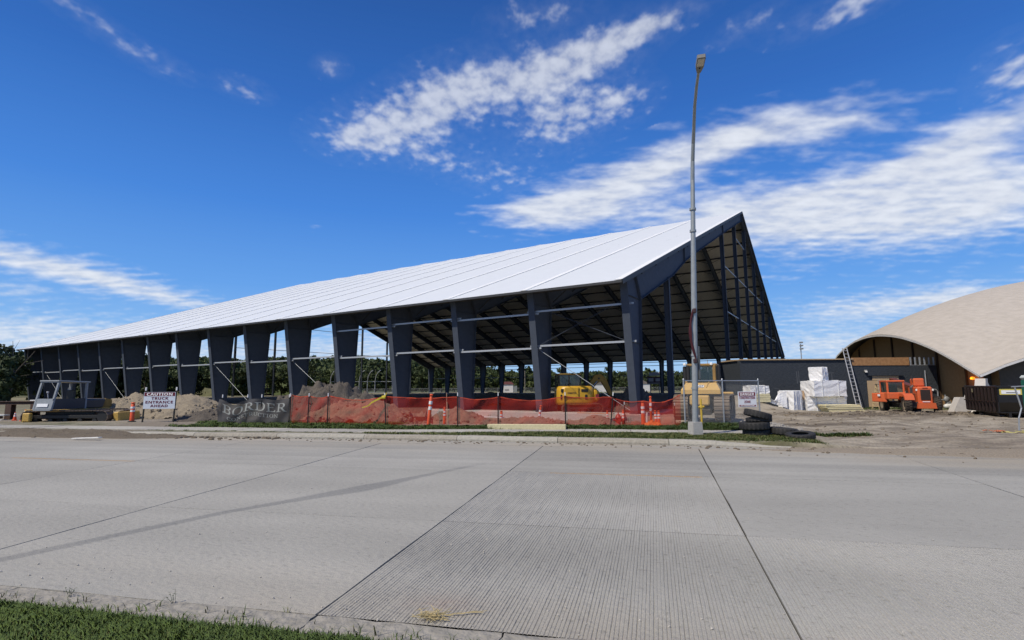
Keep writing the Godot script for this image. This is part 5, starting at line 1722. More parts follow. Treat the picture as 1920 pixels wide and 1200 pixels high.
	# bare wooden stake, white marker
	for q in [["slim wooden survey stake by the tall leaning delineator", -2.5, -20.75, 0.9, 0.05], ["tall thin wooden lath behind the orange fence", -2.72, -22.4, 1.3, 0.035]]:
		g = Geo.new(); g.bar(Vector3(0, -0.1, 0), Vector3(-0.03, q[3], 0), q[4], 0.02)
		solo(g, "survey_stake", toned("stake_wood", Color(0.4, 0.24, 0.15), Color(0.55, 0.37, 0.25), 0.8, 2.0), q[0], "stake", Vector3(q[1], H(q[1], q[2]), q[2]))
	g = Geo.new(); g.tube(Vector3(0, -0.1, 0), Vector3(0.03, 0.62, 0), 0.035, 0.03, 8)
	solo(g, "pipe_marker", mat("marker_white", lin(0.7, 0.7, 0.68), 0.5), "white pipe stub standing right of the thick delineator", "pipe", Vector3(6.0, H(6.0, -24.2), -24.2))
	# heap of orange netting
	solo(mound_mesh(0.42, 0.3, 0.2, 33, 0.9, 26), "netting_heap", mat("net_orange", lin(0.78, 0.16, 0.03), 0.7, 0.0, 0.3, 6.0), "crumpled heap of orange netting on the ground", "netting", Vector3(5.55, H(5.55, -21.5), -21.5))
	# hydrant
	var hy := thing("fire_hydrant", "red fire hydrant standing in front of the concrete foundation", "hydrant", Vector3(4.62, H(4.62, -23.6), -23.6))
	var hr := mat("hydrant_red", lin(0.36, 0.03, 0.022), 0.45, 0.0, 0.25, 3.0)
	g = Geo.new(); g.lathe([Vector2(0.0, -0.05), Vector2(0.15, -0.05), Vector2(0.15, 0.04), Vector2(0.1, 0.06), Vector2(0.1, 0.34), Vector2(0.14, 0.36), Vector2(0.14, 0.4), Vector2(0.12, 0.44), Vector2(0.08, 0.52), Vector2(0.03, 0.56), Vector2(0.03, 0.61), Vector2(0.0, 0.61)], 16); part(g, "barrel", hr, hy)
	for q in [Vector3(1, 0, 0), Vector3(-1, 0, 0), Vector3(0, 0, 1)]:
		g = Geo.new(); g.tube(Vector3(0, 0.27, 0), Vector3(0, 0.27, 0) + q * 0.2, 0.06 if q.z > 0 else 0.05, 0.06 if q.z > 0 else 0.05, 10); g.tube(Vector3(0, 0.27, 0) + q * 0.17, Vector3(0, 0.27, 0) + q * 0.22, 0.075, 0.07, 8); part(g, "outlet", hr, hy)
	# yellow riser by the lamp
	var yr := thing("yellow_riser", "slim yellow valve riser behind the street lamp", "pipe", Vector3(6.95, H(6.95, -19.85), -19.85))
	var ym := mat("riser_yellow", lin(0.62, 0.42, 0.05), 0.5, 0.0, 0.2, 3.0)
	g = Geo.new(); g.tube(Vector3(0, -0.1, 0), Vector3(0, 1.0, 0), 0.04, 0.035, 10); part(g, "pipe", ym, yr)
	g = Geo.new(); g.tube(Vector3(-0.11, 0.7, 0), Vector3(0.11, 0.72, 0), 0.04, 0.04, 10); g.bevel(Vector3(0, 0.7, 0), Vector3(0.12, 0.14, 0.1), 0.03); part(g, "valve", ym, yr)
	# leaning fence post with tape at the right edge
	var ep := thing("edge_post", "bent grey fence post at the right edge of the view", "post", Vector3(20.1, H(20.1, -21.5), -21.5))
	g = Geo.new(); g.pipe([Vector3(0, 0, 0), Vector3(0.05, 0.5, 0), Vector3(0.2, 0.9, 0), Vector3(0.12, 1.3, 0), Vector3(0.02, 1.75, 0)], 0.028); part(g, "pole", galv, ep)
	g = Geo.new(); g.tube(Vector3(-0.1, 1.74, 0), Vector3(1.6, 1.82, 0.2), 0.024, 0.024, 8); part(g, "rail", galv, ep)
	g = Geo.new()
	for i in 26:
		var p := Vector3(rng.randf_range(-0.7, 0.75), 0.03 + rng.randf() * 0.06, rng.randf_range(-0.18, 0.18))
		var a := rng.randf() * TAU
		g.bar(p, p + Vector3(cos(a) * 0.3, rng.randf_range(-0.03, 0.05), sin(a) * 0.12), 0.05, 0.02)
	solo(g, "tape_heap", mat("tape_pale", lin(0.72, 0.66, 0.25), 0.5, 0.0, 0.3, 5.0), "tangle of pale yellow tape at the foot of the edge post", "tape", Vector3(18.75, H(18.75, -20.0), -20.0))
	g = Geo.new()
	for i in 12:
		var p := Vector3(rng.randf_range(-0.35, 0.3), 0.03 + rng.randf() * 0.05, rng.randf_range(-0.12, 0.12))
		g.bar(p, p + Vector3(rng.randf_range(-0.2, 0.2), 0.02, rng.randf_range(-0.1, 0.1)), 0.05, 0.025)
	solo(g, "orange_rag", mat("rag_orange", lin(0.6, 0.2, 0.1), 0.8), "crumpled orange plastic left of the pale tape", "plastic", Vector3(17.85, H(17.85, -20.05), -20.05))
func screen_at(A: Vector3, B: Vector3, t: float, w: float) -> Vector3:
	var p := A.lerp(B, t)
	var y0: float = 0.08 + (-0.12 * exp(-pow((t - 0.22) / 0.1, 2.0)) + 0.12 * exp(-pow((t - 0.5) / 0.14, 2.0)))
	var sag: float = 0.26 * exp(-pow((t - 0.23) / 0.13, 2.0))
	var y1: float = 1.17 - sag - 0.05 * exp(-pow((t - 0.8) / 0.12, 2.0))
	var fold := 0.05 * sin(t * 13.0 + w * 4.0) * w + 0.035 * sin(t * 27.0 - w * 7.0) + 0.10 * sag * sin(w * 9.0 + t * 10.0)
	return Vector3(p.x, lerp(y0, y1, w), p.z + fold)
# letters bent to the folds of the cloth: they fill t0..t1 along it and w0..w1 up it
func draped_text(s: String, t0: float, t1: float, w0: float, w1: float, m: Material, parent: Node, A: Vector3, B: Vector3):
	var t := TextMesh.new()
	t.text = s; t.font = font(true, 500); t.font_size = 64; t.pixel_size = 0.01; t.depth = 0.0; t.curve_step = 2.0
	var bb := t.get_aabb()
	for k in t.get_surface_count():
		var ar := t.surface_get_arrays(k)
		var vs: PackedVector3Array = ar[Mesh.ARRAY_VERTEX]
		var ids = ar[Mesh.ARRAY_INDEX]
		var tris := []
		if ids != null and ids.size() > 0:
			for i in ids: tris.append(vs[i])
		else:
			for v in vs: tris.append(v)
		var g := Geo.new()
		for i in range(0, tris.size(), 3):
			# split long triangles so that they follow the folds
			var st := [[tris[i], tris[i + 1], tris[i + 2], 0]]
			while st.size() > 0:
				var q: Array = st.pop_back()
				var mx: float = max(q[0].distance_to(q[1]), max(q[1].distance_to(q[2]), q[2].distance_to(q[0])))
				if mx > 0.12 and q[3] < 4:
					var ab: Vector3 = (q[0] + q[1]) * 0.5; var bc: Vector3 = (q[1] + q[2]) * 0.5; var ca: Vector3 = (q[2] + q[0]) * 0.5
					for w in [[q[0], ab, ca], [ab, q[1], bc], [ca, bc, q[2]], [ab, bc, ca]]: st.append([w[0], w[1], w[2], q[3] + 1])
				else:
					var out := []
					for e in 3:
						var v: Vector3 = q[e]
						out.append(screen_at(A, B, lerp(t0, t1, (v.x - bb.position.x) / bb.size.x), lerp(w0, w1, (v.y - bb.position.y) / bb.size.y)) + Vector3(0.003, 0, 0.012))
					g.tri(out[0], out[2], out[1])
		part(g, "lettering", m, parent)

# ---------- heaps, stacks and gear on the site
func wrapped_bundle(label: String, at: Vector3, size: Vector3, turn: float, seed: int):
	var film := toned("foam_film", Color(0.74, 0.745, 0.76), Color(0.86, 0.865, 0.88), 0.4, 0.7, 0.02, 5, 0.3)
	var o := thing("wrapped_bundle", label, "foam bundle", at, turn, "film-wrapped insulation bundles")
	var f := FastNoiseLite.new(); f.seed = seed; f.frequency = 1.4
	# a crumpled box: each face a small grid pushed in and out
	var g := Geo.new()
	var n := 7
	for k in 3:
		var i := (k + 1) % 3
		var j := (k + 2) % 3
		for sg in [-1.0, 1.0]:
			var pts := []
			for b in n:
				for a in n:
					var e := Vector3.ZERO
					e[k] = sg * 0.5
					e[i] = (a / float(n - 1) - 0.5) * sg
					e[j] = b / float(n - 1) - 0.5
					var p := e * size
					p += Vector3(f.get_noise_3d(p.x * 2, p.y * 2, p.z * 2), f.get_noise_3d(p.x * 2 + 9, p.y * 2, p.z * 2) * 0.8, f.get_noise_3d(p.x * 2, p.y * 2 + 9, p.z * 2)) * 0.07
					p.y += size.y * 0.5
					pts.append(p)
			g.grid(pts, n, false)
	part(g, "film_wrap", film, o)
	for s in [-0.25, 0.25]:
		g = Geo.new()
		g.box(Vector3(size.x * s, size.y * 0.5, 0), Vector3(0.02, size.y + 0.1, size.z + 0.1))
		part(g, "strap", mat("strap_white", lin(0.7, 0.72, 0.76), 0.5), o)
	return o
func board_stack(label: String, at: Vector3, size: Vector3, n: int, turn: float, slide: float):
	var foam := toned("foam_yellow", Color(0.62, 0.56, 0.33), Color(0.76, 0.7, 0.47), 0.85, 0.9)
	var o := thing("foam_board_stack", label, "foam boards", at, turn, "stacks of pale yellow foam boards")
	var h := size.y / n
	for k in n:
		var g := Geo.new()
		g.bevel(Vector3(slide * (n - k) * 0.5 + rng.randf_range(-0.03, 0.03), h * (k + 0.5), rng.randf_range(-0.03, 0.03)), Vector3(size.x, h - 0.018, size.z), 0.012, Basis(Vector3.UP, rng.randf_range(-0.03, 0.03)) * Basis(Vector3.BACK, rng.randf_range(-0.006, 0.006)))
		part(g, "foam_board", foam, o)
	return o
func build_site_things():
	var tan := toned("heap_tan", Color(0.17, 0.14, 0.1), Color(0.36, 0.31, 0.235), 0.95, 0.9, 0.03, 5, 1.0)
	var darkm := toned("heap_dark", Color(0.055, 0.048, 0.04), Color(0.15, 0.13, 0.11), 0.95, 1.0, 0.03, 5, 1.0)
	var redm := toned("heap_red", Color(0.15, 0.105, 0.075), Color(0.3, 0.22, 0.165), 0.95, 1.1, 0.03, 5, 1.0)
	mound("tan dirt mound left of the caution sign", -20.2, -28.9, 2.7, 1.7, 1.15, 0.1, tan, 5, 200)
	mound("tan dirt mound behind and right of the caution sign", -17.4, -28.6, 3.1, 1.8, 1.12, -0.1, tan, 6, 220)
	mound("low grey gravel heap left of the black fence screen", -14.2, -25.2, 1.7, 1.0, 0.5, 0.0, darkm, 7, 60, 0.4)
	mound("dark cloddy dirt mound rising above the orange fence", -8.6, -25.6, 3.3, 2.0, 1.85, 0.15, darkm, 8, 420, 0.45)
	mound("brown dirt slope behind the left half of the orange fence", -6.6, -23.6, 2.9, 1.3, 1.0, 0.1, redm, 9, 380, 0.45)
	mound("brown dirt heap right of the excavator bucket", -2.6, -25.0, 1.9, 1.2, 0.75, 0.0, redm, 10, 200, 0.4)
	mound("small pointed dirt heap left of the red hydrant", 3.5, -22.7, 1.1, 0.75, 0.52, 0.0, redm, 11, 40, 0.3)
	mound("long low dirt bank in front of the foundation wall", 0.6, -24.6, 2.7, 1.0, 0.42, 0.15, redm, 12, 240, 0.5)
	mound("grey rubble heap between the chain-link fence and the tyres", 9.6, -21.3, 1.5, 0.8, 0.32, -0.3, concrete("rubble", Color(0.2, 0.19, 0.17), Color(0.38, 0.36, 0.33), 1.2), 13, 120, 0.5)
	mound("dark soil heap beside the yellow excavator under the roof", 8.9, -38.8, 1.7, 1.4, 2.05, 0.0, darkm, 14, 60, 0.4)
	mound("low black soil ridge far inside the hall", -2.0, -58.0, 7.0, 2.5, 1.2, 0.1, darkm, 15, 0, 0.4)
	# planks on the foundation
	for q in [["pale plank lying on the foundation beside the hall column", -1.4, -31.0, 2.0, 0.06], ["boards lying on the foundation below the yellow excavator", 5.3, -34.5, 2.6, -0.1], ["second board on the foundation by the corner column", 6.4, -34.2, 1.4, 0.2]]:
		var g := Geo.new(); g.bevel(Vector3.ZERO, Vector3(q[3], 0.06, 0.25), 0.01)
		solo(g, "plank", toned("stake_wood", Color(0.4, 0.24, 0.15), Color(0.55, 0.37, 0.25), 0.8, 2.0) if "boards" in q[0] else mat("white_board", lin(0.72, 0.71, 0.68)), q[0], "plank", Vector3(q[1], -0.12, q[2]), -0.5551 + q[4])
	# spare digger bucket
	var bk := thing("digger_bucket", "rusty spare digger bucket lying behind the orange fence", "bucket", Vector3(-4.75, H(-4.75, -23.9) + 0.0, -23.9), 0.05)
	var rust := toned("bucket_rust", Color(0.12, 0.06, 0.04), Color(0.26, 0.14, 0.1), 0.8, 1.2)
	var g := Geo.new()
	g.quad(Vector3(-0.9, 0.0, 0.35), Vector3(0.9, 0.0, 0.35), Vector3(0.9, 0.34, 0.5), Vector3(-0.9, 0.34, 0.5))
	g.quad(Vector3(-0.9, 0.0, -0.3), Vector3(0.9, 0.0, -0.3), Vector3(0.9, 0.0, 0.35), Vector3(-0.9, 0.0, 0.35))
	g.quad(Vector3(0.9, 0.0, -0.3), Vector3(-0.9, 0.0, -0.3), Vector3(-0.9, 0.7, -0.5), Vector3(0.9, 0.7, -0.5))
	part(g, "bucket_shell", rust, bk)
	for x in [-0.9, 0.9]:
		g = Geo.new(); g.prism(PackedVector2Array([Vector2(-0.5, 0.7), Vector2(-0.3, 0.0), Vector2(0.35, 0.0), Vector2(0.5, 0.34)]), -0.02, 0.02, Transform3D(Basis(Vector3(0, 0, 1), Vector3(0, 1, 0), Vector3(-1, 0, 0)), Vector3(x, 0, 0))); part(g, "side_plate", rust, bk)
	for x in [-0.2, 0.25]:
		g = Geo.new(); g.box(Vector3(x, 0.35, 0.48), Vector3(0.05, 0.42, 0.3)); part(g, "lug", rust, bk)
	g = Geo.new(); g.tube(Vector3(-0.2, 0.45, 0.5), Vector3(0.25, 0.45, 0.5), 0.04, 0.04, 8); part(g, "pin", rust, bk)
	# rusty steel beam on legs at the left
	var tb := thing("steel_beam_trestle", "rusty steel beam standing on two short legs at far left", "steel beam", Vector3(-24.9, 0.02, -27.2), 0.06)
	var rs := toned("beam_rust", Color(0.055, 0.03, 0.022), Color(0.12, 0.07, 0.05), 0.8, 1.0)
	g = Geo.new()
	for y in [0.86, 1.0]: g.box(Vector3(0.1, y, 0), Vector3(2.9, 0.025, 0.3))
	g.box(Vector3(0.1, 0.93, 0), Vector3(2.9, 0.14, 0.02)); part(g, "beam", rs, tb)
	for x in [-0.45, 0.75]:
		g = Geo.new()
		for z in [-0.14, 0.14]: g.box(Vector3(x, 0.4, z), Vector3(0.28, 0.9, 0.025))
		g.box(Vector3(x, 0.4, 0), Vector3(0.02, 0.9, 0.28)); part(g, "leg", rs, tb)
	g = Geo.new(); g.bevel(Vector3.ZERO, Vector3(0.42, 0.06, 0.2), 0.01); solo(g, "white_offcut", mat("white_board", lin(0.72, 0.71, 0.68)), "white offcut lying on top of the rusty beam", "offcut", Vector3(-24.15, 1.065, -27.2))
	for k in 2:
		g = Geo.new(); g.bevel(Vector3.ZERO, Vector3(1.9, 0.07, 0.3), 0.01)
		solo(g, "steel_plate", mat("plate_pale", lin(0.55, 0.57, 0.56), 0.5, 0.2), ["lower pale steel plate stacked at the left edge", "upper pale steel plate stacked at the left edge"][k], "steel plate", Vector3(-26.0 + k * 0.1, 0.12 + k * 0.25, -26.6))
		g = Geo.new(); g.bevel(Vector3.ZERO, Vector3(1.5, 0.12, 0.25), 0.01)
		solo(g, "timber_packer", rs, ["dark packer under the pale steel plates", "dark packer between the pale steel plates"][k], "packer", Vector3(-26.0, 0.03 + k * 0.23, -26.6))
	# insulation by the annexe
	var y0 := H(17.8, -39.2)
	board_stack("pale foam boards on the dirt bank under a small wrapped bundle", Vector3(17.8, y0 - 0.12, -39.2), Vector3(1.5, 0.62, 1.1), 4, 0.1, 0.0)
	wrapped_bundle("small wrapped bundle on foam boards behind the danger sign", Vector3(17.8, y0 + 0.5, -39.2), Vector3(1.42, 0.56, 1.0), 0.12, 3)
	wrapped_bundle("wrapped bundle standing alone on the slope, torn film at its left", Vector3(20.35, -0.35, -39.4), Vector3(1.25, 1.5, 1.15), 0.62, 4)
	var tf := Geo.new()
	var pts := []
	for j in 7:
		for i in 9:
			var t := i / 8.0
			var w := j / 6.0
			pts.append(Vector3(lerp(18.35, 19.75, t), lerp(lerp(0.42, -0.05, t), lerp(0.95, 1.15, pow(t, 1.5)) - 0.5 * exp(-pow((t - 0.35) / 0.2, 2.0)), w), -38.9 + 0.18 * sin(t * 9.0 + w * 5.0) * (1.0 - t) + 0.2 * t))
	tf.grid(pts, 9, false)
	solo(tf, "torn_film", toned("foam_film", Color(0.74, 0.745, 0.76), Color(0.86, 0.865, 0.88), 0.4, 0.7), "sheet of torn white film trailing left of the lone bundle", "plastic film")
	board_stack("pale yellow foam boards fanned out under the big wrapped bundles", Vector3(23.35, -0.36, -38.7), Vector3(2.5, 0.55, 1.1), 5, 0.0, 0.14)
	wrapped_bundle("low torn wrapped bundle directly under the big bundle", Vector3(22.95, -0.3, -39.9), Vector3(2.9, 1.05, 1.25), 0.0, 5)
	wrapped_bundle("big wide wrapped bundle at the middle of the tall stack", Vector3(22.95, 0.76, -39.6), Vector3(2.55, 1.12, 1.5), 0.12, 6)
	wrapped_bundle("cube-shaped wrapped bundle on top of the tall stack", Vector3(22.62, 1.9, -39.5), Vector3(1.05, 0.95, 0.95), 0.7, 7)
	g = Geo.new(); g.bevel(Vector3.ZERO, Vector3(0.5, 0.65, 0.05), 0.01)
	var cb := solo(g, "cardboard_sheet", toned("cardboard", Color(0.36, 0.24, 0.14), Color(0.45, 0.32, 0.2), 0.9, 1.0), "brown cardboard sheet leaning left of the tall bundle stack", "cardboard", Vector3(21.3, 0.85, -39.6), 0.1)
	cb.rotation.x = -0.2
	g = Geo.new()
	for k in 4: g.box(Vector3(0, 0.1 + k * 0.16, 0), Vector3(0.95, 0.025, 0.12))
	for x in [-0.4, 0.4]: g.box(Vector3(x, 0.3, 0.02), Vector3(0.08, 0.8, 0.06))
	solo(g, "wood_pallet", mat("old_pallet", lin(0.16, 0.12, 0.09), 0.9), "dark wooden pallet standing left of the tall bundle stack", "pallet", Vector3(21.35, -0.32, -40.0))
	# ladders
	var alu := mat("ladder_alu", lin(0.62, 0.62, 0.61), 0.35, 0.4, 0.12)
	var la := thing("extension_ladder", "long aluminium extension ladder leaning on the dark annexe", "ladder")
	var lb := [Vector3(26.35, -0.35, -41.2), Vector3(26.72, -0.35, -41.2)]
	var lt := [Vector3(26.88, 4.55, -43.25), Vector3(27.22, 4.55, -43.25)]
	for k in 2:
		g = Geo.new(); g.bar(lb[k], lt[k], 0.05, 0.08); part(g, "rail", alu, la)
	for k in 17:
		var t := (k + 0.7) / 17.5
		g = Geo.new(); g.tube(lb[0].lerp(lt[0], t), lb[1].lerp(lt[1], t), 0.022, 0.022, 6); part(g, "rung", alu, la)
	var sl := thing("step_ladder", "wooden step ladder standing at the boarded doorway", "step ladder", Vector3(28.35, -0.36, -41.6), 0.3)
	var lw := toned("ladder_wood", Color(0.5, 0.38, 0.2), Color(0.66, 0.54, 0.33), 0.7, 1.0)
	for s in [-1.0, 1.0]:
		g = Geo.new(); g.bar(Vector3(-0.42, 0, s * 0.28), Vector3(0.08, 1.95, s * 0.18), 0.03, 0.09); part(g, "rail", lw, sl)
		g = Geo.new(); g.bar(Vector3(0.55, 0, s * 0.26), Vector3(0.1, 1.95, s * 0.18), 0.03, 0.06); part(g, "rear_leg", lw, sl)
	for k in 6:
		var t := (k + 1) / 7.0
		g = Geo.new(); g.box(Vector3(lerp(-0.42, 0.08, t), 1.95 * t, 0), Vector3(0.12, 0.03, lerp(0.54, 0.36, t))); part(g, "step", lw, sl)
	g = Geo.new(); g.box(Vector3(0.09, 1.97, 0), Vector3(0.24, 0.04, 0.44)); part(g, "top_cap", mat("cap_dark", lin(0.05, 0.06, 0.06), 0.6), sl)
	# gas meter, tank and drum by the annexe corner
	var gm := thing("gas_meter", "grey gas regulator pipework at the annexe's right corner", "gas meter", Vector3(34.2, -0.35, -42.6))
	var pm := mat("pipe_grey", lin(0.3, 0.32, 0.33), 0.5, 0.2)
	g = Geo.new(); g.pipe([Vector3(-0.5, 0, 0), Vector3(-0.5, 0.5, 0), Vector3(-0.3, 0.7, 0), Vector3(0.1, 0.7, 0), Vector3(0.1, 1.1, 0)], 0.05); part(g, "pipe", pm, gm)
	g = Geo.new(); g.lathe([Vector2(0, -0.1), Vector2(0.2, -0.08), Vector2(0.24, 0), Vector2(0.2, 0.08), Vector2(0, 0.1)], 14, Transform3D(Basis(Vector3.RIGHT, PI / 2), Vector3(0.12, 0.75, 0.1))); part(g, "regulator", pm, gm)
	g = Geo.new(); g.bevel(Vector3(0.25, 0.42, 0.05), Vector3(0.35, 0.4, 0.25), 0.05); part(g, "meter_body", pm, gm)
	g = Geo.new(); g.lathe([Vector2(0, -0.62), Vector2(0.14, -0.56), Vector2(0.2, -0.4), Vector2(0.2, 0.4), Vector2(0.14, 0.56), Vector2(0, 0.62)], 16, Transform3D(Basis(Vector3.BACK, PI / 2), Vector3.ZERO))
	solo(g, "white_tank", mat("tank_white", lin(0.72, 0.74, 0.72), 0.4), "white horizontal tank lying below the gas pipework", "tank", Vector3(33.9, -0.12, -41.6), 0.1)
	var dr := thing("blue_drum", "small blue and white drum between the white tank and dumpster", "drum", Vector3(35.0, -0.35, -42.0))
	g = Geo.new(); g.lathe([Vector2(0, 0), Vector2(0.3, 0), Vector2(0.32, 0.03), Vector2(0.32, 0.3)], 16); part(g, "base", mat("tank_white", lin(0.72, 0.74, 0.72)), dr)
	g = Geo.new(); g.lathe([Vector2(0.32, 0.3), Vector2(0.33, 0.34), Vector2(0.32, 0.72), Vector2(0.28, 0.78), Vector2(0, 0.78)], 16); part(g, "shell", mat("drum_blue", lin(0.05, 0.1, 0.17), 0.5), dr)
	g = Geo.new(); g.box(Vector3(0.02, 0.5, 0.33), Vector3(0.2, 0.2, 0.02)); part(g, "sticker", mat("sign_bright", lin(0.78, 0.8, 0.83)), dr)
	# white wedge barrier beside the dumpster
	g = Geo.new(); g.prism(PackedVector2Array([Vector2(-0.8, 0), Vector2(0.75, 0), Vector2(0.75, 1.6), Vector2(0.55, 1.6), Vector2(0.35, 1.1), Vector2(-0.25, 1.1)]), -0.3, 0.3)
	solo(g, "concrete_wedge", mat("buttress", lin(0.6, 0.57, 0.53)), "white sloping concrete block left of the black dumpster", "concrete block", Vector3(30.3, -0.4, -36.3), -0.15)
	# dumpster
	var du := thing("dumpster", "long black roll-off dumpster with yellow label", "dumpster", Vector3(27.5, -0.36, -30.5), 0.0)
	du.transform.basis = Basis(Vector3(0.92, 0, 0.39), Vector3.UP, Vector3(-0.39, 0, 0.92))
	var bl := toned("dumpster_black", Color(0.006, 0.006, 0.006), Color(0.016, 0.013, 0.012), 0.4, 0.8)
	var br := toned("dumpster_rib", Color(0.01, 0.007, 0.006), Color(0.03, 0.014, 0.012), 0.55, 1.2)
	# x across (0..2.3), z back to -4.6
	var W := 2.3
	var D := 4.6
	g = Geo.new()
	g.box(Vector3(0.03, 1.05, -D * 0.5), Vector3(0.06, 1.4, D)); part(g, "side_wall", bl, du)
	g = Geo.new(); g.box(Vector3(W - 0.03, 1.05, -D * 0.5), Vector3(0.06, 1.4, D)); part(g, "side_wall", bl, du)
	g = Geo.new(); g.quad(Vector3(0, 0.35, -0.25), Vector3(W, 0.35, -0.25), Vector3(W, 0.9, 0.0), Vector3(0, 0.9, 0.0)); g.quad(Vector3(0, 0.9, 0), Vector3(W, 0.9, 0), Vector3(W, 1.75, 0), Vector3(0, 1.75, 0)); part(g, "front_wall", bl, du)
	g = Geo.new(); g.box(Vector3(W * 0.5, 1.05, -D), Vector3(W, 1.4, 0.06)); part(g, "tail_gate", bl, du)
	g = Geo.new(); g.box(Vector3(W * 0.5, 0.33, -D * 0.5 - 0.1), Vector3(W, 0.06, D - 0.2)); part(g, "floor", bl, du)
	for x in [0.03, W - 0.03]:
		g = Geo.new(); g.bevel(Vector3(x, 1.78, -D * 0.5), Vector3(0.14, 0.12, D + 0.1), 0.02); part(g, "top_rail", bl, du)
	g = Geo.new(); g.bevel(Vector3(W * 0.5, 1.78, 0.02), Vector3(W, 0.12, 0.14), 0.02); part(g, "top_rail", bl, du)
	for k in 9:
		g = Geo.new(); g.bevel(Vector3(-0.05, 1.03, -0.35 - k * 0.5), Vector3(0.12, 1.36, 0.1), 0.02); part(g, "side_rib", br, du)
	g = Geo.new(); g.box(Vector3(-0.1, 0.95, -D * 0.5), Vector3(0.03, 0.05, D)); part(g, "waist_rail", br, du)
	for x in [0.5, W - 0.5]:
		g = Geo.new(); g.box(Vector3(x, 0.18, -D * 0.5), Vector3(0.12, 0.24, D)); part(g, "skid_rail", bl, du)
	for z in [-0.5, -D + 0.5]:
		g = Geo.new(); g.tube(Vector3(0.15, 0.12, z), Vector3(0.4, 0.12, z), 0.12, 0.12, 12); part(g, "roller", bl, du)
	g = Geo.new(); g.box(Vector3(0.62, 1.5, 0.015), Vector3(1.0, 0.34, 0.02)); var lab := part(g, "label_plate", mat("label_yellow", lin(0.65, 0.55, 0.12), 0.5), du)
	g = Geo.new(); g.box(Vector3(0.62, 1.48, 0.03), Vector3(0.84, 0.2, 0.006)); part(g, "label_field", mat("sign_bright", lin(0.78, 0.8, 0.83)), lab)
	g = Geo.new(); g.box(Vector3(0.66, 1.45, 0.036), Vector3(0.5, 0.035, 0.006)); part(g, "label_line", mat("ink", lin(0.02, 0.02, 0.02)), lab)
	g = Geo.new(); g.box(Vector3(-0.125, 1.55, -3.1), Vector3(0.02, 0.22, 0.12)); part(g, "sticker", mat("sticker_tan", lin(0.3, 0.27, 0.16)), du)
	# portable toilet at the right edge
	var pt := thing("portable_toilet", "green portable toilet with pale roof at the right edge", "portable toilet", Vector3(25.05, -0.32, -25.3), 0.1)
	var gr := mat("toilet_green", lin(0.01, 0.11, 0.075), 0.5)
	g = Geo.new(); g.bevel(Vector3(0, 1.08, 0), Vector3(1.12, 2.0, 1.12), 0.05); part(g, "cabin", gr, pt)
	g = Geo.new(); g.bevel(Vector3(0, 2.2, 0), Vector3(1.2, 0.22, 1.2), 0.1); part(g, "roof", mat("toilet_roof", lin(0.5, 0.55, 0.54), 0.5), pt)
	g = Geo.new(); g.bevel(Vector3(0, 1.05, 0.57), Vector3(0.8, 1.8, 0.04), 0.01); var dd := part(g, "door", mat("toilet_door", lin(0.012, 0.13, 0.09), 0.5), pt)
	g = Geo.new(); g.bevel(Vector3(0.3, 1.05, 0.61), Vector3(0.06, 0.16, 0.04), 0.01); part(g, "handle", mat("steel_dark", lin(0.045, 0.047, 0.05)), dd)
	g = Geo.new(); g.bevel(Vector3(0, 0.05, 0), Vector3(1.18, 0.12, 1.18), 0.03); part(g, "skid_base", mat("toilet_roof", lin(0.5, 0.55, 0.54)), pt)

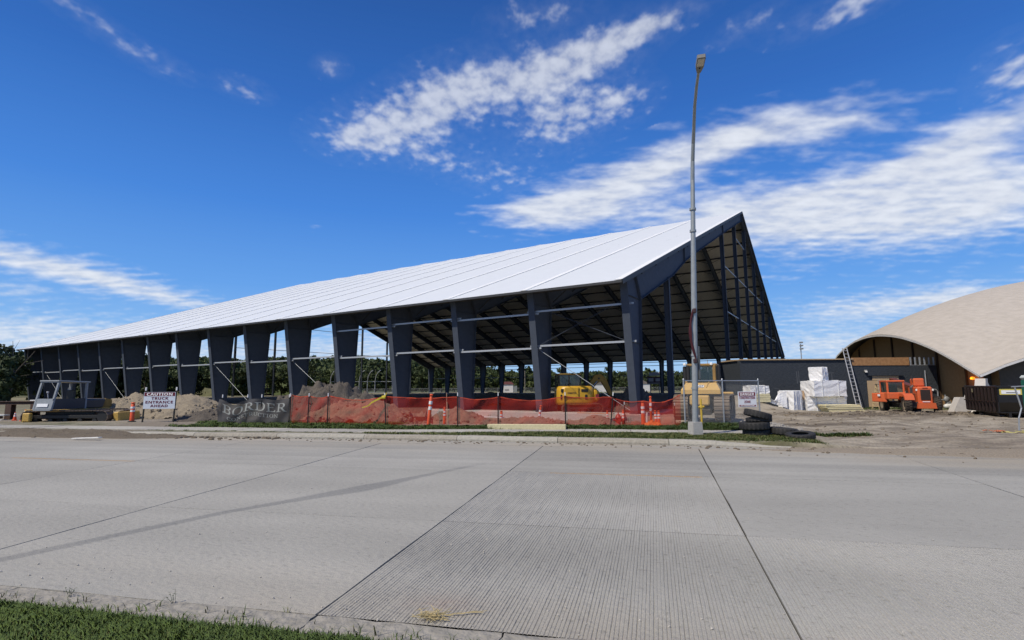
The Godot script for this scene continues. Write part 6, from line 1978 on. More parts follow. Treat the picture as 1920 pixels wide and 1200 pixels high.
# ---------- machines
# an oval crawler track lying along x, its wheels inside; w across z
func crawler(parent: Node, at: Vector3, le: float, h: float, w: float, m: Material, wheel: Material, rise := 0.0):
	var r := h * 0.5
	var st := le - h
	var path := []
	var n := 12
	for i in n + 1: path.append([Vector2(st * (0.5 - i / float(n)), r), PI])
	for i in range(1, n): path.append([Vector2(-st * 0.5 - sin(PI * i / n) * r, cos(PI * i / n) * r), PI + PI * i / n])
	for i in n + 1: path.append([Vector2(st * (i / float(n) - 0.5), -r), TAU])
	for i in range(1, n): path.append([Vector2(st * 0.5 + sin(PI * i / n) * r, -cos(PI * i / n) * r), TAU + PI * i / n])
	var total := 2.0 * st + PI * h
	var shoes := int(total / 0.17)
	var g := Geo.new()
	# belt
	for k in path.size():
		var a: Vector2 = path[k][0]; var b: Vector2 = path[(k + 1) % path.size()][0]
		g.quad(Vector3(a.x, a.y + r, w * 0.5) + at, Vector3(a.x, a.y + r, -w * 0.5) + at, Vector3(b.x, b.y + r, -w * 0.5) + at, Vector3(b.x, b.y + r, w * 0.5) + at)
	for k in shoes:
		var s := total * k / shoes
		var p := Vector2.ZERO
		var ang := 0.0
		if s < st: p = Vector2(st * 0.5 - s, r); ang = 0.0
		elif s < st + PI * r:
			ang = (s - st) / r; p = Vector2(-st * 0.5 - sin(ang) * r, cos(ang) * r)
		elif s < 2 * st + PI * r: p = Vector2(-st * 0.5 + (s - st - PI * r), -r); ang = PI
		else:
			ang = PI + (s - 2 * st - PI * r) / r; p = Vector2(st * 0.5 - sin(ang) * r, cos(ang) * r)
		var b := Basis(Vector3.BACK, ang)
		g.box(Vector3(p.x, p.y + r, 0) + at + b * Vector3(0, -0.01, 0), Vector3(0.145, 0.035, w), b)
		g.box(Vector3(p.x, p.y + r, 0) + at + b * Vector3(0.05, 0.02, 0), Vector3(0.02, 0.045, w), b)
	var t := part(g, "track", m, parent)
	for q in [[-st * 0.5, r, r * 0.82], [st * 0.5, r, r * 0.78]]:
		g = Geo.new(); g.tube(at + Vector3(q[0], q[1], -w * 0.36), at + Vector3(q[0], q[1], w * 0.36), q[2], q[2], 18); part(g, "sprocket", wheel, t)
	for k in 5:
		g = Geo.new(); var x := st * (k / 4.0 - 0.5) * 0.8; g.tube(at + Vector3(x, r * 0.42, -w * 0.34), at + Vector3(x, r * 0.42, w * 0.34), r * 0.36, r * 0.36, 12); part(g, "roller", wheel, t)
	g = Geo.new(); g.bevel(at + Vector3(0, r * 1.05, 0), Vector3(st * 0.95, r * 0.7, w * 0.6), 0.04); part(g, "track_frame", wheel, t)
func wheel(parent: Node, at: Vector3, r: float, w: float, axis: Vector3, rim: Material, lug := 0.03):
	var tm := tyre_mesh(r, w, lug, 32)
	var rubber := toned("muddy_rubber", Color(0.02, 0.017, 0.014), Color(0.07, 0.055, 0.04), 0.85, 1.4)
	var up := axis.normalized()
	var x := up.cross(Vector3.UP)
	if x.length() < 0.1: x = Vector3.RIGHT
	x = x.normalized()
	var b := Basis(x, up, x.cross(up))
	var o := Node3D.new(); o.name = "wheel"; parent.add_child(o, true)
	o.transform = Transform3D(b, at)
	part(tm, "tyre", rubber, o)
	var g := Geo.new()
	g.lathe([Vector2(0, -w * 0.25), Vector2(r * 0.3, -w * 0.25), Vector2(r * 0.52, -w * 0.38), Vector2(r * 0.57, -w * 0.4), Vector2(r * 0.57, w * 0.4), Vector2(r * 0.52, w * 0.38), Vector2(r * 0.3, w * 0.22), Vector2(0, w * 0.22)], 20)
	part(g, "rim", rim, o)
func build_machines():
	var steel := toned("track_steel", Color(0.06, 0.045, 0.035), Color(0.17, 0.13, 0.1), 0.6, 1.4)
	var black := mat("machine_black", lin(0.018, 0.018, 0.018), 0.55, 0.0, 0.25, 1.0)
	var pane := glass("cab_glass", Color(0.03, 0.05, 0.05), 0.45)
	# --- yellow compact excavator under the roof
	var yel := toned("digger_yellow", Color(0.3, 0.19, 0.05), Color(0.7, 0.4, 0.02), 0.4, 1.0, 0.02, 5, 0.0, 0.45)
	var ex := thing("excavator", "yellow short-tailed excavator seen from behind under the roof", "excavator", Vector3(4.45, -0.25, -38.9), 0.12)
	crawler(ex, Vector3(0.35, 0.0, 0.95), 2.9, 0.62, 0.45, steel, black)
	crawler(ex, Vector3(0.35, 0.0, -0.95), 2.9, 0.62, 0.45, steel, black)
	var g := Geo.new(); g.bevel(Vector3(0.3, 0.6, 0), Vector3(1.4, 0.4, 1.5), 0.05); part(g, "undercarriage", black, ex)
	# rounded rear body
	g = Geo.new()
	var prof := [[0.55, 0.90], [0.60, 0.97], [0.78, 1.0], [1.5, 1.0], [1.75, 0.97], [1.86, 0.88]]
	var ring_n := 28
	var outline := []
	for i in ring_n:
		var a := TAU * i / ring_n
		var c := cos(a); var s := sin(a)
		outline.append(Vector3(sign(c) * pow(abs(c), 0.5) * 1.36, 0, sign(s) * pow(abs(s), 0.62) * 1.12))
	g.smooth(true)
	for j in prof.size() - 1:
		for i in ring_n:
			var a: Vector3 = outline[i]; var b: Vector3 = outline[(i + 1) % ring_n]
			g.quad(b * prof[j][1] + Vector3(0, prof[j][0], 0), a * prof[j][1] + Vector3(0, prof[j][0], 0), a * prof[j + 1][1] + Vector3(0, prof[j + 1][0], 0), b * prof[j + 1][1] + Vector3(0, prof[j + 1][0], 0))
	g.smooth(false)
	for i in ring_n:
		var a: Vector3 = outline[i] * prof[-1][1] + Vector3(0, prof[-1][0], 0); var b: Vector3 = outline[(i + 1) % ring_n] * prof[-1][1] + Vector3(0, prof[-1][0], 0)
		g.tri(Vector3(0, prof[-1][0] + 0.03, 0), b, a)
	var body := part(g, "body", yel, ex)
	var cwz := 1.135
	g = Geo.new(); g.bevel(Vector3(-0.42, 1.42, cwz - 0.02), Vector3(0.98, 0.66, 0.06), 0.02); part(g, "engine_cover", yel, body)
	g = Geo.new(); g.box(Vector3(-0.42, 1.06, cwz), Vector3(0.98, 0.025, 0.03)); g.box(Vector3(0.1, 1.45, cwz), Vector3(0.02, 0.7, 0.03)); part(g, "panel_gap", black, body)
	for q in [[0.52, 1.55, 0.5, 0.2], [-1.06, 1.55, 0.2, 0.24], [0.62, 1.1, 0.18, 0.34], [-1.12, 1.1, 0.14, 0.34]]:
		g = Geo.new(); g.bevel(Vector3(q[0], q[1], cwz - 0.03 - 0.22 * pow(abs(q[0]) / 1.2, 5.0)), Vector3(q[2], q[3], 0.07), 0.02); part(g, "vent_grille", black, body)
	for x in [-0.94, 0.14]:
		g = Geo.new(); g.bevel(Vector3(x, 1.05, cwz), Vector3(0.1, 0.07, 0.06), 0.015); part(g, "latch", black, body)
	text("KOMATSU", 0.6, 0.12, mat("logo_red_black", lin(0.06, 0.02, 0.02), 0.5, 0.0, 0.0), body, Vector3(-0.42, 1.38, cwz + 0.016))
	# side fuel cover with red decal
	g = Geo.new(); g.bevel(Vector3(1.42, 1.2, 0.3), Vector3(0.55, 1.0, 1.0), 0.2); var sc := part(g, "side_cover", yel, ex)
	g = Geo.new(); g.box(Vector3(1.5, 1.15, 0.81), Vector3(0.26, 0.26, 0.01)); part(g, "decal", mat("decal_red", lin(0.25, 0.03, 0.04), 0.5), sc)
	# cab
	var cab := Node3D.new(); cab.name = "cab"; ex.add_child(cab)
	g = Geo.new()
	for q in [[-1.15, 0.3], [0.42, 0.3], [-1.15, -0.95], [0.42, -0.95], [-0.42, 0.31]]: g.bevel(Vector3(q[0], 2.25, q[1]), Vector3(0.09, 0.9, 0.09), 0.02)
	part(g, "pillars", black, cab)
	g = Geo.new(); g.bevel(Vector3(-0.36, 2.72, -0.32), Vector3(1.72, 0.1, 1.4), 0.04); part(g, "cab_roof", mat("digger_roof", lin(0.3, 0.2, 0.05), 0.5), cab)
	for q in [[-0.78, 0.32, 0.62], [0.0, 0.32, 0.74]]:
		g = Geo.new(); g.box(Vector3(q[0], 2.25, q[1]), Vector3(q[2], 0.8, 0.012)); part(g, "window_pane", pane, cab)
	for x in [-1.15, 0.42]:
		g = Geo.new(); g.box(Vector3(x, 2.25, -0.32), Vector3(0.012, 0.8, 1.15)); part(g, "window_pane", pane, cab)
	g = Geo.new(); g.bevel(Vector3(-0.4, 2.0, -0.3), Vector3(0.5, 0.8, 0.45), 0.1); part(g, "seat", black, cab)
	# boom folded to the right
	var boom := mat("digger_yellow_dull", lin(0.4, 0.22, 0.025), 0.5, 0.0, 0.3, 1.0)
	g = Geo.new(); g.prism(PackedVector2Array([Vector2(0.75, 1.2), Vector2(1.15, 1.0), Vector2(1.9, 2.05), Vector2(2.25, 2.2), Vector2(2.95, 1.0), Vector2(3.15, 1.05), Vector2(2.6, 2.4), Vector2(2.2, 2.75), Vector2(1.75, 2.65)]), -0.85, -0.55); part(g, "boom", boom, ex)
	g = Geo.new(); g.tube(Vector3(2.05, 2.42, -0.9), Vector3(2.05, 2.42, -0.5), 0.07, 0.07, 10); part(g, "boom_pin", black, ex)
	g = Geo.new(); g.tube(Vector3(1.1, 1.3, -0.5), Vector3(1.9, 2.2, -0.5), 0.07, 0.05, 10); part(g, "hydraulic_ram", mat("ram_chrome", lin(0.5, 0.5, 0.5), 0.2, 0.8), ex)
	g = Geo.new(); g.prism(PackedVector2Array([Vector2(2.85, 1.15), Vector2(3.2, 1.1), Vector2(3.5, 0.5), Vector2(3.1, 0.15), Vector2(2.6, 0.3)]), -1.1, -0.3); part(g, "bucket", black, ex)
	# --- bulldozer behind the chain-link fence
	var cat := toned("dozer_yellow", Color(0.32, 0.23, 0.12), Color(0.72, 0.45, 0.12), 0.5, 1.1, 0.02, 5, 0.0, 0.5)
	var dz := thing("bulldozer", "large yellow bulldozer facing the street behind chain-link fence", "bulldozer", Vector3(10.05, -0.12, -28.2), 0.0)
	dz.rotation.y = -0.46
	var fr := Node3D.new()
	fr.free()
	# crawlers run along z: build in a turned holder
	for s in [-1.0, 1.0]:
		var holder := Node3D.new(); holder.name = "crawler"; dz.add_child(holder, true)
		holder.position = Vector3(s * 0.98, 0, -0.4); holder.rotation.y = PI / 2
		crawler(holder, Vector3.ZERO, 3.9, 1.22, 0.72, toned("dusty_track", Color(0.13, 0.1, 0.075), Color(0.3, 0.24, 0.175), 0.8, 1.4), black)
	g = Geo.new(); g.bevel(Vector3(0, 0.85, -0.3), Vector3(1.2, 0.75, 3.0), 0.06); part(g, "chassis", mat("dozer_dark", lin(0.05, 0.04, 0.03), 0.7), dz)
	g = Geo.new(); g.bevel(Vector3(-0.05, 0.98, 1.25), Vector3(0.95, 0.5, 0.5), 0.06); part(g, "transmission_case", cat, dz)
	g = Geo.new(); g.bevel(Vector3(0, 0.42, 1.3), Vector3(1.0, 0.3, 0.3), 0.05); part(g, "drawbar", mat("dozer_dark", lin(0.05, 0.04, 0.03)), dz)
	# sloped tank hood
	g = Geo.new()
	var hb := [Vector3(-0.94, 1.3, 1.35), Vector3(0.94, 1.3, 1.35), Vector3(0.94, 1.3, 0.2), Vector3(-0.94, 1.3, 0.2)]
	var hm := [Vector3(-0.94, 1.5, 1.35), Vector3(0.94, 1.5, 1.35), Vector3(0.94, 1.5, 0.2), Vector3(-0.94, 1.5, 0.2)]
	var ht := [Vector3(-0.74, 1.86, 1.0), Vector3(0.74, 1.86, 1.0), Vector3(0.74, 1.86, 0.2), Vector3(-0.74, 1.86, 0.2)]
	for i in 4:
		g.quad(hb[i], hb[(i + 1) % 4], hm[(i + 1) % 4], hm[i])
		g.quad(hm[i], hm[(i + 1) % 4], ht[(i + 1) % 4], ht[i])
	g.quad(ht[0], ht[1], ht[2], ht[3]); g.quad(hb[3], hb[2], hb[1], hb[0])
	var hood := part(g, "rear_tank", cat, dz)
	var hb2 := Basis(Vector3.RIGHT, -0.77)
	g = Geo.new(); g.bevel(Vector3(0.02, 1.68, 1.2), Vector3(0.3, 0.16, 0.04), 0.01, hb2); part(g, "maker_plate", mat("sign_bright", lin(0.78, 0.8, 0.83)), hood)
	text("CAT", 0.22, 0.11, mat("ink", lin(0.02, 0.02, 0.02)), hood, Vector3(0.02, 1.69, 1.226), hb2)
	g = Geo.new(); g.pipe([Vector3(0.28, 1.62, 1.26), Vector3(0.34, 1.78, 1.12), Vector3(0.4, 1.9, 1.0)], 0.02); part(g, "grab_rail", cat, hood)
	for x in [-0.8, 0.8]:
		g = Geo.new(); g.bevel(Vector3(x * 0.9, 1.9, 0.9), Vector3(0.12, 0.1, 0.12), 0.03); part(g, "lifting_eye", cat, hood)
	# cab
	var dc := Node3D.new(); dc.name = "cab"; dz.add_child(dc)
	var brown := mat("dozer_cab", lin(0.33, 0.2, 0.06), 0.5, 0.0, 0.25)
	g = Geo.new(); g.bevel(Vector3(0, 2.78, -0.2), Vector3(1.5, 0.14, 1.5), 0.04); part(g, "cab_roof", brown, dc)
	for q in [[-0.68, 0.5], [0.62, 0.5], [-0.68, -0.85], [0.68, -0.85]]:
		g = Geo.new(); g.bevel(Vector3(q[0], 2.3, q[1]), Vector3(0.16, 0.95, 0.16), 0.03); part(g, "pillar", brown if q[0] > 0 else black, dc)
	g = Geo.new(); g.box(Vector3(0.0, 2.3, 0.55), Vector3(1.12, 0.82, 0.015)); part(g, "rear_window", pane, dc)
	for x in [-0.7, 0.7]:
		g = Geo.new(); g.box(Vector3(x, 2.3, -0.2), Vector3(0.015, 0.8, 1.2)); part(g, "side_window", pane, dc)
	g = Geo.new(); g.bevel(Vector3(0, 2.1, -0.2), Vector3(0.6, 0.7, 0.5), 0.1); part(g, "seat", black, dc)
	for x in [-0.82, 0.5]:
		g = Geo.new(); g.bevel(Vector3(x, 2.82, 0.58), Vector3(0.14, 0.14, 0.12), 0.03); part(g, "work_lamp", mat("lamp_lens", lin(0.85, 0.84, 0.78)), dc)
	g = Geo.new(); g.bevel(Vector3(0.84, 2.35, 0.45), Vector3(0.14, 0.85, 0.2), 0.04); part(g, "air_cleaner", black, dc)
	g = Geo.new(); g.bevel(Vector3(-0.84, 2.3, 0.45), Vector3(0.18, 0.85, 0.2), 0.04); part(g, "exhaust_stack", black, dc)
	# engine end and blade, away from the street
	g = Geo.new(); g.bevel(Vector3(0, 1.6, -1.7), Vector3(1.1, 0.9, 1.4), 0.08); part(g, "engine_hood", cat, dz)
	g = Geo.new(); g.bevel(Vector3(0, 0.75, -2.95), Vector3(2.5, 1.2, 0.16), 0.05); part(g, "blade", cat, dz)
	for s in [-1.0, 1.0]:
		g = Geo.new(); g.bar(Vector3(s * 0.5, 0.5, -2.9), Vector3(s * 0.5, 0.6, -1.5), 0.12, 0.22); part(g, "push_arm", cat, dz)
	# --- old grey-cabbed crawler machine at the left
	var grey := mat("old_cab_grey", lin(0.26, 0.29, 0.32), 0.55, 0.0, 0.25, 1.2)
	var navy := mat("old_body_navy", lin(0.035, 0.045, 0.06), 0.5, 0.0, 0.25, 1.0)
	var oy := toned("old_yellow", Color(0.22, 0.15, 0.07), Color(0.66, 0.42, 0.08), 0.55, 1.4, 0.02, 5, 0.0, 0.7)
	var old := thing("old_excavator", "old crawler excavator with grey open cab and no boom at left", "excavator", Vector3(-20.85, 0.04, -25.9), 0.06)
	old.scale = Vector3.ONE * 0.94
	crawler(old, Vector3(0.0, 0.0, 0.75), 4.1, 0.62, 0.42, steel, black)
	crawler(old, Vector3(0.0, 0.0, -0.75), 4.1, 0.62, 0.42, steel, black)
	g = Geo.new(); g.bevel(Vector3(0, 0.45, 0), Vector3(2.4, 0.3, 1.2), 0.05); part(g, "undercarriage", black, old)
	g = Geo.new(); g.bevel(Vector3(2.25, 0.28, -0.2), Vector3(0.3, 0.5, 1.7), 0.05, Basis(Vector3.BACK, 0.1)); part(g, "dozer_blade", oy, old)
	g = Geo.new(); g.bevel(Vector3(-1.6, 0.32, 1.12), Vector3(0.36, 0.42, 0.2), 0.04); g.box(Vector3(-1.74, 0.1, 1.12), Vector3(0.06, 0.3, 0.16)); part(g, "tool_box", oy, old)
	var house := Node3D.new(); house.name = "upper_body"; old.add_child(house)
	house.position = Vector3(-1.05, 0, -0.35); house.rotation.y = 1.38   # front points left and towards the street
	g = Geo.new(); g.bevel(Vector3(0.35, 0.62, 0), Vector3(3.0, 0.1, 1.9), 0.03); part(g, "deck", oy, house)
	g = Geo.new(); g.bevel(Vector3(0.9, 0.92, 0.25), Vector3(1.4, 0.5, 1.3), 0.06); part(g, "engine_housing", navy, house)
	g = Geo.new(); g.prism(PackedVector2Array([Vector2(1.35, 0.6), Vector2(1.95, 0.68), Vector2(1.95, 1.1), Vector2(1.55, 1.18)]), -0.9, 0.9); part(g, "counterweight", mat("old_yellow_dull", lin(0.25, 0.16, 0.035), 0.6), house)
	# cab frame
	var cp := [Vector3(-1.5, 0.68, 0.0), Vector3(-1.5, 0.68, 0.95), Vector3(-1.2, 2.05, 0.0), Vector3(-1.2, 2.05, 0.95), Vector3(0.3, 0.68, 0.95), Vector3(0.3, 2.0, 0.95), Vector3(0.3, 0.68, 0.0), Vector3(0.3, 2.0, 0.0)]
	for e in [[0, 2], [1, 3], [4, 5], [6, 7], [2, 3], [0, 1]]:
		g = Geo.new(); g.bar(cp[e[0]], cp[e[1]], 0.09, 0.09); part(g, "cab_pillar", grey, house)
	g = Geo.new(); g.bevel(Vector3(-0.42, 2.06, 0.48), Vector3(1.75, 0.08, 1.1), 0.02, Basis(Vector3.BACK, -0.03)); part(g, "cab_roof", grey, house)
	g = Geo.new(); g.quad(Vector3(-1.53, 0.7, 0.05), Vector3(-1.53, 0.7, 0.92), Vector3(-1.42, 1.22, 0.92), Vector3(-1.42, 1.22, 0.05)); var fp := part(g, "front_panel", grey, house)
	g = Geo.new(); g.box(Vector3(-1.52, 0.9, 0.48), Vector3(0.02, 0.16, 0.6), Basis(Vector3.BACK, -0.2)); part(g, "maker_plate", mat("sign_bright", lin(0.78, 0.8, 0.83)), fp)
	g = Geo.new(); g.box(Vector3(-0.6, 0.95, 0.97), Vector3(1.7, 0.52, 0.04)); part(g, "side_panel", navy, house)
	g = Geo.new(); g.bevel(Vector3(-0.3, 1.05, 0.45), Vector3(0.5, 0.14, 0.5), 0.04); g.bevel(Vector3(-0.05, 1.35, 0.45), Vector3(0.12, 0.6, 0.5), 0.05); part(g, "seat", black, house)
	g = Geo.new(); g.tube(Vector3(-1.1, 1.2, 0.3), Vector3(-1.15, 1.5, 0.3), 0.02, 0.02, 6); g.tube(Vector3(-1.15, 1.5, 0.3), Vector3(-1.15, 1.58, 0.3), 0.05, 0.05, 10); part(g, "control_lever", mat("lever_pale", lin(0.6, 0.6, 0.6)), house)
	g = Geo.new(); g.tube(Vector3(0.0, 1.15, 0.2), Vector3(0.02, 1.75, 0.2), 0.035, 0.035, 8); part(g, "exhaust_pipe", mat("lever_pale", lin(0.6, 0.6, 0.6)), house)
	# --- orange telehandler by the annexe
	var org := toned("loader_orange", Color(0.3, 0.13, 0.075), Color(0.76, 0.13, 0.03), 0.42, 1.1, 0.02, 5, 0.0, 0.45)
	var th := thing("telehandler", "orange telescopic loader parked with its engine end to the street", "telehandler", Vector3(27.3, -0.34, -37.1), 0.0)
	th.rotation.y = -0.3
	# local z points back towards the street, x to the right
	g = Geo.new(); g.bevel(Vector3(0, 0.55, -0.6), Vector3(1.2, 0.4, 4.0), 0.05); part(g, "chassis", black, th)
	g = Geo.new(); g.bevel(Vector3(0.5, 1.1, 0.65), Vector3(0.86, 1.35, 1.6), 0.09)
	var eng := part(g, "engine_housing", org, th)
	g = Geo.new(); g.bevel(Vector3(0.5, 1.22, 1.45), Vector3(0.56, 0.7, 0.06), 0.02); part(g, "radiator_grille", mat("grille_brown", lin(0.035, 0.02, 0.015), 0.6), eng)
	g = Geo.new(); g.box(Vector3(0.5, 0.78, 1.47), Vector3(0.42, 0.05, 0.03)); part(g, "maker_plate", mat("sign_bright", lin(0.78, 0.8, 0.83)), eng)
	g = Geo.new(); g.box(Vector3(0.5, 1.68, 1.46), Vector3(0.3, 0.05, 0.03)); part(g, "maker_mark", mat("mark_dark", lin(0.25, 0.04, 0.02)), eng)
	g = Geo.new(); g.prism(PackedVector2Array([Vector2(-0.54, 0.0), Vector2(0.54, 0.0), Vector2(0.48, 0.36), Vector2(-0.48, 0.36)]), -0.3, 0.3, Transform3D(Basis(), Vector3(0.5, 0.34, 1.28))); part(g, "counterweight", org, th)
	for s in [-0.45, 0.47]:
		g = Geo.new(); g.bevel(Vector3(0.5 + s, 1.55, 1.35), Vector3(0.1, 0.14, 0.08), 0.02); part(g, "tail_lamp", mat("lamp_lens", lin(0.85, 0.84, 0.78)), eng)
	# boom end
	g = Geo.new(); g.bevel(Vector3(0.42, 2.05, 0.55), Vector3(0.62, 0.56, 0.7), 0.08); part(g, "boom_head", org, th)
	g = Geo.new(); g.bevel(Vector3(0.3, 1.85, -1.5), Vector3(0.42, 0.5, 4.0), 0.04, Basis(Vector3.RIGHT, 0.16)); part(g, "boom", mat("boom_brown", lin(0.16, 0.045, 0.02), 0.5), th)
	g = Geo.new(); g.tube(Vector3(0.78, 2.3, 0.3), Vector3(0.8, 2.8, 0.3), 0.015, 0.01, 6); part(g, "antenna", black, th)
	g = Geo.new(); g.tube(Vector3(0.15, 2.05, 0.7), Vector3(0.1, 2.5, 0.6), 0.05, 0.05, 8); part(g, "exhaust_pipe", black, th)
	for k in 3:
		g = Geo.new(); g.pipe([Vector3(0.1 - k * 0.06, 1.2, 0.6), Vector3(0.0 - k * 0.05, 1.7, 0.75), Vector3(0.25, 2.0, 0.6)], 0.03); part(g, "hose", mat("hose_grey", lin(0.12, 0.12, 0.12), 0.6), th)
	g = Geo.new(); g.bevel(Vector3(-0.1, 1.0, 0.1), Vector3(0.5, 0.7, 1.9), 0.06); part(g, "centre_frame", mat("boom_brown", lin(0.16, 0.045, 0.02), 0.5), th)
	# cab
	var tc := Node3D.new(); tc.name = "cab"; th.add_child(tc)
	for q in [[-1.3, 0.4], [-0.35, 0.4], [-1.3, -0.9], [-0.35, -0.9]]:
		g = Geo.new(); g.bevel(Vector3(q[0], 1.72, q[1]), Vector3(0.11, 0.8, 0.11), 0.02); part(g, "pillar", org, tc)
	g = Geo.new(); g.bevel(Vector3(-0.82, 2.15, -0.25), Vector3(1.1, 0.12, 1.5), 0.04); part(g, "cab_roof", org, tc)
	g = Geo.new(); g.bevel(Vector3(-0.82, 1.15, -0.2), Vector3(1.1, 0.46, 1.5), 0.05); part(g, "cab_body", org, tc)
	g = Geo.new(); g.box(Vector3(-0.82, 1.74, 0.42), Vector3(0.82, 0.68, 0.012)); part(g, "rear_window", pane, tc)
	g = Geo.new(); g.box(Vector3(-1.32, 1.74, -0.25), Vector3(0.012, 0.68, 1.1)); part(g, "side_window", pane, tc)
	g = Geo.new(); g.bevel(Vector3(-0.8, 1.6, -0.3), Vector3(0.5, 0.7, 0.45), 0.1); part(g, "seat", mat("seat_grey", lin(0.2, 0.25, 0.23), 0.7), tc)
	# door swung open, engine cowl below the cab
	g = Geo.new(); g.bevel(Vector3(-1.55, 1.02, -0.5), Vector3(0.1, 0.62, 1.2), 0.04, Basis(Vector3.UP, 0.5)); var td := part(g, "side_door", org, tc)
	g = Geo.new(); g.box(Vector3(-1.62, 1.18, -0.35), Vector3(0.02, 0.14, 0.2), Basis(Vector3.UP, 0.5)); part(g, "sticker", mat("sign_bright", lin(0.78, 0.8, 0.83)), td)
	g = Geo.new(); g.prism(PackedVector2Array([Vector2(-0.62, 0.0), Vector2(-0.5, 0.28), Vector2(-0.2, 0.42), Vector2(0.3, 0.42), Vector2(0.5, 0.28), Vector2(0.62, 0.0), Vector2(0.5, 0.0), Vector2(0.35, 0.22), Vector2(-0.35, 0.22), Vector2(-0.5, 0.0)]), -0.25, 0.3, Transform3D(Basis(Vector3(0, 0, -1), Vector3.UP, Vector3(1, 0, 0)), Vector3(-0.5, 0.9, 1.05))); part(g, "mudguard", org, th)
	var rim := mat("rim_pale", lin(0.3, 0.24, 0.17), 0.7)
	wheel(th, Vector3(-0.5, 0.54, 1.15), 0.58, 0.42, Vector3(1, 0, 0.12), rim, 0.04)
	wheel(th, Vector3(1.28, 0.54, 1.0), 0.56, 0.42, Vector3(1, 0, 0.3), rim, 0.04)
	wheel(th, Vector3(-0.85, 0.5, -1.9), 0.54, 0.42, Vector3(1, 0, 0), rim, 0.04)
	wheel(th, Vector3(1.1, 0.5, -1.9), 0.54, 0.42, Vector3(1, 0, 0), rim, 0.04)
	g = Geo.new(); g.tube(Vector3(-0.6, 0.52, 0.95), Vector3(1.25, 0.52, 0.95), 0.1, 0.1, 10); part(g, "axle", black, th)

# ---------- grass
func blade_clump(seed: int, n: int, h: float, spread: float, w := 0.004, dry := 0.06) -> ArrayMesh:
	var q := RandomNumberGenerator.new(); q.seed = seed
	var vs := PackedVector3Array(); var ns := PackedVector3Array(); var cs := PackedColorArray()
	for i in n:
		var a := q.randf() * TAU
		var p := Vector3(q.randfn() * spread * 0.5, -0.01, q.randfn() * spread * 0.5)
		var le := h * q.randf_range(0.5, 1.2)
		var lean := Vector3(cos(a), 0, sin(a)) * le * q.randf_range(0.15, 0.9)
		var sd := Vector3(-sin(a), 0, cos(a)) * w * q.randf_range(0.7, 1.5)
		var mid := p + Vector3(0, le * 0.6, 0) + lean * 0.35
		var tip := p + Vector3(0, le * 0.85, 0) + lean
		var col := Color(0.04, 0.082, 0.014).lerp(Color(0.13, 0.19, 0.042), q.randf())
		if q.randf() < dry: col = Color(0.26, 0.23, 0.1).lerp(Color(0.16, 0.18, 0.06), q.randf())
		var nn := Vector3(cos(a) * 0.4, 1, sin(a) * 0.4).normalized()
		for v in [p - sd, mid - sd * 0.8, p + sd, p + sd, mid - sd * 0.8, mid + sd * 0.8, mid - sd * 0.8, tip, mid + sd * 0.8]:
			vs.append(v); ns.append(nn); cs.append(col)
	var ar := []; ar.resize(Mesh.ARRAY_MAX)
	ar[Mesh.ARRAY_VERTEX] = vs; ar[Mesh.ARRAY_NORMAL] = ns; ar[Mesh.ARRAY_COLOR] = cs
	var me := ArrayMesh.new()
	me.add_surface_from_arrays(Mesh.PRIMITIVE_TRIANGLES, ar)
	return me
func scatter(called: String, label: String, mesh: Mesh, xf: Array):
	var mm := MultiMesh.new()
	mm.transform_format = MultiMesh.TRANSFORM_3D
	mm.mesh = mesh
	mm.instance_count = xf.size()
	for i in xf.size(): mm.set_instance_transform(i, xf[i])
	var o := MultiMeshInstance3D.new()
	o.name = numbered(called)
	o.multimesh = mm; o.material_override = leaf_mat()
	add_child(o)
	tag(o, label, "grass", "", "stuff")
func tuft(x: float, y: float, z: float, s: float) -> Transform3D:
	return Transform3D(Basis(Vector3.UP, rng.randf() * TAU).scaled(Vector3.ONE * s), Vector3(x, y, z))
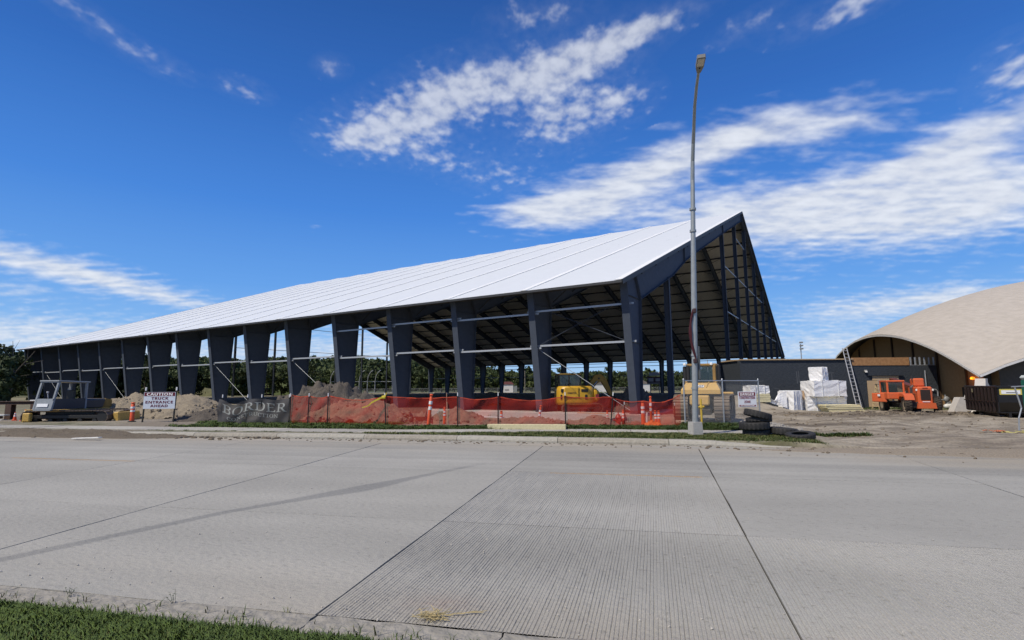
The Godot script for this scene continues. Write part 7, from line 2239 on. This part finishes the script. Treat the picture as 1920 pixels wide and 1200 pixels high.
func build_grass():
	var f := FastNoiseLite.new(); f.seed = 55; f.frequency = 0.5
	# lawn at the camera's feet
	var xf := []
	for i in 16000:
		var u := rng.randf_range(-7.5, 1.8)
		var v := 3.27 - pow(rng.randf(), 1.3) * 1.7 + 0.07 * f.get_noise_2d(u * 6.0, 0.0)
		var p := uvp(u, v)
		if p.length() < 1.3: continue
		xf.append(tuft(p.x, 0.03 * (1.0 - ss(3.15, 3.3, v)), p.z, rng.randf_range(0.7, 1.25)))
	scatter("lawn_grass", "thick green lawn grass at the near edge of the street", blade_clump(1, 16, 0.062, 0.05, 0.0032), xf)
	xf = []
	for i in 260:
		var u := rng.randf_range(-8.0, 2.0)
		var p := uvp(u, 3.28 + abs(rng.randfn()) * 0.09)
		xf.append(tuft(p.x, 0.005, p.z, rng.randf_range(0.5, 1.3)))
	scatter("edge_grass", "stray grass blades growing over the near gutter edge", blade_clump(2, 5, 0.07, 0.05, 0.003), xf)
	# verge between kerb and sidewalk, and the strip behind the sidewalk
	xf = []
	for i in 9000:
		var u := rng.randf_range(-8.5, 4.9)
		var w := walk_v(u)
		var v0 := kerb_v(u) + 0.36
		var v := rng.randf_range(v0, w)
		if u < -3.5 and rng.randf() < 0.75: continue
		if f.get_noise_2d(u * 2.0, v * 3.0) < -0.28: continue
		if v > w - 0.03 or v < v0 + 0.05 * rng.randf(): continue
		if v < v0 + 0.3 and rng.randf() < 0.45: continue
		var p := uvp(u, v)
		xf.append(tuft(p.x, H(p.x, p.z), p.z, rng.randf_range(0.7, 1.3)))
	scatter("verge_grass", "green grass verge between the kerb and the sidewalk", blade_clump(3, 12, 0.075, 0.09, 0.006, 0.2), xf)
	xf = []
	for i in 9500:
		var u := rng.randf_range(-22.0, 4.2)
		var w := walk_v(u) + 1.27
		var v := w + pow(rng.randf(), 1.4) * (3.4 if u < -9.0 else 1.25)
		if u < -17.5 + 1.5 * f.get_noise_2d(v, 3.0): continue
		if f.get_noise_2d(u * 1.5, v * 2.5) < -0.22: continue
		var p := uvp(u, v)
		xf.append(tuft(p.x, H(p.x, p.z), p.z, rng.randf_range(0.7, 1.5)))
	scatter("fence_grass", "green grass strip behind the sidewalk along the fences", blade_clump(4, 12, 0.1, 0.11, 0.007, 0.2), xf)
	xf = []
	for i in 700:
		var x := rng.randf_range(6.4, 9.0)
		var z := -19.6 - rng.randf() * 1.5
		if to_v(x, z) < 18.9: continue
		xf.append(tuft(x, H(x, z), z, rng.randf_range(0.8, 1.8)))
	for i in 400:
		var x := rng.randf_range(20.5, 33.0)
		var z := -40.6 - rng.randf() * 2.6
		xf.append(tuft(x, H(x, z), z, rng.randf_range(0.8, 1.6)))
	for i in 240:
		var p := uvp(4.6 + rng.randf() * 2.6, 18.7 + rng.randfn() * 0.05)
		xf.append(tuft(p.x, H(p.x, p.z), p.z, rng.randf_range(0.7, 1.4)))
	for i in 260:
		var u := -17.0 + rng.randf() * 13.0
		if f.get_noise_2d(u * 3.0, 40.0) < 0.02: continue
		var p := uvp(u, walk_v(u) - 0.06 + rng.randfn() * 0.03)
		xf.append(tuft(p.x, 0.12, p.z, rng.randf_range(0.3, 0.6)))
	scatter("weed_grass", "rough weeds and grass growing along the site fence and annexe", blade_clump(5, 12, 0.13, 0.12, 0.007), xf)
	# weeds sprouting from the near gutter joint
	for q in [[-3.45, -4.36, 0.075, "left"], [-2.55, -4.22, 0.095, "right"]]:
		var g := Geo.new()
		var r := RandomNumberGenerator.new(); r.seed = int(q[2] * 1000)
		for k in 4:
			var b := Vector3(r.randfn() * 0.01, 0, r.randfn() * 0.01)
			var e := b + Vector3(r.randfn() * 0.025, q[2] * r.randf_range(0.6, 1.2), r.randfn() * 0.02)
			g.tube(b, e, 0.0015, 0.001, 5)
			for j in 4:
				var p := b.lerp(e, 0.35 + 0.2 * j)
				var d := Vector3(r.randfn(), 0.3, r.randfn()).normalized() * 0.018
				var sd := d.cross(Vector3.UP).normalized() * 0.006
				g.quad(p, p + d * 0.5 - sd, p + d, p + d * 0.5 + sd)
		solo(g, "gutter_weed", mat("weed_green", lin(0.06, 0.09, 0.035), 0.8), "small green weed sprouting from the near gutter joint at " + q[3], "weed", Vector3(q[0], 0.005, q[1]))
